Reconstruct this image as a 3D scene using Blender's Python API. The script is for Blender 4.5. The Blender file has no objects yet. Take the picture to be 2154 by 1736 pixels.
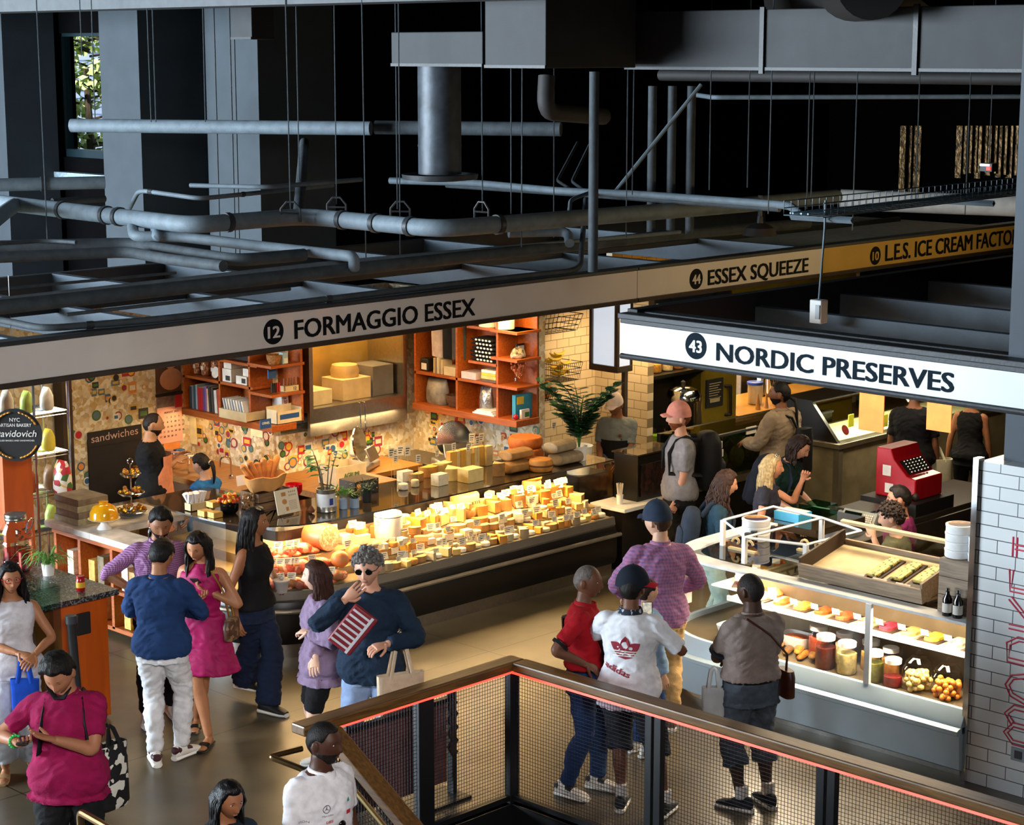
import bpy,bmesh,math,random
from mathutils import Vector,Matrix,noise
random.seed(7)
C=bpy.context.scene.collection
SC=bpy.context.scene
PI=math.pi
R=math.radians
# ------------------------------------------------------------------ camera
F_PX,CXP,CYP,CAM_H=4130.0,1077.0,868.0,5.3
PITCH,AZ=math.atan(758/4130.0),R(44.3)
FH=Vector((math.cos(AZ),math.sin(AZ),0))
RT=Vector((math.sin(AZ),-math.cos(AZ),0))
FW=FH*math.cos(PITCH)-Vector((0,0,math.sin(PITCH)))
UP=FH*math.sin(PITCH)+Vector((0,0,math.cos(PITCH)))
cd=bpy.data.cameras.new('camera');cam=bpy.data.objects.new('camera',cd);C.objects.link(cam)
cam.location=(0,0,CAM_H)
cam.rotation_euler=Matrix((RT,UP,-FW)).transposed().to_euler()
cd.sensor_fit='HORIZONTAL';cd.sensor_width=36;cd.lens=36*F_PX/2154;cd.clip_end=200
SC.camera=cam
def ray(px,py):return FW+RT*((px-CXP)/F_PX)-UP*((py-CYP)/F_PX)
def PZ(px,py,z):
 d=ray(px,py);t=(z-CAM_H)/d.z;return Vector((d.x*t,d.y*t,z))
def PX(px,py,x):
 d=ray(px,py);t=x/d.x;return Vector((x,d.y*t,CAM_H+d.z*t))
def PY(px,py,y):
 d=ray(px,py);t=y/d.y;return Vector((d.x*t,y,CAM_H+d.z*t))
def PD(px,py,s):return Vector((0,0,CAM_H))+ray(px,py)*s
# ------------------------------------------------------------------ colour management, world, daylight
SC.view_settings.view_transform='Standard';SC.view_settings.look='None'
SC.view_settings.gamma=1;SC.view_settings.use_curve_mapping=False
SC.view_settings.exposure=0.0
cy=SC.cycles
cy.use_denoising=True;cy.max_bounces=6;cy.diffuse_bounces=3;cy.glossy_bounces=3
cy.transmission_bounces=4;cy.transparent_max_bounces=16;cy.caustics_reflective=False;cy.caustics_refractive=False
cy.sample_clamp_indirect=4.0;cy.use_adaptive_sampling=True;cy.adaptive_threshold=0.02
W=bpy.data.worlds.new('daylight');SC.world=W;W.use_nodes=True
wb=W.node_tree.nodes['Background'];wb.inputs[0].default_value=(0.62,0.80,1.0,1);wb.inputs[1].default_value=0.15
def area(name,loc,size,power,color,rot=(0,0,0),spread=None):
 l=bpy.data.lights.new(name,'AREA');l.shape='RECTANGLE';l.size,l.size_y=size;l.energy=power;l.color=color
 if spread:l.spread=spread
 o=bpy.data.objects.new(name,l);o.location=loc;o.rotation_euler=rot;C.objects.link(o);return o
def spot(name,loc,tgt,power,color,ang=60,blend=.6,r=.05):
 l=bpy.data.lights.new(name,'SPOT');l.energy=power;l.color=color;l.spot_size=R(ang);l.spot_blend=blend;l.shadow_soft_size=r
 o=bpy.data.objects.new(name,l);o.location=loc
 o.rotation_euler=(Vector(tgt)-Vector(loc)).to_track_quat('-Z','Y').to_euler();C.objects.link(o);return o
WARM=(1.0,0.66,0.30);WARMW=(1.0,0.80,0.55);COOL=(0.76,0.89,1.0)
# the glazed street front of the hall lies to the left behind the camera
area('daylight_street_front',(-8.0,28.5,4.2),(6.5,19),21000,COOL,(0,R(-90),0))
sk=area('added_fill_behind_stair',(1.0,-2.5,7.9),(6,3),230,(1,.96,.92),(0,0,0),R(40));sk.rotation_euler=(Vector((10,12.2,.4))-sk.location).to_track_quat('-Z','Y').to_euler()  # added fill from behind the camera, lifts the faces turned this way
# lamps of the cheese stall
area('cheese_case_lamp',(12.9,13.35,1.17),(3.5,.12),95,WARM,(0,0,0))
area('cheese_case_corner_lamp',(10.9,13.6,1.17),(.9,.3),26,WARM,(0,0,0))
area('cheese_stall_ceiling_lamp',(12.6,14.0,2.7),(3.8,.4),110,WARM,(0,0,0))
area('shelf_lamp_short',(12.55,16.45,1.47),(.1,1.6),26,WARM,(0,R(20),0))
area('hood_lamp',(13.7,15.45,1.44),(1.2,.1),22,WARM,(R(10),0,0))
area('left_stall_lamp',(10.6,16.0,2.75),(1.2,.3),20,(1,.74,.45),(0,0,0))
# lamps of the fish counter
area('fish_case_lamp',(12.32,8.3,1.15),(.1,2.0),75,WARMW,(0,0,0))
area('fish_case_lamp',(12.8,9.6,1.15),(.5,.3),30,WARMW,(0,0,0))
area('fish_stall_ceiling_lamp',(13.4,8.9,2.75),(.5,2.6),110,WARMW,(0,0,0))
# lamps of the juice and ice cream stalls, then two added lights
area('juice_stall_lamp',(17.2,14.2,2.45),(2.2,.6),75,WARM,(0,0,0))
area('ice_cream_kitchen_lamp',(20.4,15.9,2.5),(1.8,1.0),150,WARM,(0,0,0))
area('gelato_case_lamp',(18.6,12.35,1.52),(2.2,.2),30,(1,.93,.62),(0,0,0))
area('added_aisle_fill',(17.6,11.3,2.78),(3,.4),60,WARMW)  # added fill without a fixture, brightens the gelato case and aisle
area('added_fascia_wash',(18.2,11.0,3.35),(7,.12),30,(1,.72,.36),(R(82),0,0))  # added unseen light, warms the right-hand fascia signs
# spots on the stall fascia that wash the aisle floor
for k,(a,b)in enumerate([((9.0,12.4,3.05),(9.0,10.9,0)),((11.6,12.4,3.05),(11.0,10.6,0)),((13.9,12.5,3.05),(13.3,11.0,0))]):
 spot('aisle_spot',a,b,30,WARM,75,.8,.06)
# ------------------------------------------------------------------ materials
def lin(c):
 if isinstance(c,str):
  c=c.lstrip('#');c=[int(c[i:i+2],16)/255 for i in(0,2,4)]
 return tuple(((v/12.92)if v<=.04045 else((v+.055)/1.055)**2.4)for v in c)+(1,)
MATS={}
def nd(nt,t,**kw):
 n=nt.nodes.new(t)
 for k,v in kw.items():setattr(n,k,v)
 return n
def M(name,col=None,rough=.6,metal=0,var=.12,scale=8,bump=0,bscale=60,emit=None,es=0,spec=.5,col2=None,coat=0):
 """A procedural material: a noise mottles the colour, a second one roughens the surface."""
 if name in MATS:return MATS[name]
 m=bpy.data.materials.new(name);m.use_nodes=True;nt=m.node_tree;b=nt.nodes['Principled BSDF']
 c=lin(col);b.inputs['Roughness'].default_value=rough;b.inputs['Metallic'].default_value=metal
 b.inputs['Specular IOR Level'].default_value=spec;b.inputs['Coat Weight'].default_value=coat
 tc=nd(nt,'ShaderNodeTexCoord')
 if var or col2:
  n=nd(nt,'ShaderNodeTexNoise');n.inputs['Scale'].default_value=scale;n.inputs['Detail'].default_value=4
  nt.links.new(tc.outputs['Object'],n.inputs['Vector'])
  r=nd(nt,'ShaderNodeValToRGB');r.color_ramp.elements[0].position=.32;r.color_ramp.elements[1].position=.68
  k=lin(col2)if col2 else tuple(min(1,v*(1+var))for v in c[:3])+(1,)
  r.color_ramp.elements[0].color=c if col2 else tuple(v*(1-var)for v in c[:3])+(1,);r.color_ramp.elements[1].color=k
  nt.links.new(n.outputs['Fac'],r.inputs['Fac']);nt.links.new(r.outputs['Color'],b.inputs['Base Color'])
 else:b.inputs['Base Color'].default_value=c
 if bump:
  n2=nd(nt,'ShaderNodeTexNoise');n2.inputs['Scale'].default_value=bscale;n2.inputs['Detail'].default_value=3
  nt.links.new(tc.outputs['Object'],n2.inputs['Vector'])
  bp=nd(nt,'ShaderNodeBump');bp.inputs['Strength'].default_value=bump;bp.inputs['Distance'].default_value=.01
  nt.links.new(n2.outputs['Fac'],bp.inputs['Height']);nt.links.new(bp.outputs['Normal'],b.inputs['Normal'])
 if emit:
  b.inputs['Emission Color'].default_value=lin(emit);b.inputs['Emission Strength'].default_value=es
 MATS[name]=m;return m
def GLASS(name,tint='#ffffff',refl=1.0,rough=.02):
 if name in MATS:return MATS[name]
 m=bpy.data.materials.new(name);m.use_nodes=True;nt=m.node_tree;nt.nodes.remove(nt.nodes['Principled BSDF'])
 o=nt.nodes['Material Output'];t=nd(nt,'ShaderNodeBsdfTransparent');t.inputs[0].default_value=lin(tint)
 g=nd(nt,'ShaderNodeBsdfGlossy');g.inputs['Roughness'].default_value=rough
 fr=nd(nt,'ShaderNodeFresnel');fr.inputs['IOR'].default_value=1.45
 mu=nd(nt,'ShaderNodeMath',operation='MULTIPLY');mu.inputs[1].default_value=refl
 mx=nd(nt,'ShaderNodeMixShader');ge=nd(nt,'ShaderNodeNewGeometry');iv=nd(nt,'ShaderNodeMath',operation='SUBTRACT');iv.inputs[0].default_value=1
 m2=nd(nt,'ShaderNodeMath',operation='MULTIPLY');nt.links.new(ge.outputs['Backfacing'],iv.inputs[1])
 nt.links.new(fr.outputs[0],mu.inputs[0]);nt.links.new(mu.outputs[0],m2.inputs[0]);nt.links.new(iv.outputs[0],m2.inputs[1]);nt.links.new(m2.outputs[0],mx.inputs[0])
 nt.links.new(t.outputs[0],mx.inputs[1]);nt.links.new(g.outputs[0],mx.inputs[2]);nt.links.new(mx.outputs[0],o.inputs[0])
 MATS[name]=m;return m
def brickmat(name,c1,c2,mortar,bw,bh,axis,rough=.3,msize=.006,offs=.5,bump=.3):
 """Bricks, tiles or boards laid in metres on a wall that faces x ('x'), y ('y') or up ('z')."""
 if name in MATS:return MATS[name]
 m=bpy.data.materials.new(name);m.use_nodes=True;nt=m.node_tree;b=nt.nodes['Principled BSDF']
 tc=nd(nt,'ShaderNodeTexCoord');sp=nd(nt,'ShaderNodeSeparateXYZ');cb=nd(nt,'ShaderNodeCombineXYZ')
 nt.links.new(tc.outputs['Object'],sp.inputs[0])
 u,v={'x':('Y','Z'),'y':('X','Z'),'z':('X','Y')}[axis]
 nt.links.new(sp.outputs[u],cb.inputs['X']);nt.links.new(sp.outputs[v],cb.inputs['Y'])
 br=nd(nt,'ShaderNodeTexBrick');br.offset=offs
 br.inputs['Scale'].default_value=1;br.inputs['Brick Width'].default_value=bw;br.inputs['Row Height'].default_value=bh
 br.inputs['Mortar Size'].default_value=msize;br.inputs['Color1'].default_value=lin(c1);br.inputs['Color2'].default_value=lin(c2)
 br.inputs['Mortar'].default_value=lin(mortar);nt.links.new(cb.outputs[0],br.inputs['Vector'])
 nt.links.new(br.outputs['Color'],b.inputs['Base Color']);b.inputs['Roughness'].default_value=rough
 if bump:
  bp=nd(nt,'ShaderNodeBump');bp.inputs['Strength'].default_value=bump;bp.inputs['Distance'].default_value=.003;bp.invert=True
  nt.links.new(br.outputs['Fac'],bp.inputs['Height']);nt.links.new(bp.outputs['Normal'],b.inputs['Normal'])
 MATS[name]=m;return m
def woodmat(name,c1,c2,axis='x',scale=2.0,rough=.45,stretch=14):
 """Grain running along an axis of the object."""
 if name in MATS:return MATS[name]
 m=bpy.data.materials.new(name);m.use_nodes=True;nt=m.node_tree;b=nt.nodes['Principled BSDF']
 tc=nd(nt,'ShaderNodeTexCoord');mp=nd(nt,'ShaderNodeMapping')
 s=[stretch*scale]*3;s['xyz'.index(axis)]=scale;mp.inputs['Scale'].default_value=s
 n=nd(nt,'ShaderNodeTexNoise');n.inputs['Scale'].default_value=1.6;n.inputs['Detail'].default_value=6;n.inputs['Distortion'].default_value=.4
 r=nd(nt,'ShaderNodeValToRGB');r.color_ramp.elements[0].color=lin(c1);r.color_ramp.elements[1].color=lin(c2)
 r.color_ramp.elements[0].position=.3;r.color_ramp.elements[1].position=.7
 nt.links.new(tc.outputs['Object'],mp.inputs[0]);nt.links.new(mp.outputs[0],n.inputs['Vector']);nt.links.new(n.outputs['Fac'],r.inputs[0])
 nt.links.new(r.outputs[0],b.inputs['Base Color']);b.inputs['Roughness'].default_value=rough
 bp=nd(nt,'ShaderNodeBump');bp.inputs['Strength'].default_value=.15;bp.inputs['Distance'].default_value=.004
 nt.links.new(n.outputs['Fac'],bp.inputs['Height']);nt.links.new(bp.outputs[0],b.inputs['Normal'])
 MATS[name]=m;return m
def checkmat(name,base,line,size,lw=.3,rough=.85,base2=None):
 """Woven check: two sets of stripes crossing, in metres, on the cloth."""
 if name in MATS:return MATS[name]
 m=bpy.data.materials.new(name);m.use_nodes=True;nt=m.node_tree;b=nt.nodes['Principled BSDF']
 tc=nd(nt,'ShaderNodeTexCoord');sp=nd(nt,'ShaderNodeSeparateXYZ');nt.links.new(tc.outputs['Object'],sp.inputs[0])
 ad=nd(nt,'ShaderNodeMath',operation='ADD');nt.links.new(sp.outputs['X'],ad.inputs[0]);nt.links.new(sp.outputs['Y'],ad.inputs[1])
 facs=[]
 for s in(ad.outputs[0],sp.outputs['Z']):
  a=nd(nt,'ShaderNodeMath',operation='DIVIDE');a.inputs[1].default_value=size;nt.links.new(s,a.inputs[0])
  f=nd(nt,'ShaderNodeMath',operation='FRACT');nt.links.new(a.outputs[0],f.inputs[0])
  l=nd(nt,'ShaderNodeMath',operation='LESS_THAN');l.inputs[1].default_value=lw;nt.links.new(f.outputs[0],l.inputs[0]);facs.append(l)
 sm=nd(nt,'ShaderNodeMath',operation='ADD');nt.links.new(facs[0].outputs[0],sm.inputs[0]);nt.links.new(facs[1].outputs[0],sm.inputs[1])
 hv=nd(nt,'ShaderNodeMath',operation='MULTIPLY');hv.inputs[1].default_value=.5;nt.links.new(sm.outputs[0],hv.inputs[0])
 mx=nd(nt,'ShaderNodeMix',data_type='RGBA');mx.inputs[6].default_value=lin(base);mx.inputs[7].default_value=lin(line)
 nt.links.new(hv.outputs[0],mx.inputs[0]);nt.links.new(mx.outputs[2],b.inputs['Base Color']);b.inputs['Roughness'].default_value=rough
 MATS[name]=m;return m
def cellmat(name,cols,scale=20,rough=.6,axis=None):
 """Voronoi cells of several colours: printed paper, gravel, fruit flesh."""
 if name in MATS:return MATS[name]
 m=bpy.data.materials.new(name);m.use_nodes=True;nt=m.node_tree;b=nt.nodes['Principled BSDF']
 tc=nd(nt,'ShaderNodeTexCoord');v=nd(nt,'ShaderNodeTexVoronoi');v.inputs['Scale'].default_value=scale
 nt.links.new(tc.outputs['Object'],v.inputs['Vector']);sp=nd(nt,'ShaderNodeSeparateColor');nt.links.new(v.outputs['Color'],sp.inputs[0])
 r=nd(nt,'ShaderNodeValToRGB');r.color_ramp.interpolation='CONSTANT'
 while len(r.color_ramp.elements)<len(cols):r.color_ramp.elements.new(.5)
 for i,c in enumerate(cols):r.color_ramp.elements[i].position=i/len(cols);r.color_ramp.elements[i].color=lin(c)
 nt.links.new(sp.outputs[0],r.inputs[0]);nt.links.new(r.outputs[0],b.inputs['Base Color']);b.inputs['Roughness'].default_value=rough
 MATS[name]=m;return m
# ------------------------------------------------------------------ mesh collector
def basis(d,hint=Vector((0,0,1))):
 d=d.normalized()
 if abs(d.dot(hint))>.98:hint=Vector((1,0,0))
 u=hint.cross(d).normalized();return u,d.cross(u)
class G:
 def __init__(s):s.v=[];s.f=[];s.mi=[]
 def add(s,vs,fs,m=0):
  o=len(s.v);s.v+=[Vector(p)for p in vs];s.f+=[tuple(i+o for i in f)for f in fs];s.mi+=[m]*len(fs);return s
 def box(s,x0,x1,y0,y1,z0,z1,m=0):
  return s.add([(x0,y0,z0),(x1,y0,z0),(x1,y1,z0),(x0,y1,z0),(x0,y0,z1),(x1,y0,z1),(x1,y1,z1),(x0,y1,z1)],[(0,3,2,1),(4,5,6,7),(0,1,5,4),(1,2,6,5),(2,3,7,6),(3,0,4,7)],m)
 def rbox(s,c,sz,rot=None,m=0):
  """A box of size sz about c, turned by a 3x3 matrix."""
  a,b,h=[v/2 for v in sz];ps=[Vector(p)for p in[(-a,-b,-h),(a,-b,-h),(a,b,-h),(-a,b,-h),(-a,-b,h),(a,-b,h),(a,b,h),(-a,b,h)]]
  if rot is not None:ps=[rot@p for p in ps]
  return s.add([p+Vector(c)for p in ps],[(0,3,2,1),(4,5,6,7),(0,1,5,4),(1,2,6,5),(2,3,7,6),(3,0,4,7)],m)
 def loft(s,rings,m=0,caps=True,closed=False):
  n=len(rings[0]);vs=[p for r in rings for p in r];fs=[]
  for i in range(len(rings)-1+(1 if closed else 0)):
   a,b=i*n,((i+1)%len(rings))*n
   for k in range(n):fs.append((a+k,a+(k+1)%n,b+(k+1)%n,b+k))
  if caps and not closed:fs+=[tuple(range(n-1,-1,-1)),tuple(range((len(rings)-1)*n,len(rings)*n))]
  return s.add(vs,fs,m)
 def tube(s,pts,r,n=8,m=0,caps=True,flat=1.0,hint=Vector((0,0,1))):
  pts=[Vector(p)for p in pts];rs=r if isinstance(r,(list,tuple))else[r]*len(pts);rings=[];u0=None
  for i,p in enumerate(pts):
   d=(pts[min(i+1,len(pts)-1)]-pts[max(i-1,0)])
   if d.length<1e-9:d=Vector((0,0,1))
   d.normalize()
   if u0 is None:u,w=basis(d,hint)
   else:
    u=u0-d*u0.dot(d)
    if u.length<1e-6:u,w=basis(d,hint)
    u.normalize();w=d.cross(u)
   u0=u
   rings.append([p+u*(math.cos(2*PI*k/n)*rs[i])+w*(math.sin(2*PI*k/n)*rs[i]*flat)for k in range(n)])
  return s.loft(rings,m,caps)
 def lathe(s,prof,c=(0,0,0),n=20,m=0,rot=None,caps=True,sx=1,sy=1):
  c=Vector(c);rings=[]
  for r,z in prof:
   ring=[Vector((math.cos(2*PI*k/n)*r*sx,math.sin(2*PI*k/n)*r*sy,z))for k in range(n)]
   rings.append([(rot@p if rot is not None else p)+c for p in ring])
  return s.loft(rings,m,caps)
 def ell(s,c,rad,rot=None,nu=12,nv=8,m=0):
  c=Vector(c);rad=Vector(rad)if not isinstance(rad,(int,float))else Vector((rad,rad,rad));vs=[];fs=[]
  for j in range(1,nv):
   t=PI*j/nv
   for i in range(nu):
    p=2*PI*i/nu;vs.append(Vector((math.sin(t)*math.cos(p)*rad.x,math.sin(t)*math.sin(p)*rad.y,math.cos(t)*rad.z)))
  vs+=[Vector((0,0,rad.z)),Vector((0,0,-rad.z))];a,b=len(vs)-2,len(vs)-1
  for j in range(nv-2):
   for i in range(nu):fs.append((j*nu+i,(j+1)*nu+i,(j+1)*nu+(i+1)%nu,j*nu+(i+1)%nu))
  for i in range(nu):
   fs.append((a,i,(i+1)%nu));o=(nv-2)*nu;fs.append((b,o+(i+1)%nu,o+i))
  return s.add([(rot@p if rot is not None else p)+c for p in vs],fs,m)
 def prism(s,poly,ax,a,b,m=0):
  """A polygon in the plane across axis ax, drawn from a to b along it."""
  def mk(p,t):return{'x':(t,p[0],p[1]),'y':(p[0],t,p[1]),'z':(p[0],p[1],t)}[ax]
  n=len(poly);vs=[mk(p,a)for p in poly]+[mk(p,b)for p in poly]
  return s.add(vs,[tuple(range(n-1,-1,-1)),tuple(range(n,2*n))]+[(i,(i+1)%n,n+(i+1)%n,n+i)for i in range(n)],m)
 def quad(s,ps,m=0):return s.add(ps,[tuple(range(len(ps)))],m)
 def disc(s,c,nrm,r,n=20,m=0,th=.002,sy=1.0):
  u,w=basis(Vector(nrm));c=Vector(c);d=Vector(nrm).normalized()*th
  ring=[c+u*(math.cos(2*PI*k/n)*r)+w*(math.sin(2*PI*k/n)*r*sy)for k in range(n)]
  return s.loft([ring,[p+d for p in ring]],m)
 def moved(s,mat):
  s.v=[mat@p for p in s.v];return s
 def join(s,o,dm=0):
  k=len(s.v);s.v+=o.v;s.f+=[tuple(i+k for i in f)for f in o.f];s.mi+=[i+dm for i in o.mi];return s
 def obj(s,name,mats,parent=None,smooth=35,bevel=0,local=False,segs=2,fix=False):
  if not isinstance(mats,(list,tuple)):mats=[mats]
  vs=s.v;org=Vector((0,0,0))
  if parent is not None and not local:org=base_of(parent)
  elif parent is None and not local and vs:
   xs=[p.x for p in vs];ys=[p.y for p in vs];org=Vector(((min(xs)+max(xs))/2,(min(ys)+max(ys))/2,min(p.z for p in vs)))
  me=bpy.data.meshes.new(name);me.from_pydata([tuple(p-org)for p in vs],[],s.f)
  for m in mats:me.materials.append(m)
  if len(mats)>1:me.polygons.foreach_set('material_index',s.mi)
  if fix or True:
   bm=bmesh.new();bm.from_mesh(me);bmesh.ops.recalc_face_normals(bm,faces=bm.faces);bm.to_mesh(me);bm.free()
  if smooth:
   me.polygons.foreach_set('use_smooth',[True]*len(me.polygons));me.set_sharp_from_angle(angle=R(smooth))
  me.update();o=bpy.data.objects.new(name,me);C.objects.link(o)
  if parent is not None:o.parent=parent
  elif not local:o.location=org
  if bevel:
   b=o.modifiers.new('bevel','BEVEL');b.width=bevel;b.segments=segs;b.limit_method='ANGLE';b.angle_limit=R(40)
  return o
def base_of(o):
 p=Vector(o.location)
 while o.parent:o=o.parent;p+=Vector(o.location)
 return p
def tag(o,label,cat,group=None,kind=None):
 if label:o['label']=label
 if cat:o['category']=cat
 if group:o['group']=group
 if kind:o['kind']=kind
 return o
def thing(name,label,cat,loc,group=None,rz=0):
 o=bpy.data.objects.new(name,None);o.empty_display_size=.1;C.objects.link(o);o.location=loc;o.rotation_euler.z=rz
 return tag(o,label,cat,group)
def struct(o,label=None,cat=None):
 o['kind']='structure'
 if label:o['label']=label;o['category']=cat or 'structure'
 return o
def kids(o):return[c for c in bpy.data.objects if c.parent==o]
def dup(root,loc,rz=None,label=None,group=None,scale=None):
 def rec(o,par):
  c=o.copy();C.objects.link(c)
  if par:c.parent=par
  for ch in o.children:rec(ch,c)
  return c
 r=rec(root,None);r.location=loc
 if rz is not None:r.rotation_euler.z=rz
 if label:r['label']=label
 if group:r['group']=group
 if scale:r.scale=scale if isinstance(scale,(tuple,list))else(scale,)*3
 return r
def arc(pts,rad,n=5):
 """Rounds the corners of a polyline."""
 pts=[Vector(p)for p in pts];out=[pts[0]]
 for i in range(1,len(pts)-1):
  a,b,c=pts[i-1],pts[i],pts[i+1];r=min(rad,(a-b).length*.48,(c-b).length*.48)
  p,q=b+(a-b).normalized()*r,b+(c-b).normalized()*r
  for k in range(n+1):
   t=k/n;out.append(p*(1-t)**2+b*(2*t*(1-t))+q*t*t)
 return out+[pts[-1]]
def text_mesh(s,body,height,width=None,bold=.0,depth=.0):
 """Lettering as mesh in the xy plane: returns verts and faces scaled to the height of a capital and, if given, to a width."""
 cu=bpy.data.curves.new('lettering','FONT');cu.body=body;cu.extrude=depth;cu.resolution_u=3
 o=bpy.data.objects.new('lettering',cu);C.objects.link(o)
 dg=bpy.context.evaluated_depsgraph_get();me=bpy.data.meshes.new_from_object(o.evaluated_get(dg))
 vs=[v.co.copy()for v in me.vertices];fs=[tuple(p.vertices)for p in me.polygons]
 bpy.data.objects.remove(o);bpy.data.curves.remove(cu);bpy.data.meshes.remove(me)
 if not vs:return[],[]
 x0=min(v.x for v in vs);x1=max(v.x for v in vs);k=height/.729
 kx=width/(x1-x0)if width else k
 return[Vector(((v.x-x0)*kx,v.y*k,v.z))for v in vs],fs
def letter(g,body,org,ux,uy,height,width=None,bold=0,m=0,lift=.003,slant=0):
 """Puts lettering on a plane: org lower left corner, ux reading direction, uy up."""
 ux,uy=Vector(ux).normalized(),Vector(uy).normalized();nz=ux.cross(uy);vs,fs=text_mesh(None,body,height,width,bold)
 for q,(a,b)in enumerate(((0,0),)if not bold else((-bold,-.4*bold),(bold,-.4*bold),(-bold,.4*bold),(bold,.4*bold),(0,0))):
  g.add([Vector(org)+ux*(v.x+a*height*2.6+slant*v.y)+uy*(v.y+b*height*2.6)+nz*(lift+.0005*q)for v in vs],fs,m)
 return g
# ------------------------------------------------------------------ common materials
m_black=M('black_paint','#0d0e10',.55,var=.2)
m_dark=M('dark_grey_paint','#2b2f33',.5,var=.15,bump=.2,bscale=40)
m_pipe=M('dusty_grey_pipe','#434a4f',.7,var=.22,scale=9,bump=.25,bscale=50,spec=.3)
m_pipel=M('light_grey_pipe','#6a7780',.65,var=.15,scale=9,bump=.2,bscale=60)
m_duct=M('galvanised_duct','#232629',.65,metal=0,var=.16,scale=5,bump=.1)
m_drum=M('scratched_grey_drum','#3f464e',.5,metal=.2,var=.4,scale=7,bump=.15,bscale=20)
m_steel=M('brushed_steel','#b9b4aa',.28,metal=1,var=.08,scale=30)
m_chrome=M('chrome','#d5d8da',.12,metal=1,var=.03)
m_alu=M('satin_aluminium','#a9abac',.38,metal=.85,var=.06,scale=20)
m_white=M('white_paint','#e8e6e0',.45,var=.04)
m_signw=M('white_acrylic','#e2d9d0',.22,var=.03,scale=3,coat=.3)
m_signb=M('bright_white_acrylic','#f4f6f6',.2,var=.02,scale=3,coat=.3)
m_ink=M('black_lettering','#121316',.6,var=.1,spec=.1)
m_inkg=M('slate_lettering','#1c2a34',.7,var=.05,spec=.05)
m_blue=M('blue_grey_panel','#394652',.6,var=.12,scale=4,bump=.15,bscale=60)
m_beam=M('blue_grey_beam','#495763',.6,var=.12,scale=5,bump=.15,bscale=60)
m_wallk=M('black_wall','#040405',.9,var=.2,spec=.05)
m_col=M('grey_column','#343d44',.75,var=.1,scale=3,bump=.2,bscale=90)
m_glass=GLASS('clear_glass')
m_glassg=GLASS('green_edged_glass','#cfe6dd')
m_rubber=M('black_rubber','#121212',.6,var=.1)
# ------------------------------------------------------------------ floor, ceiling and walls
def floormat():
 m=M('polished_concrete','#4c4434',.3,var=.25,scale=1.3,bump=.05,bscale=30,spec=.6,col2='#665a43')
 nt=m.node_tree;b=nt.nodes['Principled BSDF'];tc=nd(nt,'ShaderNodeTexCoord');br=nd(nt,'ShaderNodeTexBrick');br.offset=0
 br.inputs['Scale'].default_value=1;br.inputs['Brick Width'].default_value=2.4;br.inputs['Row Height'].default_value=2.4;br.inputs['Mortar Size'].default_value=.006
 nt.links.new(tc.outputs['Object'],br.inputs['Vector']);mx=nd(nt,'ShaderNodeMix',data_type='RGBA');mx.inputs[7].default_value=lin('#241f17')
 lk=b.inputs['Base Color'].links[0].from_socket;nt.links.new(br.outputs['Fac'],mx.inputs[0]);nt.links.new(lk,mx.inputs[6]);nt.links.new(mx.outputs[2],b.inputs['Base Color'])
 n=nd(nt,'ShaderNodeTexNoise');n.inputs['Scale'].default_value=2.5;r=nd(nt,'ShaderNodeMapRange');r.inputs[3].default_value=.22;r.inputs[4].default_value=.46
 nt.links.new(tc.outputs['Object'],n.inputs['Vector']);nt.links.new(n.outputs['Fac'],r.inputs[0]);nt.links.new(r.outputs[0],b.inputs['Roughness']);return m
g=G()
for a in[(-9,40,9.32,40),(9.55,40,-3,9.32),(-9,5.2,-3,9.32)]:g.box(a[0],a[1],a[2],a[3],-.25,0)
struct(g.obj('floor',floormat(),smooth=0,local=True))
g=G().box(5.2,9.55,-3,9.32,-4.2,-4);struct(g.obj('floor_lower',M('lower_floor','#2a2824',.6),smooth=0,local=True))
g=G().box(9.55,9.6,-3,9.37,-4.2,-.02).box(5.2,9.55,9.32,9.37,-4.2,-.26).box(5.15,5.2,-3,9.37,-4.2,-.26)
struct(g.obj('wall_stairwell',m_black,smooth=0,local=True))
g=G()
for k in range(12):g.box(5.4,7.75,9.32-.29*(k+1),9.32-.29*k,-.17*(k+1)-.3,-.17*(k+1))
struct(g.obj('stairs',M('stair_concrete','#4a453c',.6),smooth=0,local=True),'concrete stair going down inside the wooden railed opening','stairs')
struct(G().box(-9,34.2,-3,24.2,8.2,8.4).box(-9,17.3,24.2,36,8.2,8.4).obj('ceiling',m_wallk,smooth=0,local=True))
g=G().box(34,34.2,-3,34,-.1,8.2);struct(g.obj('wall_right',m_wallk,smooth=0,local=True))
struct(G().box(-9,40,-3.2,-3,-.1,8.2).obj('wall_near',m_wallk,smooth=0,local=True))
# far wall with the window opening
wl,wr=PX(119,70,17.0),PX(232,70,17.0);wt=wl.z;wbz=PX(137,330,17.0).z
g=G();YW0,YW1=wr.y,wl.y
g.box(17,17.3,9,YW0,0,8.2);g.box(17,17.3,YW1,36,0,8.2);g.box(17,17.3,YW0,YW1,0,wbz);g.box(17,17.3,YW0,YW1,wt,8.2)
g.v=[p for p in g.v]
struct(G().box(17,17.3,YW1,36,0,8.2).box(17,17.3,24.0,YW0,0,8.2).box(17,17.3,YW0,YW1,0,wbz).box(17,17.3,YW0,YW1,wt,8.2).obj('wall_far',m_wallk,smooth=0,local=True))
struct(G().box(17,34,24.0,24.2,0,8.2).obj('wall_back',m_wallk,smooth=0,local=True))
m_frame=M('dark_teal_window_frame','#10242b',.4,var=.1)
w=struct(G().box(17.05,17.2,YW0,YW1,wbz,wbz+.12).box(17.05,17.2,YW0,YW1,wt-.05,wt).box(17.05,17.2,YW1-.05,YW1,wbz,wt).obj('window_1',m_frame,local=True,smooth=0))
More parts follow.
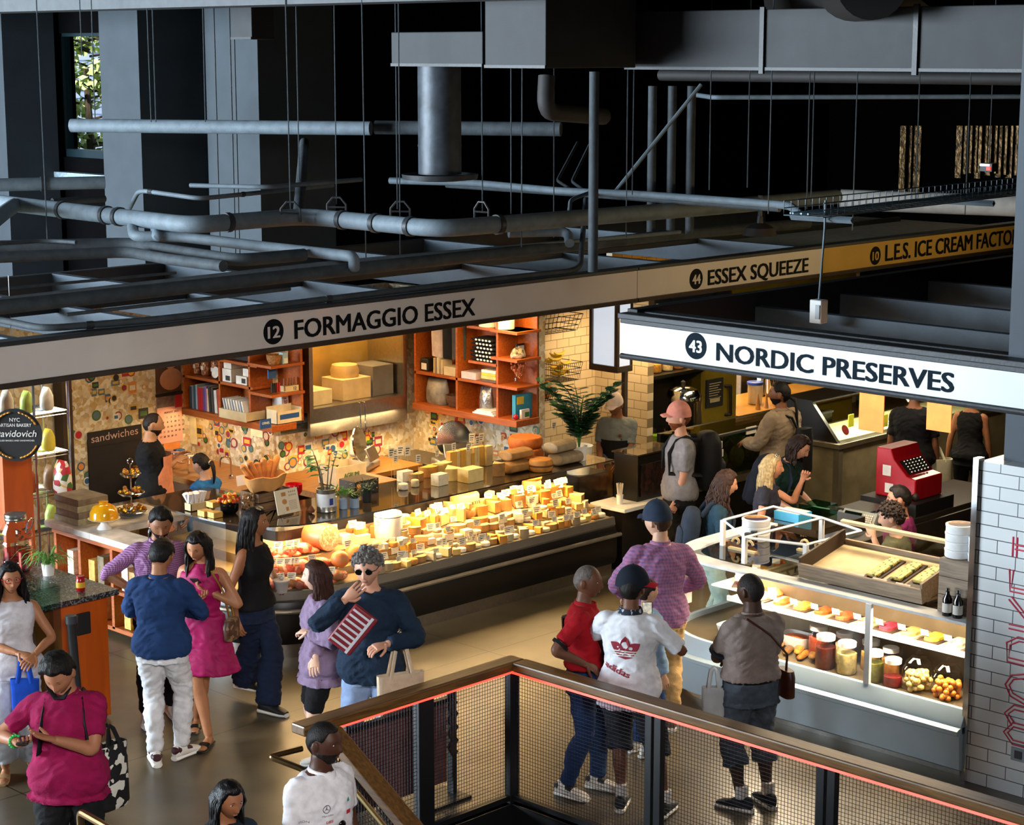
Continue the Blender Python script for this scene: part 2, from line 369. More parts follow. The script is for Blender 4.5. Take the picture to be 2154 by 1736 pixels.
o=G().box(17.1,17.11,YW0,YW1-.05,wbz+.12,wt-.05).obj('pane',m_glass,w,local=True,smooth=0);o.location=(0,0,0)
struct(G().box(16.8,17.05,YW0-.3,YW1+.05,wbz-.3,wbz-.22).obj('trim_1',M('dusty_sill','#8fa3ad',.7,var=.3,scale=20),local=True,smooth=0))
# outside: a pale facade with lapped boards, and a tree before it
m_fac=brickmat('lapped_boards','#9fb2d0','#8fa3c4','#62759a',6,.16,'x',.7,.02,.3)
struct(G().box(24,24.4,24,48,-1,12).obj('exterior',m_fac,smooth=0,local=True),'pale blue boarded house seen through the window','building')
sn=bpy.data.lights.new('sun','SUN');sn.energy=9.0;sn.angle=R(3);sn.color=(1,.97,.9);so=bpy.data.objects.new('sun',sn);C.objects.link(so)
so.rotation_euler=Vector((.62,.25,-.74)).to_track_quat('-Z','Y').to_euler()
g=G();trp=PX(200,400,21.0);rnd=random.Random(3)
t=thing('tree','light green feathery tree outside the far window','tree',(trp.x,trp.y,0))
tw=G().tube([(21.0,trp.y,0),(21.05,trp.y+.1,2.5),(20.9,trp.y,5)],[.14,.1,.05],8)
ends=[]
for k in range(48):
 z=2.6+3.4*rnd.random();a=rnd.random()*2*PI;l=.8+.9*rnd.random();s=Vector((21,trp.y,z));e=s+Vector((math.cos(a)*l,math.sin(a)*l,.1-.35*rnd.random()))
 tw.tube([s,(s+e)/2+Vector((0,0,.15)),e],[.025,.018,.006],5);ends.append((s,e))
tw.obj('trunk',M('bark','#4b4032',.9,bump=.5),t)
for s,e in ends:
 for q in range(46):
  p=s.lerp(e,.2+.85*rnd.random())+Vector((rnd.gauss(0,.11),rnd.gauss(0,.11),rnd.gauss(.02,.07)));d=Vector((rnd.gauss(0,1),rnd.gauss(0,1),rnd.gauss(-.2,.5))).normalized()*.2;n=d.cross(Vector((rnd.gauss(0,1),rnd.gauss(0,1),1))).normalized()*.06
  g.quad([p,p+d*.5+n,p+d,p+d*.5-n])
tag(g.obj('foliage',M('sunlit_leaf','#d6f09a',.6,var=.25,scale=3),t,smooth=0),None,None)
# near soffit along the top of the picture, columns
def colx(px0,px1,x,z0,z1,depth,py=200):a,b=PX(px0,py,x).y,PX(px1,py,x).y;return(x,x+depth,min(a,b),max(a,b),z0,z1)
struct(G().box(13,13.6,9.7,27,5.78,8.2).obj('trim_2',M('grey_soffit','#54585b',.7,var=.1),smooth=0,local=True),'grey soffit beam across the top of the hall','beam')
struct(G().box(*colx(213,294,15.6,0,8.2,1.3)).obj('column',m_col,smooth=0,local=True),'grey square column beside the far window','column')
k=colx(437,546,16.4,0,8.2,1.3,300)
struct(G().box(*k).obj('column',m_col,smooth=0,local=True),'grey panelled column behind the long pipes, second from the window','column')
gg=G()
for f in(.42,.5,.8):gg.box(k[0]-.012,k[0],k[2]+(k[3]-k[2])*f,k[2]+(k[3]-k[2])*f+.02,0,8)
struct(gg.obj('trim_3',m_dark,smooth=0,local=True))
struct(G().box(*colx(-80,14,16.0,0,8.2,.9,300)).obj('column',m_col,smooth=0,local=True),'grey column at the left end of the far wall','column')
# right hand foreground column and the tiled wall below it
cz=PX(2108,975,12.16)
struct(G().box(12.34,12.95,6.2,PX(2119,800,12.34).y,2.42,8.2).obj('column',M('slate_column','#3c4650',.6,var=.05),smooth=0,local=True),'slate blue square column standing on the white tiled wall','column')
m_tile=brickmat('white_subway_tile','#e9ebea','#dfe3e3','#4c5154',.30,.098,'x',.18,.0035)
YT=PX(2062,1000,12.2).y
struct(G().box(12.2,12.85,4.6,YT,0,2.42).obj('wall_tiled',m_tile,smooth=0,local=True),'white subway tiled wall with red lettering','wall')
struct(G().box(12.17,12.25,YT,YT+.045,0,2.44).obj('trim_4',m_chrome,smooth=0,local=True))
m_red=M('red_lettering','#c01f3f',.5,var=.05)
# red double-line letters up the wall: T E K D O M read upwards
def outl(g,pts,closed=False):
 """A pair of thin red lines that follow a letter stroke on the tiled wall (y, z)."""
 for off in(-.016,.016):
  n=len(pts);q=[]
  for i,p in enumerate(pts):
   a=pts[(i-1)%n]if closed or i else pts[0];b=pts[(i+1)%n]if closed or i<n-1 else pts[-1]
   d=Vector((b[0]-a[0],b[1]-a[1]));d.normalize();q.append((p[0]-d.y*off,p[1]+d.x*off))
  if closed:q.append(q[0])
  g.tube([(12.197,a,b)for a,b in q],.0065,4,caps=True,flat=.3,hint=Vector((1,0,0)))
for ch,(px,py0,py1)in{'T':(2136,1130,1172),'E':(2128,1198,1240),'K':(2125,1258,1318),'R':(2122,1340,1388),'A':(2120,1414,1468),'M':(2118,1484,1558)}.items():
 g=G();y1=PX(px,py0,12.2).y;zt=PX(px,py0,12.2).z;zb=PX(px,py1,12.2).z;w=.42;y0=y1-w;zm=(zt+zb)/2
 S={'T':[[(y1,zt),(y1,zb)],[(y1,zm),(y0,zm)]],'E':[[(y0,zt),(y0,zb),(y1,zb),(y1,zt)],[((y0+y1)/2,zb),((y0+y1)/2,zt)]],'K':[[(y1,zb),(y0,zb)],[(y1,zt),((y0+y1)/2,zb+.02),(y0,zt)]],'R':[[(y0,zb),(y1,zb),(y1,zt-.05),(y1-.08,zt),(y1-.16,zt),(y1-.2,zm),(y1-.2,zb)],[(y1-.2,zm),(y0,zt)]],'A':[[(y0,zb),(y1-.14,zb),(y1-.04,zb+.03),(y1,zm),(y1-.04,zt-.03),(y1-.14,zt),(y0,zt)],[(y1-.22,zb),(y1-.22,zt)]],'M':[[(y0,zb),(y1-.06,zb),(y1,zb+.06),(y1-.06,zm),(y0,zm)],[(y1-.06,zm),(y1,zt-.06),(y1-.06,zt),(y0,zt)]]}[ch]
 for st in S:outl(g,st)
 tag(g.obj('wall_letter',m_red,smooth=0),'red double-lined letter %s on the white tiled wall'%ch,'letter','red letters up the tiled wall')
p=PX(2143,1588,12.2)
t=thing('power_outlet','grey power outlet low on the white tiled wall','outlet',(12.2,p.y,p.z-.05))
G().box(12.19,12.2,p.y-.1,p.y+.06,p.z-.05,p.z+.05).obj('face_plate',M('outlet_grey','#8d979e',.5),t,bevel=.003)
G().box(12.187,12.19,p.y-.03,p.y+.03,p.z-.03,p.z+.03).obj('socket',m_dark,t,bevel=.002)
# ------------------------------------------------------------------ fascia signs
SY=12.9;SZ0,SZ1=2.85,3.13
def zspan(px,py0,py1,pl,at):return abs(pl(px,py0,at).z-pl(px,py1,at).z)
def badge(g,c,nx,r,body,hb,m_bg,m_fg,ux):
 g.disc(c,nx,r,28,m_bg,.006)
m_yel=M('warm_lit_acrylic','#c7a254',.22,var=.08,scale=2,coat=.3)  # white acrylic with the warm stall light put into its colour
def sign_strip(x0,x1,label,mat,circ,num,words,cat='sign',grp='long fascia signs over the far stalls'):
 t=thing('fascia_sign',label,cat,((x0+x1)/2,SY+.06,SZ0-.05),grp)
 G().box(x0,x1,SY,SY+.12,SZ0,SZ1).obj('sign_panel',mat,t,smooth=0)
 G().box(x0,x1,SY-.02,SY+.14,SZ1,SZ1+.035).obj('top_rail',m_dark,t,smooth=0,bevel=.006)
 G().box(x0,x1,SY-.02,SY+.14,SZ0-.045,SZ0).obj('bottom_rail',M('bronze_rail','#4a4038',.4,metal=.6),t,smooth=0,bevel=.006)
 if circ:
  c=PY(circ[0],circ[1],SY);g=G();g.disc(c,(0,-1,0),circ[2],28,0,.004);b=g.obj('number_disc',m_ink,t,smooth=0)
  nm=G();hgt=circ[2]*.95;wd=circ[2]*1.15
  letter(nm,num,(c.x-wd/2,SY,c.z-hgt/2),(1,0,0),(0,0,1),hgt,wd,.018,lift=.007);nm.obj('number',mat,t,smooth=0)
  a=PY(words[1],words[2],SY);e=PY(words[3],words[4],SY);hgt=zspan(words[1],words[5],words[2],PY,SY)
  nm=G();letter(nm,words[0],(a.x,SY,a.z),(1,0,0),(0,0,1),hgt,e.x-a.x if words[3]else None,.016,lift=.004);nm.obj('lettering',m_ink,t,smooth=0)
 return t
X1=PY(1340,580,SY).x;X2=PY(1730,560,SY).x
sign_strip(2.0,X1,'grey white fascia sign lettered FORMAGGIO ESSEX over the cheese stall',m_signw,(575,698,.108),'12',('FORMAGGIO ESSEX',620,713,998,667,672))
sign_strip(X1+.01,X2,'fascia sign lettered ESSEX SQUEEZE with number 44',m_signw,(1464,587,.108),'44',('ESSEX SQUEEZE',1489,600,1699,572,567))
sign_strip(X2+.01,26.0,'warm-lit fascia sign lettered L.E.S. ICE CREAM FACTORY',m_yel,(1841,538,.108),'10',('L.E.S. ICE CREAM FACTORY',1862,549,2154,518,514))
NXS=12.2
t=thing('fascia_sign','bright white fascia sign lettered NORDIC PRESERVES over the fish counter','sign',(NXS+.06,8.5,SZ0-.1))
ya=PX(1313,700,NXS).y;G().box(NXS,NXS+.12,4.0,ya,SZ0-.02,SZ1).obj('sign_panel',m_signb,t,smooth=0)
G().tube([(NXS,4.0,SZ0-.035),(NXS,ya+.03,SZ0-.035)],.024,10).obj('bottom_rail',m_dark,t)
g=G().box(NXS-.03,NXS+.12,4.0,ya+.05,SZ1,SZ1+.045).box(NXS+.16,NXS+.3,4,ya+.05,SZ1-.02,SZ1+.05).box(NXS-.01,NXS+.3,4,ya+.04,SZ1-.04,SZ1+.002);g.obj('top_rail',m_dark,t,smooth=0,bevel=.006)
c=PX(1464,728,NXS);G().disc(c,(-1,0,0),.108,28,0,.004).obj('number_disc',m_inkg,t,smooth=0)
g=G();letter(g,'43',(NXS,c.y+.062,c.z-.05),(0,-1,0),(0,0,1),.1,.125,.018,lift=.007);g.obj('number',m_signb,t,smooth=0)
a=PX(1508,757,NXS);e=PX(2005,822,NXS);g=G();letter(g,'NORDIC PRESERVES',(NXS,a.y,a.z-.004),(0,-1,0),(0,0,1),.148,a.y-e.y,.014,lift=.004);g.obj('lettering',m_inkg,t,smooth=0)
# ------------------------------------------------------------------ stall roof beams
def beam(x0,x1,y0,y1,label,m=m_beam,z0=2.8,z1=3.08):return struct(G().box(x0,x1,y0,y1,z0,z1).obj('beam',m,smooth=0,bevel=.004),label,'beam')
words=['leftmost','second','third','fourth','fifth','sixth','seventh','eighth','ninth']
for k,x in enumerate((8.2,9.6,11.0,12.4,14.6,16.2,18.6)):beam(x,x+.09,13.05,17.3,'%s cross beam from the left behind the long fascia sign'%words[k])
beam(4,23,17.3,17.4,'dark rear beam of the stall roof behind the long pipes',m_dark)
beam(4,23,15.0,15.06,'thin dark roof rail across the cross beams',m_dark,3.02,3.08)
beam(NXS+.1,24,10.55,10.66,'long black roof beam behind the fish counter sign',m_black,2.82,3.2)
for k,x in enumerate((13.9,15.2,16.7)):beam(x,x+.09,4.5,10.55,'%s cross beam behind the bright white sign'%words[k+1 if k else 0].replace('leftmost','first'))
beam(NXS+.2,NXS+.5,4.5,10.5,'dusty ledge behind the bright white sign',M('dusty_ledge','#4c545a',.8,var=.6,scale=25),3.06,3.12)
# ------------------------------------------------------------------ pipes and ducts
def pipe(label,pts,z,r,m=None,bend=.25,n=12,collars=(),name='pipe',cat='pipe',grp='overhead pipes'):
 """pts are pixels on the level z; a third entry overrides the level."""
 P3=[PZ(p[0],p[1],p[2]if len(p)>2 else z)for p in pts];path=arc(P3,bend,5)
 o=G().tube(path,r,n).obj(name,m or m_pipe,smooth=50);tag(o,label,cat,grp)
 for f in collars:
  i=max(0,min(len(P3)-2,int(f)));a,b=P3[i],P3[i+1];c=a.lerp(b,f-int(f));d=(b-a).normalized()
  k=G().tube([c-d*.03,c+d*.03],r*1.16,n).obj('pipe_clamp',m_dark,o)
 return o
pipe('thick grey pipe stepping right across the hall above the cheese stall, with hanger straps',[(-60,418),(30,430),(405,474),(640,455),(925,482),(1480,438),(1760,414)],3.65,.085,m_pipel,.3,16,(1.3,1.55,1.62,2.3,3.3,3.55,3.8,4.2))
pipe('grey riser bend dropping from the thick pipe at the left edge',[(30,432),(8,448),(-20,470)],3.65,.08,m_pipel,.1)
pipe('vertical grey pipe joining the thick pipe from above near the panelled column',[(628,452,3.65),(640,300,4.2)],3.65,.06,m_pipe)
o=bpy.context.scene.objects
def vpipe(label,px,py0,py1,z0,r,m=None,name='pipe',cat='pipe',grp='overhead pipes',top=None,n=10):
 b=PZ(px,py0,z0);d=ray(px,py1);s=math.hypot(b.x,b.y)/math.hypot(d.x,d.y);zt=top if top else CAM_H+d.z*s
 return tag(G().tube([b,(b.x,b.y,zt)],r,n).obj(name,m or m_pipe),label,cat,grp)
pipe('long grey pipe high across the two columns',[(150,264,4.4),(780,270,4.4)],4.4,.085,m_pipel,.3,14)
pipe('long grey pipe high behind the hanging drum',[(790,268,4.4),(1180,272,4.4)],4.4,.085,m_pipe,.3,14)
pipe('short grey pipe at the left edge below the window',[(-40,390),(220,384)],3.9,.07,m_pipel,.2,12,(.5,))
pipe('thin dark pipe behind the thick pipe left of the column',[(110,425),(220,418)],3.7,.04)
pipe('thin grey conduit arching over the thick pipe in front of the column',[(272,440,3.6),(292,400,3.85),(420,418,3.8),(700,390,3.8)],3.8,.025,m_pipel,.15,10,(1.2,2.3))
pipe('thin grey conduit running along the panelled column',[(400,390),(560,394),(760,378)],3.9,.025,m_pipel,.2,10)
pipe('grey pipe with two elbows below the thick pipe',[(275,452,3.65),(282,498,3.5),(380,498,3.5),(560,520,3.42),(745,540,3.42),(745,565,3.3)],3.5,.055,m_pipel,.12,12)
pipe('short grey drop pipe beside the two elbows',[(322,457,3.65),(330,500,3.5),(370,492,3.5)],3.5,.05,m_pipel,.1)
pipe('dark insulated pipe at the left over the stall roof',[(-60,520),(275,512),(340,524),(500,548),(640,536)],3.4,.06,m_pipe,.2,12)
pipe('lower dark insulated pipe at the left over the stall roof',[(-60,544),(270,530),(350,545),(470,560)],3.36,.055,m_pipe,.2,12)
pipe('thin dark conduit resting on the insulated pipes',[(-40,515),(100,506),(160,510)],3.45,.02)
pipe('long round dark pipe just above the cheese stall roof',[(-80,655),(745,566),(1430,493),(1700,470)],3.28,.062,m_pipe,.2,14)
pipe('thin pipe lying along the long round dark pipe',[(-80,640),(700,553),(1430,488)],3.33,.022,m_pipel)
pipe('thin dark sprinkler line above the stall roof',[(-40,612),(370,574)],3.22,.014)
pipe('thin dark sprinkler line nearer the fascia sign',[(140,662),(610,608)],3.2,.016)
pipe('grey conduit running along the top of the long fascia sign',[(-60,660),(90,692),(330,672),(1000,592),(1220,568),(1232,420,3.75)],3.2,.028,m_pipe,.2,10,(1.4,2.5))
pipe('grey pipe elbow behind the round dark pipe',[(1070,490),(1195,487),(1198,512,3.4)],3.5,.05,m_pipel,.12)
pipe('grey twin pipe running to the cable tray',[(820,380),(1000,385),(1180,402),(1330,408),(1660,432),(1690,456)],3.8,.04,m_pipel,.25,12)
pipe('second thin grey pipe beneath the twin pipe',[(940,390),(1240,410),(1640,440)],3.75,.03,m_pipe)
pipe('curved conduit hooked down from the twin pipe',[(1245,404,3.8),(1200,420,3.75),(1196,465,3.6)],3.7,.022,m_pipel,.15)
pipe('slanting conduit looping up left of the vertical pipe',[(1195,395,3.8),(1172,380,3.85),(1215,300,4.2)],3.8,.018,m_pipe,.1)
pipe('slanting conduit looping up beside the vertical pipe',[(1225,398,3.8),(1203,382,3.85),(1240,305,4.2)],3.8,.018,m_pipe,.1)
tag(G().tube([PZ(1295,402,3.8),PZ(1295,402,3.8)+(PZ(1475,178,4.95)-PZ(1295,402,3.8))],.022,8).obj('diagonal_brace',m_pipel),'slanting steel brace rising right from the twin pipe','brace')
pipe('level rail pipe under the long duct',[(1452,198),(1500,205),(2200,203)],4.75,.03,m_pipel,.1,10)
for px,r,l in((1247,.045,'first'),(1369,.05,'second'),(1410,.05,'third'),(1450,.05,'fourth')):
 s=17.6 if px<1300 else 22;b=PD(px,572 if px<1300 else 492,s)
 tag(G().tube([b,(b.x,b.y,PD(px,150 if px<1300 else 180,s).z)],r,12).obj('pipe',m_pipe),'%s upright grey pipe right of the hanging drum'%l,'pipe','upright pipes behind the drum')
pipe('dark pipe at the top with a downward elbow',[(1390,158),(2154,166)],5.0,.075,M('near_black_pipe','#2c2a2a',.7),.1)
o=tag(G().tube(arc([PD(1150,160,19),PD(1146,235,19),PD(1270,245,20)],.2),.085,12).obj('pipe',M('near_black_pipe','#2c2a2a',.7)),'dark bent pipe hanging left of the long dark duct','pipe','overhead pipes')
# ducts
def ductp(label,x,px0,px1,dp,z0,z1,seams=()):
 y1,y0=PX(px0,100,x).y,PX(px1,100,x).y;t=thing('air_duct',label,'duct',(x+dp/2,(y0+y1)/2,z0),'overhead ducts');G().box(x,x+dp,y0,y1,z0,z1).obj('duct_body',m_duct,t,smooth=0,bevel=.008)
 g=G().box(x-.012,x,y0,y1,z0,z0+.03)
 for s in seams:s=PX(s,100,x).y;g.box(x-.03,x,s-.025,s+.025,z0-.03,z1+.02)
 g.obj('seam_flange',m_dark,t,smooth=0);return y0,y1
DX=13.7
ya,yb=ductp('square grey duct box carrying the hanging drum',DX,823,1015,.7,5.16,5.5)
ductp('tall grey duct block beside the square duct box',DX,1020,1148,1.3,5.15,6.6)
ductp('long dark grey duct across the top right with two seams',15.2,1315,2300,.9,5.13,5.7,(1605,1928))
ductp('small grey duct end hanging at the top before the panelled column',15.0,487,530,.35,PX(500,83,15).z,7.5)
for k,px in enumerate((1835,1985)):
 c=PD(px,-34 if k==0 else-44,17+1.5*k);tag(G().tube([c,c+FH*5],.31 if k==0 else .28,24).obj('round_duct',M('brown_black_duct','#171312',.7,var=.1)),'%s large round duct at the top right corner'%('left hand' if k==0 else 'right hand'),'duct')
c=PX(924,150,DX+.3);zt=5.16;zb=PX(924,366,DX+.3).z
t=thing('vent_drum','scratched grey cylinder hanging below the square duct box','vent',(c.x,c.y,zb))
G().lathe([(.222,zb),(.222,zb+.28),(.226,zb+.28),(.226,zb+.3),(.222,zb+.3),(.222,zt)],(c.x,c.y,0),32).obj('drum_body',m_drum,t)
G().lathe([(.2,zb-.07),(.385,zb-.05),(.395,zb),(.385,zb),(.37,zb-.03),(.2,zb-.03)],(c.x,c.y,0),32).obj('flange',m_dark,t)
# rods
rods=[(318,257,0),(328,257,0),(432,257,0),(611,440,3.7),(630,400,3.8),(708,430,3.7),(770,548,3.25),(836,440,3.7),(842,545,3.25),(1015,445,3.7),(1075,450,3.7),(1097,520,3.4),(1165,500,3.4),(1317,500,3.4),(1330,410,3.8),(1492,400,3.9),(1572,395,3.9),(1616,450,3.75),(1697,440,3.7),(1706,425,3.75),(1793,485,3.5),(1926,420,3.7),(2030,452,3.5),(2140,400,3.7),(100,510,3.4),(172,115,0),(200,250,0)]
for k,(px,py,z)in enumerate(rods):
 b=PZ(px,py,z)if z else PD(px,py,22.0)
 tag(G().tube([b,(b.x+(k%3-1)*.02,b.y,8.2)],.0065,5).obj('hanger_rod',m_pipe),'thin steel hanger rod running up to the dark ceiling','rod','hanger rods')
for k,(px,py)in enumerate(((611,446),(708,436),(842,445),(1013,446))):
 b=PZ(px,py,3.72);g=G()
 d=Vector((.06,-.09,0))if k<3 else Vector((.0,.1,0));u=d.normalized()
 g.tube([b-u*.1+Vector((0,0,-.1)),b-u*.1+Vector((0,0,.03)),b-u*.04+Vector((0,0,.1)),b+u*.04+Vector((0,0,.1)),b+u*.1+Vector((0,0,.03)),b+u*.1+Vector((0,0,-.1))],.012,6).tube([b-u*.1,b+u*.1],.01,6)
 tag(g.obj('pipe_hanger',m_dark),'%s clevis hanger from the left on the thick stepped pipe'%['first','second','third','fourth'][k],'hanger','pipe hangers')
# cable tray
ta,tb=PZ(1690,455,3.92),PZ(2200,398,3.92);d=(tb-ta).normalized();sd=Vector((d.y,-d.x,0));g=G();L=(tb-ta).length;n=int(L/.11)
for i in range(n+1):
 p=ta+d*(L*i/n);g.tube([p+sd*.2+Vector((0,0,.12)),p+sd*.2,p-sd*.2,p-sd*.2+Vector((0,0,.12))],.005,4)
for a,z in((.2,.12),(.2,.06),(.2,0),(.1,0),(0,0),(-.1,0),(-.2,0),(-.2,.06),(-.2,.12)):g.tube([ta+sd*a+Vector((0,0,z)),tb+sd*a+Vector((0,0,z))],.005,4)
t=thing('cable_tray','black wire cable tray hanging over the juice stall sign','cable tray',ta)
g.obj('wire_basket',m_pipel,t)
for f in(.06,.62):q=ta+d*L*f;G().tube([q+sd*.32+Vector((0,0,-.035)),q-sd*.3+Vector((0,0,-.035))],.03,4).obj('support_bar',m_pipel,t)
g=G();rnd=random.Random(5)
for k in range(5):o=sd*(rnd.uniform(-.12,.12));g.tube([ta+o+d*(L*i/14)+sd*rnd.uniform(-.03,.03)+Vector((0,0,.02))for i in range(15)],.009,5)
tag(g.obj('cable',M('pale_blue_cable','#8fb4c6',.5),smooth=50),'bundle of pale cables lying in the wire tray','cable')
p=PZ(1735,470,3.85);q=PD(1722,655,(p-Vector((0,0,CAM_H))).dot(FW)*.985)
t=thing('drop_outlet','white outlet box hanging on a steel rod before the black beam','outlet',(q.x,q.y,q.z-.1))
G().tube([(p.x,p.y,4.05),(p.x,p.y,3.8),(q.x,q.y,q.z+.1)],.011,6).obj('drop_rod',m_pipel,t)
G().box(q.x-.05,q.x+.05,q.y-.06,q.y+.06,q.z-.1,q.z+.1).obj('outlet_box',m_white,t,bevel=.008)
G().box(q.x-.06,q.x-.05,q.y-.05,q.y-.005,q.z-.06,q.z+.06).obj('socket_strip',M('socket_grey','#aeb4b8',.5),t,bevel=.003)
p=PZ(1598,495,3.4)
t=thing('pendant_lamp','dark barn shaped pendant lamp under the twin pipe','lamp',p)
G().lathe([(.03,.2),(.035,.13),(.08,.12),(.15,.08),(.185,0),(.178,0),(.14,.07),(.07,.105),(.0,.11)],p,24).obj('lamp_shade',M('dusty_black_shade','#2a2624',.6,var=.3),t)
G().tube([p+Vector((0,0,.19)),(p.x,p.y,3.82)],.025,8).obj('stem',m_dark,t)
tag(G().tube(arc([PZ(1768,420,3.35),PZ(2200,436,3.3)],.2),.14,16).obj('pipe',M('white_insulation','#b9b6b0',.7)),'white insulated pipe behind the wire tray','pipe','overhead pipes')
# far glow at the right: foil curtains lit by warm light, a red exit lamp
p=PD(2040,320,30);t=thing('foil_curtain','crumpled golden foil curtain glimmering in the dark at the far right','curtain',(p.x,p.y,p.z-.5))
g=G();n=26
m_foil=M('gold_foil','#3c2b12',.3,metal=.8,var=.6,scale=12,bump=1,bscale=14)
for k in range(n):
 f=(k-n/2)/n*2.0
 if .14<(k/n)<.42:continue
 q=p+Vector((.70*f,-.716*f,0));w=rnd.uniform(.02,.06);g.box(q.x-w,q.x+w,q.y-.05,q.y+.05,p.z-(.3 if k>8 else .75)-rnd.random()*.1,p.z+.4)
g.obj('foil_strips',m_foil,t,smooth=0)
area('foil_lamp',p+Vector((-.9,-.9,.9)),(.8,.8),1.5,WARM,(R(-40),R(40),0))
q=PD(2080,352,28);t=thing('exit_lamp','small exit lamp glowing red in the dark at the far right','lamp',(q.x,q.y,q.z-.06))
G().box(q.x-.08,q.x+.08,q.y-.1,q.y+.1,q.z-.06,q.z+.06).tube([q,(q.x,q.y,8.2)],.01,5).obj('lamp_case',m_dark,t,bevel=.01)
G().box(q.x-.1,q.x-.08,q.y-.08,q.y-.02,q.z-.035,q.z+.01).obj('red_light',M('red_glow','#ff2020',.5,emit='#ff2010',es=6),t)
G().box(q.x-.1,q.x-.08,q.y-.06,q.y+.09,q.z+.02,q.z+.05).obj('white_light',M('white_glow','#ffffff',.5,emit='#dfe8ff',es=2),t)
# ------------------------------------------------------------------ cheese stall: walls and built-ins
m_orange=woodmat('orange_wood','#8f4413','#b45d1f','x',2.2,.4)
m_orangey=woodmat('orange_wood_y','#8f4413','#b45d1f','y',2.2,.4)
m_butcher=woodmat('butcher_block','#7d4f20','#a8712f','x',3,.5)
m_stk=cellmat('sticker_covered_wall',['#d9c7a2','#c9b68c','#e3d8bb','#cdb48a','#d8cdb0','#c0a26a','#cfc0a0','#e6ddc6','#b8a684'],24,.6)
m_tilew=brickmat('cream_tile_y','#e6d6b8','#dccaa8','#8d7c5e',.2,.1,'y',.3,.004)
m_tilex=brickmat('cream_tile_x','#e6d6b8','#dccaa8','#8d7c5e',.2,.1,'x',.3,.004)
struct(G().box(9.2,12.8,17.4,17.5,0,2.75).obj('wall_stickers',m_stk,smooth=0,local=True),'sticker covered wall behind the sandwich counter','wall')
struct(G().box(12.75,12.85,15.95,17.4,0,2.75).obj('wall_shelf',m_stk,smooth=0,local=True),'sticker covered side wall under the left shelves','wall')
struct(G().box(12.85,14.75,16.3,16.4,0,2.75).box(12.78,14.72,15.9,16.3,0,1.33).obj('wall_hood',m_stk,smooth=0,local=True),'sticker covered wall under the steel hood','wall')
struct(G().box(14.72,14.82,13.98,16.3,0,2.75).obj('wall_partition',m_stk,smooth=0,local=True),'sticker covered partition under the right shelves','wall')
struct(G().box(14.82,16.75,15.0,15.1,0,2.8).obj('wall_tile_fruit',m_tilew,smooth=0,local=True),'cream tiled wall behind the fruit baskets','wall')
struct(G().box(16.8,19.35,15.3,15.4,0,2.8).obj('wall_juice',M('juice_black_wall','#141311',.5),smooth=0,local=True),'black wall behind the juice machine','wall')
struct(G().box(16.75,16.85,14.2,15.4,0,2.8).obj('wall_tile_corner',m_tilex,smooth=0,local=True),'cream tiled return wall with the power socket','wall')
m_olive=M('mustard_panel','#7d6d1c',.5,var=.1)
struct(G().box(18.64,19.35,14.95,15.1,0,2.8).box(19.35,21.9,14.95,15.1,0,.76).box(19.35,21.9,14.95,15.1,1.75,2.8).obj('wall_mustard',m_olive,smooth=0,local=True),'mustard yellow front wall of the ice cream kitchen','wall')
struct(G().box(19.3,25,17.0,17.1,0,2.8).obj('wall_kitchen',m_tilew,smooth=0,local=True),'cream tiled back wall of the ice cream kitchen','wall')
struct(G().box(19.3,25,14.5,17.1,2.8,2.85).obj('ceiling_kitchen',M('kitchen_ceiling','#a89c80',.7),smooth=0,local=True))
def sweep(path,prof,side=1):
 """Profile points (outward, z) carried along a plan path; outward is to the left of the path when side is 1."""
 P2=[Vector((p[0],p[1]))for p in path];rings=[]
 for i,p in enumerate(P2):
  a=(p-P2[i-1]).normalized()if i else(P2[1]-p).normalized();b=(P2[i+1]-p).normalized()if i<len(P2)-1 else a
  t=(a+b);t=t.normalized()if t.length>1e-6 else a;nrm=Vector((-t.y,t.x))*side;k=1/max(.5,nrm.dot(Vector((-a.y,a.x))*side))
  rings.append([Vector((p.x+nrm.x*o*k,p.y+nrm.y*o*k,z))for o,z in prof])
 return rings
def smoothpath(pts,rad,n=8):return[(p.x,p.y)for p in arc([Vector((a,b,0))for a,b in pts],rad,n)]
cpath=[(14.76,12.95),(11.7,12.97)]+[(p[0],p[1])for p in smoothpath([(12.4,12.97),(10.27,13.0),(10.27,14.93)],.93,10)[1:]]
# going left along the front then round the corner; outward (towards the aisle) is on the left-hand side of this travel
t=cheese_case=thing('cheese_case','long black glass fronted cheese display case with a curved left corner','display case',(12.6,13.3,0))
m_cblk=M('case_black','#0e0c0a',.35,var=.1);m_cgrey=M('case_grey','#6b655b',.45,metal=.3,var=.06)
G().loft(sweep(cpath,[(-.02,0),(-.02,.13),(-.08,.13),(-.08,0)]),caps=True).obj('toe_kick',m_steel,t)
G().loft(sweep(cpath,[(.02,.13),(.05,.2),(.05,.47),(.03,.52),(.0,.52),(-.1,.52),(-.1,.13)]),caps=True).obj('front_panel',m_cblk,t)
G().loft(sweep(cpath,[(.02,.52),(.03,.54),(.015,.615),(-.02,.615),(-.02,.52)]),caps=True).obj('fascia_band',m_cgrey,t)
g=G().tube([Vector((r[0].x,r[0].y,.45))for r in sweep(cpath,[(.10,.45)])],.022,8)
for i in(0,3,len(cpath)-2):r=sweep(cpath,[(.04,.45),(.10,.45)])[i];g.tube(r,.012,6)
g.obj('bumper_rail',M('worn_bumper','#8d8577',.4,metal=.6),t)
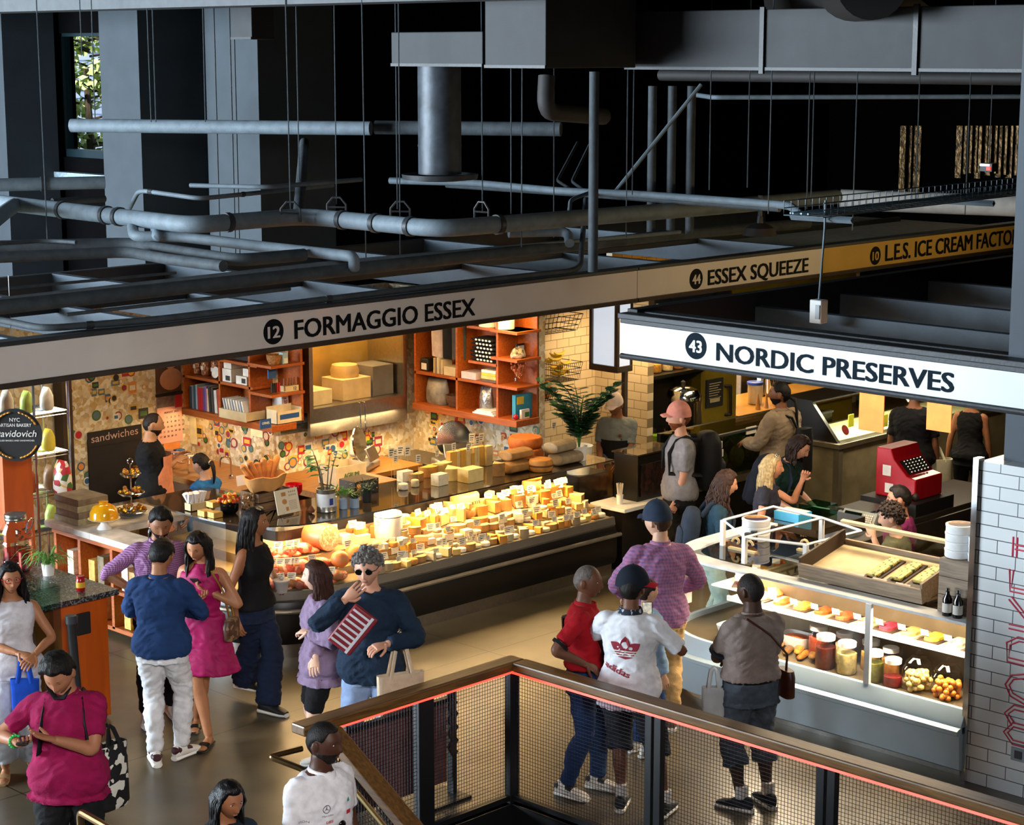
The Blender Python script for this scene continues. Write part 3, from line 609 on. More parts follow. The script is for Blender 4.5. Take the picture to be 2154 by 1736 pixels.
# inner stepped deck and back wall
deck=sweep(cpath,[(-.01,.60),(-.22,.62),(-.22,.69),(-.42,.70),(-.42,.79),(-.66,.80),(-.68,1.16),(-.72,1.16),(-.72,.5),(-.01,.5)])
G().loft(deck,caps=True).obj('inner_deck',M('case_inner','#a28a5e',.45,var=.12),t,smooth=0)
G().loft(sweep(cpath,[(-.72,0),(-.66,1.0),(-.72,1.16),(-.8,1.16),(-.8,0)]),caps=True).obj('rear_panel',m_cblk,t,smooth=0)
m_topg=M('brown_glass_top','#3a2f22',.08,var=.08,spec=.8,coat=.6)
G().loft(sweep(cpath,[(.0,1.2),(.0,1.214),(-.82,1.214),(-.82,1.2)]),caps=True).obj('top_deck',m_topg,t,smooth=0)
segs=[(14.76,13.60),(13.5,12.0)]
cuts=[0]
def panes(path,prof,splits,parent,mat,name='glass_pane'):
 for a,b in zip(splits[:-1],splits[1:]):
  sub=path[a:b+1];G().loft(sweep(sub,prof),caps=True).obj(name,mat,parent,smooth=30)
fpath=[(14.76,12.95),(13.62,12.955),(12.48,12.96),(11.7,12.97)]+cpath[2:]
panes(fpath,[(.012,.615),(.0,1.2),(-.006,1.2),(.006,.615)],[0,1,2,3,4+len(cpath[2:])//2,len(fpath)-1],t,m_glass)
G().box(14.755,14.765,12.96,13.75,.6,1.2).obj('end_pane',m_glass,t,smooth=0)
# left service counter with marble top, black granite counter with orange panels
m_marble=M('white_marble','#e4e0d8',.25,var=.0,col2='#a9a49c',scale=5)
mr=m_marble.node_tree.nodes['Color Ramp']if 'Color Ramp' in m_marble.node_tree.nodes else None
t=thing('marble_counter','white marble topped counter with open orange wood shelves','counter',(10.3,15.0,0))
G().box(9.82,10.12,14.22,15.0,.90,.96).box(9.82,10.95,15.0,15.75,.9,.96).obj('marble_top',m_marble,t,smooth=0,bevel=.006)
g=G();m_oshelf=m_orangey
for y in(14.28,14.78,15.3,15.7):g.box(9.9,10.1,y-.02,y+.02,.08,.90)
g.box(9.9,10.1,14.26,15.72,.06,.1).box(9.9,10.1,14.26,15.72,.42,.45).box(10.2,10.1,14.26,15.72,.1,.9).box(9.88,9.92,14.26,15.72,.84,.9)
g.obj('shelf_carcass',m_orangey,t,smooth=0)
m_gran=cellmat('black_granite',['#1f2220','#3a3f3c','#2a2d2b','#5d635f','#232625','#777d78'],90,.25)
t=thing('granite_counter','speckled black granite counter end with orange wood panels','counter',(8.1,13.4,0))
G().box(7.5,8.68,12.86,14.4,1.03,1.075).obj('granite_top',m_gran,t,smooth=0,bevel=.004)
m_opan=woodmat('orange_panel','#a8490c','#c2570f','z',1.2,.4,6)
G().box(8.1,8.6,12.92,14.35,.03,1.03).obj('end_panel',m_opan,t,smooth=0,bevel=.004)
G().box(7.5,8.1,12.98,14.35,.03,1.03).obj('side_panel',m_opan,t,smooth=0)
G().box(7.55,8.58,12.96,14.3,0,.03).obj('plinth',m_dark,t,smooth=0)
p=PY(173,1312,12.92);G().box(p.x-.06,p.x+.07,12.9,12.92,p.z-.09,p.z+.09).obj('black_plate',m_rubber,t,bevel=.01)
G().box(7.66,8.12,12.84,12.85,.35,1.22).box(7.66,8.12,12.85,13.5,1.21,1.22).obj('glass_guard',m_glassg,t,smooth=0)
# back counters and slicing bench behind the case
t=thing('back_counter','wooden topped back counter running under the sticker wall','counter',(12.4,16.3,0))
G().box(11.95,12.74,15.2,17.38,.86,.92).box(12.74,14.2,15.2,15.88,.86,.92).obj('wood_top',m_butcher,t,smooth=0,bevel=.005)
G().box(12.0,12.74,15.25,17.36,.0,.86).box(12.74,14.2,15.25,15.88,0,.86).obj('cabinet_body',M('counter_brown','#5b3a1c',.6),t,smooth=0)
t=thing('back_counter','narrow steel back counter under the right shelves','counter',(14.5,14.9,0))
G().box(14.22,14.7,14.0,15.85,.86,.92).obj('steel_top',m_steel,t,smooth=0,bevel=.005)
G().box(14.26,14.7,14.05,15.85,0,.86).obj('cabinet_body',m_dark,t,smooth=0)
# the two shelf units
def shelfunit(label,fx,y0,y1,zs,divs,endx,endz,back):
 """Front edge at x = fx, carried from y0 (near) to y1 (far), with an open end of shelves facing the aisle."""
 t=thing('wall_shelf',label,'shelf',(fx+.15,(y0+y1)/2,zs[0]))
 G().box(fx-.03,back,y0-.02,y1,zs[0]-.07,zs[0]).obj('bottom_board',m_orangey,t,smooth=0,bevel=.004)
 for z,a,b in zs[1:]and[(q[0],q[1],q[2])for q in zs[1:]]:G().box(fx,back,a,b,z-.028,z).obj('shelf_board',m_orangey,t,smooth=0)
 for y in divs:G().box(fx,back,y-.014,y+.014,zs[0],zs[0]+1.2).obj('divider',m_orangey,t,smooth=0)
 for z in endz:G().box(fx-.03,endx,y0-.03,y0+.36,z-.028,z).obj('end_shelf',m_orange,t,smooth=0)
 G().box(endx-.03,endx,y0,y0+.38,zs[0],zs[0]+1.2).obj('end_post',m_orange,t,smooth=0)
 G().box(back-.02,back,y0+.36,y1,zs[0],zs[0]+1.2).obj('back_board',m_orangey,t,smooth=0);return t
s1=shelfunit('orange wood wall shelves with books at the left, over the sticker wall',12.45,15.58,17.1,[1.53,(1.89,15.9,17.1),(2.13,15.82,16.5)],(15.95,16.46,17.08),12.86,(1.85,2.15),12.75)
s2=shelfunit('orange wood wall shelves with folded shirts at the right of the steel hood',14.4,13.98,15.55,[1.53,(1.88,14.27,15.55),(2.09,14.27,14.7),(2.46,13.98,14.72)],(14.27,14.88,15.53),14.73,(1.88,2.17,2.46),14.72)
# hood: a steel and glass cabinet between the shelves
t=thing('steel_hood','stainless steel cabinet with a big glass window glowing gold','hood',(13.65,15.9,1.33))
G().box(12.98,14.36,15.62,15.66,1.33,1.62).box(12.98,13.03,15.62,16.28,1.62,2.7).box(14.31,14.36,15.62,16.28,1.62,2.7).box(12.98,14.36,15.66,16.28,1.58,1.62).box(12.98,14.36,16.24,16.28,1.62,2.7).obj('steel_case',m_steel,t,smooth=0)
G().box(13.03,14.31,16.2,16.23,1.63,2.7).obj('gold_backing',M('gold_steel','#c9a24e',.35,metal=.6,var=.25,scale=2),t,smooth=0)
G().box(13.03,14.31,15.63,15.64,1.64,2.7).obj('window_pane',m_glass,t,smooth=0)
area('hood_inside_lamp',(13.6,15.9,2.68),(1.1,.3),26,WARM,(0,0,0))
for a,b,c,d,l,cc in((13.55,13.95,1.62,1.85,'cream box behind the glass of the steel cabinet','#d8b77c'),(13.1,13.4,1.62,1.78,'pale carton at the left behind the cabinet glass','#d9c08c'),(13.98,14.28,1.62,1.95,'grey carton at the right behind the cabinet glass','#6e675b'),(13.6,13.9,1.85,1.98,'round topped tin behind the cabinet glass','#caa766')):
 if c==1.85:tag(G().lathe([(.15,c),(.16,c+.06),(.14,d),(.0,d+.02)],(13.75,15.95,0),16).obj('tin',M('tin'+cc,cc,.4)),l,'tin')
 else:tag(G().box(a,b,15.75,16.1,c,d).obj('carton',M('carton'+cc,cc,.7),bevel=.005),l,'box')
q=PY(762,870,15.6);t=thing('hanging_hook_rail','steel hook with tongs on the hood front','hook',(q.x,15.55,1.38))
G().tube(arc([(q.x-.06,15.6,1.62),(q.x-.06,15.56,1.62),(q.x-.06,15.56,1.36)],.02),.007,6).tube(arc([(q.x,15.6,1.62),(q.x,15.55,1.62),(q.x,15.55,1.33)],.02),.007,6).obj('hook_bar',m_chrome,t)
# ------------------------------------------------------------------ juice stall
t=thing('juice_counter','black juice counter with a white ledge beside the cheese case','counter',(15.9,13.3,0))
G().box(14.9,16.1,12.92,13.4,.63,.67).obj('white_ledge',m_white,t,smooth=0,bevel=.004)
G().box(14.93,19.4,12.98,13.4,0,.63).obj('front_panel',m_cblk,t,smooth=0)
G().box(16.1,19.4,12.92,13.0,.66,.74).obj('steel_edge',m_steel,t,smooth=0)
p=PY(1385,1118,12.97);g=G()
for k in range(3):
 a=p+Vector((.0+k*.11,-.0,.0));pts=[(a.x+.045*math.cos(u),12.972,a.z+.03+.03*math.sin(u))for u in[R(v)for v in range(30,280,25)]]+[(a.x+.045*math.cos(u),12.972,a.z-.03+.03*math.sin(u))for u in[R(v)for v in range(90,-160,-25)]]
 g.tube(pts,.012,5)
G_green=M('green_lettering','#6fae24',.5);g.obj('green_lettering',G_green,t)
t=thing('plant_display','glass fronted display of leafy pineapples under the mustard wall','display case',(17.4,13.2,.7))
G().box(16.15,18.6,12.97,12.98,.74,1.2).box(16.15,18.6,12.97,13.5,1.2,1.21).obj('glass_front',GLASS('dark_glass','#b9c8b2'),t,smooth=0)
G().box(16.15,18.6,13.5,13.55,.66,1.21).box(16.15,18.6,12.99,13.5,.66,.7).obj('case_body',m_cblk,t,smooth=0)
G().box(16.15,18.6,12.95,12.99,1.2,1.225).obj('top_trim',m_dark,t,smooth=0)
t=thing('menu_box','black glass topped display box on the white ledge','display box',(15.55,13.2,.67))
G().box(15.25,15.9,13.05,13.38,.67,1.16).obj('box_body',m_cblk,t,smooth=0,bevel=.006)
G().box(15.29,15.86,13.035,13.05,.72,1.06).obj('menu_screen',cellmat('menu_screen',['#1c1614','#2c1a18','#161412','#3a1f1c'],25,.3),t,smooth=0)
G().box(15.23,15.92,13.03,13.4,1.16,1.175).obj('glass_lid',m_topg,t,smooth=0)
# hanging light box post
t=thing('light_box','hanging steel framed white light box between the two stalls','light box',(16.15,14.25,1.83))
LB=(16.05,16.27,14.05,14.43)
G().box(16.03,16.29,14.03,14.45,1.83,1.9).box(16.03,16.07,14.03,14.08,1.9,2.8).box(16.25,16.29,14.03,14.07,1.9,2.8).box(16.03,16.07,14.41,14.45,1.9,2.8).obj('box_frame',M('brown_steel','#5d5048',.4,metal=.6),t,smooth=0,bevel=.006)
G().box(16.06,16.07,14.08,14.41,1.9,2.8).obj('side_face',M('light_box_face','#dfe6ee',.4,emit='#cfd9e6',es=.9),t,smooth=0)
G().box(16.07,16.25,14.04,14.05,1.9,2.8).obj('front_face',M('light_box_face','#dfe6ee'),t,smooth=0)
struct(G().box(16.24,16.29,14.1,14.15,0,1.84).obj('post',M('brown_steel','#5d5048'),smooth=0),'slim steel post under the hanging light box','post')
t=thing('jar_shelf','black wall shelf with lit edge holding a row of jars','shelf',(17.6,15.1,1.55))
G().box(17.0,18.62,14.75,15.3,1.5,1.54).obj('shelf_board',m_cblk,t,smooth=0)
G().prism([(14.8,1.5),(15.3,1.5),(15.3,1.2)],'x',17.02,17.05).prism([(14.8,1.5),(15.3,1.5),(15.3,1.2)],'x',18.55,18.58).obj('bracket',m_dark,t,smooth=0)
area('jar_shelf_lamp',(17.8,14.9,1.9),(1.4,.1),7,WARM,(0,0,0))
t=thing('menu_board','blue menu screen tilted above the juice stall','screen',(17.6,14.4,1.9))
G().box(16.95,18.3,14.2,14.26,2.05,2.5).obj('screen',M('menu_blue','#8fb2cf',.3,var=.3,scale=4),t,smooth=0)
G().box(17.2,17.22,14.26,14.28,2.5,2.8).box(18.0,18.02,14.26,14.28,2.5,2.8).box(16.92,18.33,14.26,14.3,2.02,2.53).obj('screen_frame',m_dark,t,smooth=0)
t=thing('posted_notice','dark framed notice on the mustard wall','poster',(19.0,14.94,.85))
a,b=PY(1484,800,14.95),PY(1518,852,14.95)
G().box(a.x,b.x,14.93,14.95,b.z,a.z).obj('notice_board',m_dark,t,smooth=0)
g=G()
for k in range(7):g.box(a.x+.05,b.x-.05-.03*(k%3),14.925,14.93,a.z-.06-k*.03,a.z-.05-k*.03)
g.box(a.x+.07,b.x-.07,14.925,14.93,b.z+.06,b.z+.12);g.obj('notice_text',M('pale_print','#b9ae8c',.6),t,smooth=0)
tag(G().tube(arc([PY(1524,812,14.95)+Vector((0,0,0)),PY(1537,812,14.9),PY(1537,872,14.9),PY(1524,872,14.95)],.01),.02,6).obj('door_handle',m_rubber),'black pull handle on the mustard wall','handle')
# ice cream kitchen
t=thing('kitchen_worktop','mustard wood ledge along the ice cream kitchen window','worktop',(20.6,15.3,.72))
G().box(19.36,21.9,14.85,15.9,.76,.8).obj('worktop',M('yellow_wood_top','#b58a45',.3,metal=.4),t,smooth=0)  # yellow is the ledge's own wood colour
# gelato case
GX,GY=17.5,12.1
t=gel=thing('gelato_case','stone clad ice cream case with a sloped glass top','display case',(18.9,12.5,0))
m_stone=M('mottled_stone','#8d8468',.4,var=0,col2='#6a624b',scale=3.5,bump=.05)
G().box(GX,22.5,GY,12.9,0,1.04).obj('stone_base',m_stone,t,smooth=0,bevel=.004)
G().box(GX-.015,GX+.06,GY-.015,GY+.06,0,1.04).obj('corner_trim',M('dark_stone_edge','#5b5646',.4),t,smooth=0)
G().box(GX-.03,22.5,GY-.03,12.92,1.04,1.10).obj('steel_rim',M('steel_rim','#8a8472',.3,metal=.8),t,smooth=0,bevel=.006)
G().prism([(GY+.03,1.1),(12.9,1.1),(12.9,1.5),(GY+.38,1.5)],'x',GX+.02,GX+.07).obj('black_end',m_cblk,t,smooth=0)
for a in(GX+.08,19.2,20.6):G().add([(a,GY+.04,1.1),(a+1.36,GY+.04,1.1),(a+1.36,GY+.4,1.5),(a,GY+.4,1.5)],[(0,1,2,3)]).obj('sloped_pane',m_glass,t,smooth=0)
G().box(GX+.02,22.5,GY+.38,12.9,1.5,1.53).obj('top_shelf',m_cblk,t,smooth=0)
G().box(GX+.08,22.4,GY+.1,12.85,1.02,1.105).obj('inner_tray',M('gelato_white','#d8d8a0',.5),t,smooth=0)
for k,px in enumerate((1790,1862)):
 p=PY(px,885,GY+.12);tag(G().rbox(p,(.1,.01,.14),None).obj('price_card',M('yellow_card','#d8e03a',.6)),'%s yellow card inside the ice cream case'%('left' if k==0 else 'right'),'card','yellow cards in the ice cream case')
for k,px in enumerate((1778,1878)):
 p=PY(px,905-k*20,GY+.05);tag(G().disc(p,(0,-1,.5),.06,16).obj('round_sticker',M('red_sticker','#7c1c16',.5)),'%s dark red round sticker on the ice cream case glass'%('left' if k==0 else 'right'),'sticker','round stickers on the ice cream glass')
# ------------------------------------------------------------------ fish counter
npath=[(12.21,7.24),(12.22,8.1),(12.22,8.85)]+smoothpath([(12.22,8.85),(12.22,10.3),(13.7,10.3)],.9,12)[1:-1]+[(13.9,10.3),(14.55,10.31)]
m_nblue=M('fish_case_blue','#a9bfce',.4,metal=0,var=.05,scale=3)
t=fishcase=thing('fish_case','curved pale blue glass display case of the fish counter','display case',(12.9,8.9,0))
fl=1
G().loft(sweep(npath,[(.0,.06),(.08,.1),(.10,.36),(.08,.37),(-.1,.37),(-.1,.06)],fl)).obj('lower_panel',m_nblue,t,smooth=30)
G().loft(sweep(npath,[(-.06,0),(-.06,.08),(-.14,.08),(-.14,0)],fl)).obj('toe_kick',m_steel,t,smooth=30)
G().loft(sweep(npath,[(.10,.36),(.13,.375),(.13,.405),(.10,.42),(.06,.42),(.06,.36)],fl)).obj('bumper_rail',m_nblue,t,smooth=30)
G().loft(sweep(npath,[(.08,.42),(.075,.44),(.02,.545),(-.02,.545),(-.02,.42)],fl)).obj('fascia_band',m_nblue,t,smooth=30)
G().loft(sweep(npath,[(-.02,.46),(-.02,.5),(-.6,.52),(-.6,1.0),(-.64,1.0),(-.64,.46)],fl)).obj('inner_deck',M('fish_deck','#6e6048',.35,metal=.3,var=.1),t,smooth=0)
G().loft(sweep(npath,[(.0,1.175),(.0,1.195),(-.17,1.195),(-.17,1.175)],fl)).obj('front_rim',M('white_rim','#e2e4e4',.4),t,smooth=30)
s_i=[0,2,3+6,len(npath)-3,len(npath)-1]
panes(npath,[(.012,.545),(.0,1.18),(-.006,1.18),(.006,.545)],[0,1,2,9,len(npath)-1],t,m_glass)
G().box(12.38,12.95,7.24,9.35,1.18,1.19).obj('top_shelf',GLASS('smoky_top','#d9dcd8',1.5),t,smooth=0)
for k,y in enumerate((8.12,)):G().box(12.195,12.225,y-.025,y+.025,.545,1.18).obj('pane_post',m_white,t,smooth=0)
G().box(12.19,12.22,7.23,7.27,.54,1.19).obj('pane_post',m_white,t,smooth=0)
G().box(12.50,12.80,7.26,9.7,.845,.86).box(12.485,12.51,7.26,9.7,.835,.875).obj('inner_shelf',M('shelf_white','#dfe2e0',.3),t,smooth=0)
G().box(12.86,12.95,7.24,9.4,0,1.0).obj('rear_body',m_steel,t,smooth=0)
# rear service counter (scale, register) and worker side cabinet
t=thing('service_counter','long dark service counter of the fish stall carrying scale and register','counter',(15.0,10.2,0))
G().box(14.6,16.9,9.62,10.3,1.03,1.08).box(13.2,14.6,9.5,9.64,1.03,1.08).obj('dark_top',M('dark_counter_top','#3c352d',.3),t,smooth=0,bevel=.005)
G().box(14.65,16.9,9.7,10.28,0,1.03).obj('cabinet_body',m_steel,t,smooth=0)
G().box(13.2,16.9,9.48,9.5,.96,1.08).obj('socket_strip',M('dark_strip','#2b2723',.4),t,smooth=0)
t=thing('side_case','tilted glass fronted case behind the two fish stall workers','display case',(15.6,8.4,0))
G().prism([(6.6,.5),(9.0,.5),(9.0,.55),(6.6,.55)],'x',15.2,15.9).box(15.2,15.9,6.6,9.0,0,.5).obj('case_body',m_steel,t,smooth=0)
G().add([(15.2,6.6,.55),(15.2,9.0,.55),(15.55,9.0,1.15),(15.55,6.6,1.15)],[(0,1,2,3)]).obj('tilted_pane',m_glass,t,smooth=0)
for y in(6.62,8.0,8.98):G().tube([(15.2,y,.55),(15.55,y,1.15)],.025,4).obj('pane_frame',M('tan_frame','#b98d54',.5),t,smooth=0)
G().box(15.5,15.95,6.6,9.0,1.15,1.18).obj('case_top',m_steel,t,smooth=0)
struct(G().box(17.2,17.3,6.0,7.95,0,2.8).obj('wall_fish_rear',M('brown_wall','#4a3c2c',.7),smooth=0,local=True))
a=PZ(2072,830,1.2)
struct(G().box(13.6,13.75,7.35,7.42,0,2.82).obj('post',M('tan_post','#c7a974',.5),smooth=0),'tan post at the right of the fish stall','post')
struct(G().box(13.0,13.6,7.0,7.3,1.25,2.82).obj('wall_fish_side',M('brown_wall','#4a3c2c',.7),smooth=0,local=True))
# ------------------------------------------------------------------ railing round the stair
RX,RY=9.58,9.35
m_oak=woodmat('oak_rail_y','#4a3015','#7a5528','y',2.4,.38)
m_oakx=woodmat('oak_rail_x','#4a3015','#7a5528','x',2.4,.38)
m_rail=M('black_steel','#0e0f12',.45,var=.1)
m_wire=M('black_wire','#15171a',.5,metal=.4,var=.05)
m_led=M('red_light_strip','#ff8a7a',.5,emit='#ff3322',es=2.2)
def wires(g,a,b,z0,z1,sp=.026,r=.0019):
 a,b=Vector(a),Vector(b);L=(b-a).length;d=(b-a)/L;n=int(L/sp);nz=int((z1-z0)/sp);w=Vector((-d.y,d.x,0))
 for i in range(n+1):
  p=a+d*(i*sp)
  g.add([p+d*r+Vector((0,0,z0)),p-d*r*.5+w*r+Vector((0,0,z0)),p-d*r*.5-w*r+Vector((0,0,z0)),p+d*r+Vector((0,0,z1)),p-d*r*.5+w*r+Vector((0,0,z1)),p-d*r*.5-w*r+Vector((0,0,z1))],[(0,1,4,3),(1,2,5,4),(2,0,3,5)])
 for j in range(nz+1):
  z=Vector((0,0,z0+j*sp));u=Vector((0,0,r))
  g.add([a+z+u,a+z-u*.5+w*r,a+z-u*.5-w*r,b+z+u,b+z-u*.5+w*r,b+z-u*.5-w*r],[(0,1,4,3),(1,2,5,4),(2,0,3,5)])
 return g
t=thing('guard_rail','oak topped wire mesh guard rail round the stair opening','railing',(RX,RY,0))
LX=7.62
G().box(LX,RX+.06,RY-.07,RY+.07,1.0,1.07).obj('handrail',m_oakx,t,smooth=0,bevel=.012)
G().box(RX-.07,RX+.07,3.0,RY-.07,1.0,1.07).obj('handrail',m_oak,t,smooth=0,bevel=.012)
G().box(7.95,RX,RY-.045,RY-.03,.978,.998).obj('light_strip',m_led,t,smooth=0)
G().box(RX-.05,RX-.035,3.0,RY,.978,.998).obj('light_strip',m_led,t,smooth=0)
G().box(RX-.015,RX+.0,3.0,RY,.975,.99).obj('light_strip',m_led,t,smooth=0)
for x in(LX+.22,8.72,RX):
 w=.045 if x!=8.72 else .07
 G().box(x-w,x+w,RY-.03,RY+.03,-.25,1.0).obj('post',m_rail,t,smooth=0,bevel=.004)
for y in(8.02,6.63,5.25):G().box(RX-.025,RX+.025,y-.07,y-.01,-.25,1.0).box(RX-.025,RX+.025,y+.01,y+.07,-.25,1.0).obj('post',m_rail,t,smooth=0,bevel=.004)
for a,b in(((7.84,RY),(8.65,RY)),((8.79,RY),(RX-.05,RY)),((RX,RY-.05),(RX,8.1)),((RX,7.94),(RX,6.71)),((RX,6.55),(RX,5.33)),((RX,5.17),(RX,3.9))):
 wires(G(),(a[0],a[1],0),(b[0],b[1],0),.06,.97).obj('mesh_panel',m_wire,t,smooth=0)
G().box(7.84,RX,RY-.025,RY+.025,.02,.06).box(RX-.025,RX+.025,3.9,RY,.02,.06).box(7.8,RX+.03,RY-.04,RY+.04,-.3,.0).box(RX-.04,RX+.04,3,RY,-.3,0).obj('bottom_rail',m_rail,t,smooth=0)
# sloped oak rail going down the stair with its own mesh
t=thing('stair_rail','oak handrail sloping down the stair behind the man in the white team shirt','railing',(7.86,8.3,0))
ya,yb=9.3,5.6;zz=lambda y:1.0-(9.3-y)*.586
G().add([(7.8,ya,zz(ya)),(7.94,ya,zz(ya)),(7.94,ya,zz(ya)-.08),(7.8,ya,zz(ya)-.08),(7.8,yb,zz(yb)),(7.94,yb,zz(yb)),(7.94,yb,zz(yb)-.08),(7.8,yb,zz(yb)-.08)],[(0,1,2,3),(4,7,6,5),(0,4,5,1),(1,5,6,2),(2,6,7,3),(3,7,4,0)]).obj('handrail',m_oak,t,smooth=0,bevel=.01)
g=G()
for i in range(int((ya-yb)/.03)):y=ya-i*.03;g.box(7.868,7.872,y-.002,y+.002,zz(y)-.9,zz(y)-.08)
for j in range(28):g.add([(7.868,ya,zz(ya)-.1-j*.03),(7.872,ya,zz(ya)-.1-j*.03),(7.87,ya,zz(ya)-.104-j*.03),(7.868,yb,zz(yb)-.1-j*.03),(7.872,yb,zz(yb)-.1-j*.03),(7.87,yb,zz(yb)-.104-j*.03)],[(0,1,4,3),(1,2,5,4),(2,0,3,5)])
g.obj('mesh_panel',m_wire,t,smooth=0)
G().tube([(7.83,ya,zz(ya)-.2),(7.83,yb,zz(yb)-.2)],.018,8).obj('lower_rail',M('pale_brass','#a8905f',.35,metal=.8),t)
m_grab=M('bronze_tube','#7d6240',.3,metal=.85,var=.1)
a=PZ(635,1575,.86);b=PZ(566,1592,.86);c=PZ(640,1620,.8)
tag(G().tube(arc([a,b,c,c+Vector((0,-1.6,-.9))],.04),.02,10).obj('grab_rail',m_grab),'bronze tube handrail loop at the head of the stair beside the guard rail','handrail')
b=PZ(168,1708,.86);d=Vector((0,-1,-.1));
tag(G().tube(arc([b+Vector((.02,.0,-.55)),b,b+Vector((.0,-.5,-.03)),b+Vector((0,-1.8,-.8))],.04),.024,10).obj('grab_rail',m_grab),'bronze tube handrail at the left side of the stair, at the bottom edge','handrail')
# ------------------------------------------------------------------ people
def remesh(g,vox,sm=3,wr=0,wf=9,seed=0,tex=None):
 """One closed skin round the shapes in g, smoothed, with folds of height wr."""
 me=bpy.data.meshes.new('skin');me.from_pydata([tuple(p)for p in g.v],[],g.f)
 bm=bmesh.new();bm.from_mesh(me);bmesh.ops.recalc_face_normals(bm,faces=bm.faces);bm.to_mesh(me);bm.free()
 o=bpy.data.objects.new('skin',me);C.objects.link(o)
 r=o.modifiers.new('r','REMESH');r.mode='VOXEL';r.voxel_size=vox;r.use_smooth_shade=True
 s=o.modifiers.new('s','SMOOTH');s.iterations=sm;s.factor=.5
 dg=bpy.context.evaluated_depsgraph_get();m2=bpy.data.meshes.new_from_object(o.evaluated_get(dg))
 bpy.data.objects.remove(o);bpy.data.meshes.remove(me)
 out=G();out.v=[v.co.copy()for v in m2.vertices];out.f=[tuple(p.vertices)for p in m2.polygons];out.mi=[0]*len(out.f)
 if wr:
  for i,v in enumerate(m2.vertices):
   c=v.co;q=Vector((c.x*wf*.9+seed,c.y*wf*.9,c.z*wf*1.7+.9*abs(c.x)*wf));n=noise.noise(q);n2=1-2.2*abs(noise.noise(q*1.5+Vector((5,3,1))+Vector((n,n,n))*.5))
   out.v[i]+=v.normal*wr*(n*.7+n2*.75-.15)
 bpy.data.meshes.remove(m2);return out
def ss(a,b,x):t=max(0,min(1,(x-a)/(b-a)));return t*t*(3-2*t)
def headpt(th,ph,off=0.0,fem=0,face=True):
 """Point of the head surface; th from the crown, ph from the nose, about the head centre, +y the face."""
 t=math.cos(th);st=math.sin(th);x=.081*st*math.sin(ph);y=.102*st*math.cos(ph);z=.118*t
 low=ss(-.05,-1,t);x*=1-.34*low;front=ss(-.2,.6,math.cos(ph))
 if t<-.1:y*=1-.35*low*(1-front)
 if face:
  y-=.008*front*ss(.2,.9,abs(t))*0
  y+=front*(.010*math.exp(-((z+.105)/.016)**2-(x/.028)**2))
  y+=.021*math.exp(-(x/.0105)**2)*ss(.032,-.028,z)*(1 if z>-.03 else math.exp(-((z+.03)/.007)**2))*(front>.3)
  y+=.006*math.exp(-((abs(x)-.011)/.006)**2-((z+.027)/.008)**2)*(front>.3)
  y-=.0095*math.exp(-((abs(x)-.031)/.017)**2-((z-.014)/.012)**2)*front
  y+=.004*math.exp(-((z-.034)/.009)**2-(x/.05)**2)*front
  y+=.006*math.exp(-(x/.022)**2-((z+.058)/.008)**2)*front
  y-=.004*math.exp(-(x/.02)**2-((z+.078)/.007)**2)*front
 p=Vector((x,y,z))
 if off:n=Vector((x/.0755**2,y/.097**2,z/.118**2)).normalized();p+=n*off
 return p
def headgrid(fn,nu=44,nv=34):
 vs=[];fs=[]
 for j in range(nv+1):
  th=PI*(.004+.992*j/nv)
  for i in range(nu):
   u=-PI+2*PI*i/nu;vs.append(fn(th,u-.55*math.sin(u)))
 for j in range(nv):
  for i in range(nu):fs.append((j*nu+i,(j+1)*nu+i,(j+1)*nu+(i+1)%nu,j*nu+(i+1)%nu))
 fs.append(tuple(range(nu-1,-1,-1)));fs.append(tuple(range(nv*nu,nv*nu+nu)));return vs,fs
def hairline(ph,kind):
 a=abs(ph)
 f={'receding':.088,'bald':.2}.get(kind,.068);side=.012 if kind!='long' else-.02;back=-.078
 if a<.75:return f
 if a<1.35:return f+(side-f)*ss(.75,1.35,a)
 if a<1.75:return side+.012*math.sin((a-1.35)/.4*PI)
 return side+(back-side)*ss(1.75,2.3,a)
def hairmat(name,c,rough=.38):
 if name in MATS:return MATS[name]
 m=M(name,c,rough+.15,var=.4,scale=40,spec=.2);nt=m.node_tree;tc=nd(nt,'ShaderNodeTexCoord');mp=nd(nt,'ShaderNodeMapping');mp.inputs['Scale'].default_value=(160,160,14)
 n=nd(nt,'ShaderNodeTexNoise');n.inputs['Scale'].default_value=1;bp=nd(nt,'ShaderNodeBump');bp.inputs['Strength'].default_value=.7;bp.inputs['Distance'].default_value=.006
 nt.links.new(tc.outputs['Object'],mp.inputs[0]);nt.links.new(mp.outputs[0],n.inputs['Vector']);nt.links.new(n.outputs['Fac'],bp.inputs['Height']);nt.links.new(bp.outputs[0],nt.nodes['Principled BSDF'].inputs['Normal']);return m
def clothmat(name,c,rough=.85,var=.14,bump=.35,bscale=130):return M(name,c,rough,var=var,scale=14,bump=bump,bscale=bscale,spec=.25)
m_eye=M('eye_white','#d9d4cc',.3,var=0);m_iris=M('eye_dark','#1a100b',.2,var=0)
m_lens=M('dark_lens','#0c0b0a',.08,var=0);m_gframe=M('black_frame','#121212',.3,var=0)
def limb(pts,rads,n=12,sub=6):
 """Smooth loft through joint points with (width, depth) radii."""
 P=[Vector(p)for p in pts];out=[];rr=[]
 for i in range(len(P)-1):
  p0=P[max(0,i-1)];p1,p2=P[i],P[i+1];p3=P[min(len(P)-1,i+2)]
  for k in range(sub):
   t=k/sub;out.append(.5*((2*p1)+(p2-p0)*t+(2*p0-5*p1+4*p2-p3)*t*t+(3*p1-p0-3*p2+p3)*t**3))
   s=t*t*(3-2*t);rr.append(rads[i]*(1-s)+rads[i+1]*s)
 return out+[P[-1]],rr+[rads[-1]]
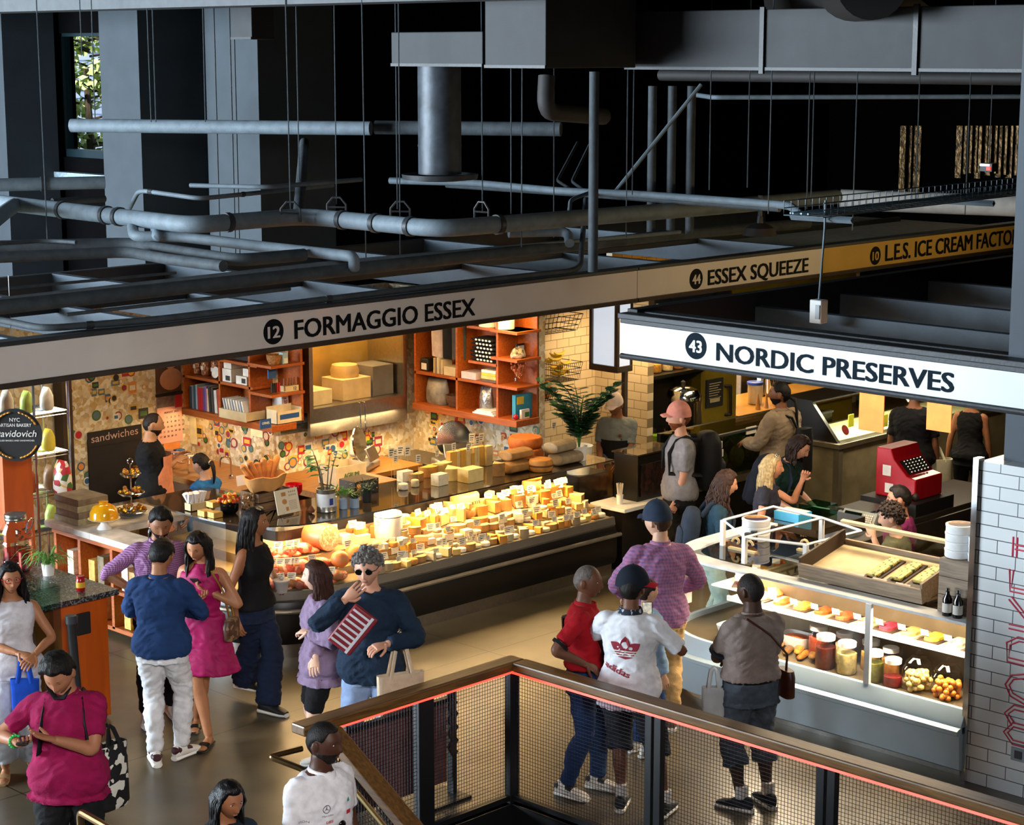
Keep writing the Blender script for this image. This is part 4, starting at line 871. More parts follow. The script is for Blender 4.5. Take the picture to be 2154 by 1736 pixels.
def ik(a,b,l1,l2,pole):
 a,b,pole=Vector(a),Vector(b),Vector(pole);d=b-a;L=d.length
 if L>(l1+l2)*.995:b=a+d*((l1+l2)*.995/L);d=b-a;L=d.length
 u=d/L;x=(l1*l1-l2*l2+L*L)/(2*L);hgt=math.sqrt(max(0,l1*l1-x*x));p=pole-u*pole.dot(u)
 if p.length<1e-5:p=Vector((0,-1,0))
 return a+u*x+p.normalized()*hgt,b
def hand(g,w,d,pn,side,curl=.35,sp=1.0,pinch=0):
 """Palm, four fingers and a thumb; d along the fingers, pn out of the palm, side +1 puts the thumb on pn x d."""
 d=d.normalized();pn=(pn-d*pn.dot(d));pn=pn.normalized()if pn.length>1e-4 else basis(d)[0];s=pn.cross(d).normalized()*side
 def ring(t,a,b):c=w+d*t;return[c+s*(math.cos(2*PI*k/10)*a)+pn*(math.sin(2*PI*k/10)*b)for k in range(10)]
 g.loft([ring(-.02,.025,.02),ring(.02,.03,.018),ring(.055,.041,.016),ring(.085,.042,.013),ring(.095,.036,.009)])
 for q,(o,l,f)in enumerate(((.031,.072,.9),(.0105,.082,1),(-.0105,.077,1.05),(-.031,.06,1.15))):
  p=w+d*.085+s*o;pts=[p-d*.02];a=0;dd=(d+s*o*2.2*sp).normalized()
  for k in range(3):a+=curl*f*(.5,1.0,.8)[k];pts.append(pts[-1]+(dd*math.cos(a)+pn*math.sin(a))*(l*(.5,.3,.22)[k]+(.02 if k==0 else 0)))
  g.tube(pts,[.0098,.0092,.0082,.0062],7)
 p=w+d*.025+s*.028;t1=(d*.55+s*.75+pn*(.25+.4*curl)).normalized();t2=(d*.9+s*.12+pn*(.3+.5*curl)).normalized()
 g.tube([p-t1*.02,p+t1*.03,p+t1*.035+t2*.025,p+t1*.035+t2*.045],[.014,.012,.0098,.007],7)
PEOPLE=[]
def person(label,pos,face,h=1.75,skin='#b98a6a',fem=0,lean=0,twist=0,head=(0,0,0),R_=None,L_=None,Rp=None,Lp=None,feet=None,top=None,bottom=None,shoes=None,hair=None,beard=None,cap=None,glasses=None,eyes='open',fat=1.0,curl=(.4,.4),palm=(None,None),apron=None,extra=None,group=None,tilt=0,z0=0,lips='#8f5a4c',belly=0):
 k=h/1.75;pos=Vector(pos);fw=FH*math.cos(R(face))+RT*math.sin(R(face));rz=math.atan2(fw.y,fw.x)-PI/2
 inv=Matrix.Rotation(-rz,3,'Z');s0=(Vector((pos.x,pos.y,z0+h*.6))-Vector((0,0,CAM_H))).dot(FW)
 def tgt(v):
  if v[0]=='px':q=inv@(PD(v[1],v[2],s0+v[3])-Vector((pos.x,pos.y,z0)));return q/k
  return Vector(v)
 ske={};Pv=Vector((0,0,.95));rot=Matrix.Rotation(R(twist),3,'Z')@Matrix.Rotation(R(tilt),3,'Y')@Matrix.Rotation(-R(lean),3,'X')
 def sp(x,y,z):
  f=ss(-.02,.22,z);v=Vector((x,y,z));return Pv+(rot@v)*f+v*(1-f)
 sw=.16 if fem else .178
 S={1:sp(sw,-.012,.43),-1:sp(-sw,-.012,.43)}
 W={};E={}
 for sd,t_,pl in((1,R_,Rp),(-1,L_,Lp)):
  t=tgt(t_)if t_ else Vector((sd*(.255 if not fem else .235),.06,.86-.02));pole=Vector(pl)if pl else Vector((sd*.6,-1,-.35))
  E[sd],W[sd]=ik(S[sd],t,.285,.255,pole)
 hipw=.088
 if feet is None:feet=[(.10,.0,0,8),(-.10,.0,0,8)]
 A={};K={};FT={}
 for sd,ft in((1,feet[0]),(-1,feet[1])):
  if ft[0]=='px':q=inv@(PZ(ft[1],ft[2],z0)-Vector((pos.x,pos.y,z0)))/k;fx,fy,yaw,lift=q.x,q.y,ft[3]if len(ft)>3 else 5,0
  else:fx,fy,lift,yaw=ft
  a=Vector((fx,fy-.02,.09+lift));hp=Pv+Vector((sd*hipw,0,-.03));K[sd],A[sd]=ik(hp,a,.43,.425,(sd*.25,1,0));FT[sd]=R(-yaw*sd)if True else 0
 FW_=1.0
 T=lambda z,w,d,y=0:(z,w*fat,d*fat,y)
 if fem:rings=[T(-.13,.12,.09,-.005),T(-.06,.172,.115,-.012),T(.0,.172,.112,-.012),T(.07,.148,.095),T(.13,.128,.085),T(.2,.135,.09),T(.28,.15,.115,.012),T(.34,.158,.118,.014),T(.41,.16,.095),T(.455,.15,.078),T(.49,.10,.062,-.005),T(.52,.058,.052,-.002),T(.56,.05,.05,.006),T(.62,.05,.05,.014)]
 else:rings=[T(-.13,.12,.09),T(-.06,.165,.11),T(.0,.165,.112,.005),T(.07,.158,.108,.008),T(.13,.152,.105,.008+belly),T(.2,.158,.108,.008+belly*.7),T(.28,.172,.118,.005),T(.35,.182,.12),T(.41,.182,.105,-.004),T(.455,.168,.085,-.006),T(.49,.11,.068,-.006),T(.52,.064,.06,-.002),T(.56,.056,.056,.006),T(.62,.055,.055,.014)]
 def trunk(g,z0_,z1_,off,flare=0,n=22,hem_=0):
  rs=[];zs=sorted(set([z0_]+[r[0]for r in rings if z0_<r[0]<z1_]+[z1_]))
  for z in zs:
   i=max(0,min(len(rings)-2,sum(1 for r in rings if r[0]<=z)-1));a,b=rings[i],rings[i+1];f=(z-a[0])/(b[0]-a[0]);f=max(0,min(1,f));w,d,y=[a[q]*(1-f)+b[q]*f for q in(1,2,3)]
   if z<-.13:w,d=.185*fat,.13*fat
   e=off+flare*max(0,-z+.1)+hem_*ss(.18,.0,z)
   rs.append([sp(math.copysign(abs(math.cos(u))**.85,math.cos(u))*(w+e),y+math.copysign(abs(math.sin(u))**.9,math.sin(u))*(d+e),z)for u in[2*PI*q/n for q in range(n)]])
  g.loft(rs)
 def arm(g,sd,t1,off,t0=0):
  pts=[S[sd]+(sp(0,0,.42)-S[sd])*.35,S[sd],S[sd].lerp(E[sd],.5),E[sd],E[sd].lerp(W[sd],.35),W[sd]]
  q=.9 if fem else 1.0;q*=(fat+1)/2
  pp,rr=limb(pts,[.048*q,.051*q,.046*q,.039*q,.040*q,.0275*q],sub=5);n=len(pp);e=max(3,int(1+(n-1)*(.2+.8*t1)))
  g.tube(pp[:e],[r+off for r in rr[:e]],12)
 def leg(g,sd,t1,off,wide=0,t0=0):
  hp=Pv+Vector((sd*hipw,0,-.03));pts=[hp+Vector((-sd*.01,0,.04)),hp+Vector((sd*.005,0,-.06)),hp.lerp(K[sd],.5),K[sd],K[sd].lerp(A[sd],.33)+(Vector((0,-.012,0))),K[sd].lerp(A[sd],.75),A[sd]]
  q=(fat+1)/2
  pp,rr=limb(pts,[.088*q,.092*q,.078*q,.055*q,.056*q,.039*q,.036*q],sub=5);n=len(pp);e=max(4,int(1+(n-1)*(.17+.83*t1)))
  g.tube(pp[:e],[r+off+wide*ss(.2,1,i/n)for i,r in enumerate(rr[:e])],14,hint=Vector((0,1,0)))
 g=G();trunk(g,-.13,.62,0)
 for sd in(1,-1):arm(g,sd,1,0);leg(g,sd,1,0)
 for sd in(1,-1):
  f=Matrix.Rotation(FT[sd],3,'Z');a=A[sd];g.loft([[a+f@Vector((math.cos(2*PI*q/10)*w,y,-.055+hh+math.sin(2*PI*q/10)*ht))for q in range(10)]for y,w,ht,hh in((-.065,.024,.025,0),(-.02,.034,.04,.01),(.06,.04,.03,-.002),(.13,.044,.018,-.012),(.175,.03,.012,-.016))])
 b=remesh(g,.013,3)
 N=sp(0,0,.53);hr=rot@Matrix.Rotation(R(head[0]),3,'Z')@Matrix.Rotation(-R(head[1]),3,'X')@Matrix.Rotation(R(head[2]),3,'Y');HC=N+rot@Vector((0,.0,.04))+hr@Vector((0,.022,.108))
 hs=1.0 if fem else 1.04
 hp_=lambda v:HC+hr@(Vector(v)*hs)
 vs,fs=headgrid(lambda th,ph:headpt(th,ph,0,fem));b.add([hp_(v)for v in vs],fs,0)
 for sd in(1,-1):
  b.ell(hp_((sd*.083,-.008,-.004)),(.010,.023,.034),hr@Matrix.Rotation(R(sd*18),3,'Z'),10,8,0)
  if eyes=='open':
   b.ell(hp_((sd*.031,.0795,.013)),(.0135,.007,.0062),hr,10,6,1);b.ell(hp_((sd*.031,.085,.013)),(.006,.0035,.0058),hr,8,6,2)
  b.tube([hp_((sd*(.017+.007*q),.0885-.0011*q*q,.0185-(.0012*q*q if eyes=='open' else .004+.001*q)))for q in range(5)],.0032,5,2)
  b.tube([hp_((sd*(.013+.008*q),.0935-.0013*q*q,.033+.002*q-.0011*q*q))for q in range(5)],[.0038,.005,.005,.0042,.002],5,2)
 b.ell(hp_((0,.0885,-.0545)),(.021,.006,.0042),hr,10,6,3);b.ell(hp_((0,.0885,-.062)),(.018,.0065,.005),hr,10,6,3)
 for sd,t_ in((1,0),(-1,1)):
  d=(W[sd]-E[sd]).normalized();pn=Vector(palm[t_])if palm[t_]else Vector((-sd,.1,0))if abs(d.z)>.6 else Vector((-sd*.5,0,-1));hd=G();hand(hd,W[sd],d,pn,sd*1,curl[t_]);b.join(hd)
 msk=M('skin'+skin,skin,.5,var=.06,scale=18,bump=.06,bscale=200,spec=.35)
 for q in('v',):b.v=[p*k for p in b.v]
 hc=hair.get('col','#14100e')if hair else '#14100e'
 root=b.obj('person',[msk,m_eye,M('brow'+hc,hc,.7),M('lips'+lips,lips,.4)],None,smooth=60,local=True);root.location=(pos.x,pos.y,z0);root.rotation_euler.z=rz
 tag(root,label,'person',group);root['_k']=k
 def part(g,name,m,lab=None,smooth=60,scaled=True):
  if scaled:g.v=[p*k for p in g.v]
  o=g.obj(name,m,root,smooth=smooth,local=True)
  if lab:o['label']=lab
  return o
 sd_=len(PEOPLE)*7.3
 if bottom:
  g=G();kd=bottom.get('kind','pants');off=bottom.get('off',.014);t1={'pants':.985,'shorts':.52,'short':.36,'wide':1.0,'skirt':.3,'capri':.7}[kd]if 't' not in bottom else bottom['t']
  trunk(g,-.14,.09 if bottom.get('belt')else .06,off)
  for sd in(1,-1):leg(g,sd,t1,off,{'wide':.055,'pants':.008,'capri':.02,'shorts':.03}.get(kd,.01))
  part(remesh(g,.014,2,bottom.get('wr',.009),11,sd_),{'pants':'trousers','wide':'trousers','capri':'shorts','shorts':'shorts','short':'shorts','skirt':'skirt'}[kd],bottom['m'])
 if top:
  g=G();kd=top['kind'];off=top.get('off',.016);hem=top.get('hem',-.06)
  top_z={'tank':.488,'halter':.45}.get(kd,.505)
  if kd=='dress':
   trunk(g,-.02,.44,.01);n=26;rs=[]
   for i in range(8):
    f=i/7;z=.1-f*(.1-top.get('skirt',-.42));e=.02+.11*f**1.3;rs.append([sp(0,0,max(z,-.0))*0+Pv+Vector((math.cos(u)*(.165+e*(1+.12*math.sin(u*7+f*3))),math.sin(u)*(.105+e*.9*(1+.12*math.cos(u*6))),z))for u in[2*PI*q/n for q in range(n)]])
   g.loft(rs);g.loft([[sp(math.cos(u)*w,math.sin(u)*d+.006,z)for u in[2*PI*q/16 for q in range(16)]]for z,w,d in((.36,.15,.118),(.43,.12,.1),(.5,.066,.064),(.515,.06,.058))])
  else:
   trunk(g,hem,top_z,off,top.get('flare',.0),22,.042 if hem<-.05 else .03)
  sl={'tee':.4,'polo':.38,'long':.965,'rolled':.6,'jacket':.97,'cap':.2}.get(kd,0)if 'sl' not in top else top['sl']
  if sl:
   for sd in(1,-1):arm(g,sd,sl,top.get('soff',.013 if kd in('long','jacket','rolled')else .016))
  r=remesh(g,.0125,2,top.get('wr',.009),top.get('wf',10),sd_)
  part(r,{'dress':'dress','jacket':'jacket','tank':'tank_top'}.get(kd,'shirt'),top['m'])
  if top.get('collar'):
   g=G();n=20
   for a_,b_ in((.0,.04),):
    g.loft([[sp(math.cos(u)*(.072+e)*fat**.5,.004+math.sin(u)*(.068+e)+(.02 if math.sin(u)>.7 else 0),.497+z-(.02*max(0,math.sin(u))))for u in[PI/2+.25+(2*PI-.5)*q/n for q in range(n+1)]]for e,z in((.012,-.012),(.004,.035),(-.004,.037),(-.008,-.012))],closed=True)
   part(g,'collar',top.get('cm',top['m']))
  if top.get('trim'):
   for sd in(1,-1):
    c=S[sd].lerp(E[sd],.80 if kd=='polo' else .82);d=(E[sd]-S[sd]).normalized();part(G().tube([c-d*.008,c+d*.012],.069*fat**.5,16),'sleeve_trim',top['trim'])
  if top.get('buttons'):
   g=G()
   for i in range(5):g.disc(sp(0,.135*fat,.40-.07*i),(0,1,0),.006,8,0,.006)
   part(g,'buttons',top['buttons'])
 if shoes:
  for sd in(1,-1):
   f=Matrix.Rotation(FT[sd],3,'Z');a=A[sd]+Vector((0,0,-.09));kd=shoes.get('kind','sneaker')
   def rg(y,w,z0_,z1_,n=12):return[a+f@Vector((math.cos(2*PI*q/n)*w,y,(z0_+z1_)/2+math.copysign(abs(math.sin(2*PI*q/n))**.7,math.sin(2*PI*q/n))*(z1_-z0_)/2))for q in range(n)]
   g=G()
   if kd=='sandal':g.loft([rg(y,w,.0,.022)for y,w in((-.075,.03),(0,.034),(.1,.045),(.17,.042),(.2,.025))]);so=part(g,'sandal',shoes['m']);g=G();g.loft([rg(y,w,.02,z)for y,w,z in((.075,.047,.058),(.12,.05,.045))]);part(g,'strap',shoes['m']);continue
   g.loft([rg(-.085,.028,.02,.085),rg(-.07,.038,.02,.115),rg(-.02,.044,.02,.118),rg(.03,.045,.02,.105),rg(.09,.05,.02,.075),rg(.15,.049,.018,.06),rg(.19,.035,.018,.045)])
   so=part(g,'shoe',shoes['m']);g=G();g.loft([rg(y,w,.0,.032)for y,w in((-.095,.03),(-.08,.041),(0,.044),(.09,.053),(.155,.052),(.2,.034))]);g.v=[p*k for p in g.v];g.obj('sole',shoes.get('sole',m_white),so,smooth=50,local=True)
   if shoes.get('patch'):
    g=G();g.loft([rg(-.088,.03,.05,.1),rg(-.06,.045,.05,.112),rg(-.045,.046,.06,.105)]).loft([rg(.02,.048,.06,.108),rg(.07,.05,.055,.088)]);g.v=[p*k for p in g.v];g.obj('shoe_panel',shoes['patch'],so,smooth=50,local=True)
   if shoes.get('sock'):g=G();g.tube([a+Vector((0,0,.1)),a+Vector((0,0,.19))],.046,12);part(g,'sock',shoes['sock'])
 if hair and hair.get('kind')!='none':
  kd=hair['kind'];th_=hair.get('th',.014);g=G();rnd=random.Random(len(PEOPLE)+11);hm=hairmat('hair'+hc,hc,hair.get('rough',.4));hk='long' if kd in('long','wavy')else 'receding' if kd=='receding' else 'x';nz_=hair.get('nz',.007)
  def hf(th,ph):
   q=headpt(th,ph,0,fem,False);a=ss(-.004,.02,q.z-hairline(ph,hk));up=ss(.0,.12,q.z)*hair.get('up',0);nn=noise.noise(q*55+Vector((sd_,0,0)))
   return headpt(th,ph,-.012*(1-a)+a*(th_+up+nn*nz_),fem,False)
  vs,fs=headgrid(hf,48,34);g.add([hp_(v)for v in vs],fs)
  if kd in('long','wavy'):
   ln=hair.get('len',.32);amp=hair.get('amp',.006);rows=hair.get('n',64);fr=hair.get('front',1.25)
   for i in range(rows):
    ph=fr+(2*PI-2*fr)*(i+.5)/rows;lay=rnd.random();r0=1.02+.12*lay;q0=headpt(PI*(.3+.12*rnd.random()),ph,.008,fem,False)
    side=math.sin(ph);bk=-math.cos(ph);L=ln*(.85+.25*rnd.random());pts=[hp_(q0)];rr=[.004];p1=headpt(PI*.52,ph,.012+.014*lay,fem,False);pts.append(hp_(p1));rr.append(.013)
    out=hair.get('vol',.02);w0=hp_(p1)
    for j in range(1,7):
     f=j/6;z=-L*f;ro=.085+out*min(1,f*1.6)+.015*lay;dx=side*ro;dy=math.cos(ph)*(ro+.02*ss(0,.5,f))-.012
     wv=amp*math.sin(f*9+i*1.7+lay*3);pts.append(HC+hr@Vector((dx+wv,dy*(1 if bk>0 else .55)+wv*.6,-.01))*hs+Vector((0,0,z*1.0))+(rot@Vector((0,0,0))));rr.append(.0135*(1-.55*f))
    g.tube(pts,rr,6)
  if kd=='curly':
   for i in range(2*hair.get('n',130)):
    th=math.acos(1-1.15*rnd.random());ph=rnd.uniform(-PI,PI);q=headpt(th,ph,.012+.018*rnd.random(),fem,False)
    if q.z>hairline(ph,'x'):g.ell(hp_(q),.0085+.007*rnd.random(),None,6,4)
  if kd in('pony','bun'):
   c=headpt(PI*.5,PI,.02,fem,False)+Vector((0,0,hair.get('pz',.02)))
   if kd=='bun':g.ell(hp_(c+Vector((0,-.02,0))),(.04,.035,.04),hr,12,9)
   else:
    L=hair.get('len',.3)
    for i in range(14):
     a=rnd.uniform(0,2*PI);o=Vector((math.cos(a),0,math.sin(a)))*.016;g.tube([hp_(c+o*.4+Vector((0,.02,0)))]+[hp_(c+o*(1.2-.6*f)+Vector((0,-.035-.03*math.sin(f*2.4),0)))+Vector((0,0,-L*f))for f in(.05,.25,.5,.75,1)],[.008,.013,.014,.012,.009,.003],6)
    if hair.get('tie'):g2=G();g2.tube([hp_(c+Vector((0,-.005,0))),hp_(c+Vector((0,-.03,-.01)))],.024,10);part(g2,'hair_clip',hair['tie'])
  part(g,'hair',hm)
 if beard:
  bm_=hairmat('hair'+beard,beard)
  def bf(th,ph):
   q=headpt(th,ph,0,fem,True);a=ss(-.028,-.052,q.z)*ss(2.1,1.7,abs(ph));mo=math.exp(-((q.z+.058)/.007)**2-(q.x/.019)**2)*(q.y>0);return headpt(th,ph,-.01+.0155*max(0,a-mo),fem,True)
  vs,fs=headgrid(bf);part(G().add([hp_(v)for v in vs],fs),'beard',bm_)
 if cap:
  cr=Matrix.Rotation(R(cap.get('yaw',0)),3,'Z');g=G()
  vs,fs=headgrid(lambda th,ph:headpt(min(th,PI*.5),ph,.015,fem,False)+Vector((0,0,.012 if th<PI*.5 else-.0-.018*min(1,(th/PI-.5)*8)+.014)),36,20)
  g.add([hp_(cr@v+Vector((0,0,.018)))for v in vs],fs);g.ell(hp_((0,0,.163)),.007,None,8,6);c_=part(g,'cap',cap['m']);g=G()
  if cap.get('brim',True):
   rs=[]
   for i in range(7):
    f=i/6;y=.07+.105*math.sin(f*PI/2);w=.078*math.sqrt(max(.02,1-(f*.97)**2.4));rs.append([hp_(cr@Vector((u*w,y-.02*u*u,.052-.022*u*u-.02*f+e)))for u,e in[(-1,0),(-.5,0),(0,0),(.5,0),(1,0),(.5,-.005),(0,-.005),(-.5,-.005)]])
   g.loft(rs);g.v=[p*k for p in g.v];g.obj('brim',cap.get('bm',cap['m']),c_,smooth=60,local=True)
 if glasses:
  g=G();up=glasses.get('up',0);e_=.0 if not up else 1;ro=Matrix.Rotation(R(62),3,'X')if up else Matrix.Identity(3);q0=Vector((0,.104,.012))if not up else Vector((0,.045,.125));gm=glasses.get('m',m_gframe);lens=G()
  for sd in(1,-1):
   ring=[q0+ro@Vector((sd*.033+math.cos(u)*.024,-.006,math.sin(u)*.019))for u in[2*PI*i/14 for i in range(15)]];g.tube([hp_(p)for p in ring],.0028,5)
   if glasses.get('dark'):lens.loft([[hp_(q0+ro@Vector((sd*.033+math.cos(u)*.023,y,math.sin(u)*.018)))for u in[2*PI*i/14 for i in range(14)]]for y in(-.008,-.004)])
   g.tube([hp_(q0+ro@Vector((sd*.057,-.008,.004))),hp_(q0+ro@Vector((sd*.078,-.03,.004))),hp_(q0+ro@Vector((sd*.081,-.1,.0)))],.0025,5)
  g.tube([hp_(q0+ro@Vector((-.01,-.004,.004))),hp_(q0+ro@Vector((.01,-.004,.004)))],.0028,5);o=part(g,'sunglasses' if glasses.get('dark')else 'glasses',gm)
  if glasses.get('dark'):lens.v=[p*k for p in lens.v];lens.obj('lens',m_lens,o,local=True)
 if apron:
  g=G();z1,z0_=apron.get('z1',.36),apron.get('z0',-.45);n=12;rs=[]
  for i in range(9):
   z=z1+(z0_-z1)*i/8;wd=.11 if z>.2 else .15 if z>.05 else .2;a=[];rr_=.155*fat
   for u in range(n+1):an=PI/2+(u/n-.5)*2*min(1.35,wd/.13);a.append(sp(math.cos(an)*(rr_+.045),math.sin(an)*(.152*fat+belly+.012+(.012 if z<0 else 0)),max(z,-.9)))
   rs.append(a+[p+Vector((0,.006,0))for p in reversed(a)])
  g.loft(rs);part(g,'apron',apron['m'])
  g=G()
  for sd in(1,-1):g.tube([sp(sd*.09,.14,z1),sp(sd*.085,.09,.46),sp(sd*.07,.0,.515),sp(sd*.05,-.06,.5),sp(0,-.075,.49)],.008,5)
  g.tube([sp(math.cos(u)*.185*fat,math.sin(u)*.14*fat,.06)for u in[2*PI*i/20 for i in range(21)]],.008,5);part(g,'apron_strap',apron.get('sm',apron['m']))
 if bottom and bottom.get('belt'):
  g=G();n=24;g.loft([[Pv+Vector((math.cos(u)*(.165*fat+e),math.sin(u)*(.112*fat+e)+.004,z))for u in[2*PI*i/n for i in range(n)]]for e,z in((.016,.03),(.026,.03),(.026,.075),(.016,.075))],closed=True);part(g,'belt',bottom['belt'])
 wm=Matrix.Translation((pos.x,pos.y,z0))@Matrix.Rotation(rz,4,'Z')
 info=dict(root=root,k=k,sp=sp,hp=hp_,W={s:wm@(W[s]*k)for s in W},E={s:wm@(E[s]*k)for s in E},S={s:wm@(S[s]*k)for s in S},A=A,wm=wm,fw=fw,rt=Vector((fw.y,-fw.x,0)),part=part,pt=lambda x,y,z:wm@(sp(x,y,z)*k),hpt=lambda v:wm@(hp_(v)*k),hdir={s:(wm.to_3x3()@(W[s]-E[s])).normalized()for s in W})
 del root['_k'];PEOPLE.append(info);return info
white_shoe=M('white_shoe','#e2ddd4',.6);black_shoe=M('black_shoe','#141416',.6);tan_sole=M('tan_sole','#8b6b4a',.7)
m_denim=clothmat('dark_denim','#16223c');m_jean=clothmat('blue_denim','#1f3a68');m_blk=clothmat('black_cloth','#101013');m_khaki=clothmat('khaki_cloth','#b29262')
P_=person('bearded man in a purple checked shirt leaning on the granite counter',(8.86,12.6),158,1.78,'#8a5a3c',top=dict(kind='rolled',m=checkmat('purple_gingham','#6f3c6e','#b78cb2',.016,.34),hem=-.1,sl=.62,collar=1,buttons=m_white),bottom=dict(m=m_blk),shoes=dict(m=white_shoe),hair=dict(kind='short',col='#15120f',th=.012,up=.012),beard='#17120f',R_=('px',283,1243,-.1),Rp=(1,-.3,.2),L_=(-.2,.22,1.0),eyes='down',head=(-4,22,0),tilt=-3,palm=((0,0,-1),None),feet=[(.12,.05,0,10),(-.1,-.08,0,5)])
P_=person('man in a blue denim shirt and white jeans seen from behind',(8.32,11.80),8,1.74,'#a06a48',top=dict(kind='long',m=clothmat('denim_shirt','#1b3763'),hem=-.09,off=.022,soff=.02,collar=1,wr=.012),bottom=dict(m=clothmat('white_jeans','#d5d5d8',bump=.2),off=.016,wr=.014),shoes=dict(m=white_shoe,patch=M('maroon_panel','#3a1018',.5)),hair=dict(kind='short',col='#120f0e',th=.014),R_=(.1,.3,1.12),L_=(-.1,.3,1.12),Rp=(1,-.2,-.6),Lp=(-1,-.2,-.6),head=(0,32,0),feet=[('px',385,1592,25),('px',330,1606,25)])
P_dress=person('woman in a magenta halter dress looking down at her phone',(8.82,11.95),197,1.72,'#a8704c',1,top=dict(kind='dress',m=clothmat('magenta_dress','#980a50',.6,bump=.15),skirt=-.36),shoes=dict(kind='sandal',m=M('black_sandal','#15100e',.4)),hair=dict(kind='long',col='#120d0c',len=.27,front=1.0,rough=.3,vol=.01),eyes='down',head=(0,24,-4),L_=('px',440,1246,-.14),Lp=(-1,-.5,-.4),R_=('px',412,1262,-.12),Rp=(1,-.5,-.5),curl=(.6,.7),palm=((0,.2,1),(.3,0,1)),feet=[('px',437,1572,-4),('px',410,1540,20)])
P_tank=person('woman in a black tank top and wide dark jeans walking past the cheese case',(9.52,12.2),112,1.71,'#9a6444',1,fat=1.12,top=dict(kind='tank',m=clothmat('black_tank','#0e0e10'),hem=-.03,off=.008,wr=.004),bottom=dict(kind='wide',m=m_denim,off=.014,wr=.012),shoes=dict(m=black_shoe),hair=dict(kind='wavy',col='#130e0d',len=.3,amp=.014,vol=.028,front=1.2,rough=.35),glasses=dict(up=1,dark=1),head=(14,0,0),L_=('px',583,1222,.12),Lp=(-1,-.6,-.7),R_=(.26,-.02,.87),curl=(.5,.8),feet=[('px',517,1468,6),('px',568,1502,-8)])
P_girl=person('girl in a lavender hoodie with round glasses behind the man in navy',(9.04,10.8),258,1.62,'#e0b298',1,top=dict(kind='long',m=clothmat('lavender_fleece','#8a7590'),hem=-.18,off=.035,soff=.03,wr=.014),bottom=dict(kind='short',m=m_blk),shoes=dict(m=white_shoe),hair=dict(kind='long',col='#3a221a',len=.26,front=1.05,vol=.006),glasses=dict(),head=(-6,4,0),R_=('px',662,1402,-.26),Rp=(1,-.8,-.4),L_=('px',652,1332,-.2),Lp=(-1,-.6,-.4),curl=(.5,.8))
P_navy=person('grey haired man in a navy sweater rubbing his eye, tote bag on his arm',(9.0,10.2),186,1.83,'#d09a80',top=dict(kind='long',m=clothmat('navy_sweater','#16283c',bump=.5,bscale=60),hem=-.13,off=.03,soff=.024,wr=.013),bottom=dict(m=clothmat('light_blue_jeans','#7f93b4'),off=.018),shoes=dict(m=black_shoe),hair=dict(kind='curly',col='#6c6865',n=120),glasses=dict(dark=1),eyes='down',head=(-4,10,3),R_=('px',726,1262,-.22),Rp=(1,-.1,-.9),L_=('px',812,1356,-.3),Lp=(-1,-.4,-.5),curl=(.22,.7),palm=((0,-1,.0),(.2,-.2,-1)))
P_white=person('woman in a sleeveless white top with red framed glasses at the left edge',(7.36,12.3),165,1.66,'#a9714e',1,top=dict(kind='tank',m=clothmat('white_cotton','#cfccd2',bump=.2),hem=-.12,off=.016),bottom=dict(kind='wide',m=clothmat('white_linen','#cdd2dc',bump=.2),off=.016,t=.86),shoes=dict(kind='sandal',m=M('tan_sandal','#a5825a',.5)),hair=dict(kind='wavy',col='#120e0d',len=.34,amp=.016,vol=.03,front=1.1),glasses=dict(m=M('red_frame','#b01a2c',.35)),head=(10,8,0),R_=('px',40,1375,-.2),Rp=(1,-.7,-.3),L_=('px',72,1378,-.2),Lp=(-1,-.7,-.3),curl=(.5,.5))
P_mag=person('man in a magenta polo shirt with a backpack looking at his phone',(6.3,9.95),176,1.76,'#a56e50',fat=1.1,top=dict(kind='polo',m=clothmat('magenta_polo','#8c0a44',bump=.5,bscale=160),hem=-.14,off=.024,collar=1,wr=.012),bottom=dict(m=m_blk,off=.02,wr=.014),shoes=dict(m=black_shoe),hair=dict(kind='short',col='#15130f',th=.02,up=.016,nz=.01),head=(-10,34,4),eyes='down',R_=('px',36,1562,-.28),Rp=(1,-.4,-.6),L_=('px',112,1556,-.28),Lp=(-1,-.4,-.5),curl=(.7,.25),palm=((0,.1,1),(0,.1,1)))
q=PD(470,1634,11.35)
P_hair=person('woman with long straight black hair coming up the stair at the bottom edge',(q.x,q.y),150,1.64,'#9c6444',1,z0=q.z-1.64,top=dict(kind='long',m=clothmat('dark_blue_top','#18222e'),off=.016),bottom=dict(m=m_blk),shoes=dict(m=black_shoe),hair=dict(kind='long',col='#0d0b0b',len=.4,front=1.15,rough=.25,vol=.006),head=(12,16,0))
q=PD(672,1518,11.6)
P_team=person('man in a white team shirt covered with sponsor marks on the stair',(q.x,q.y),132,1.8,'#4a2c1f',z0=q.z-1.8,fat=1.05,top=dict(kind='polo',m=clothmat('white_team_shirt','#e6e3e8',bump=.15),off=.022,collar=1,hem=-.1,wr=.008),bottom=dict(m=m_blk),shoes=dict(m=black_shoe),hair=dict(kind='short',col='#15110f',th=.006,nz=.002),beard='#1d1512',head=(16,4,0),lips='#5c3730')
P_red=person('bald man in a red polo shirt with a black belt bag, hand on his hip',(10.08,9.12),96,1.70,'#6b4431',top=dict(kind='polo',m=clothmat('red_polo','#a00a18',bump=.4,bscale=160),hem=.045,off=.02,collar=1,trim=m_blk),bottom=dict(m=m_jean,off=.014,belt=m_blk,wr=.011),shoes=dict(m=white_shoe,patch=M('shoe_dark_mark','#2a2a30',.5)),hair=dict(kind='receding',col='#5f5650',th=.0018,nz=.0006),head=(-12,4,0),R_=('px',1232,1398,-.22),Rp=(.4,-1,.1),L_=(-.1,.25,1.0),curl=(.7,.5),feet=[('px',1196,1676,30),('px',1262,1660,-20)],lips='#5c3a30')
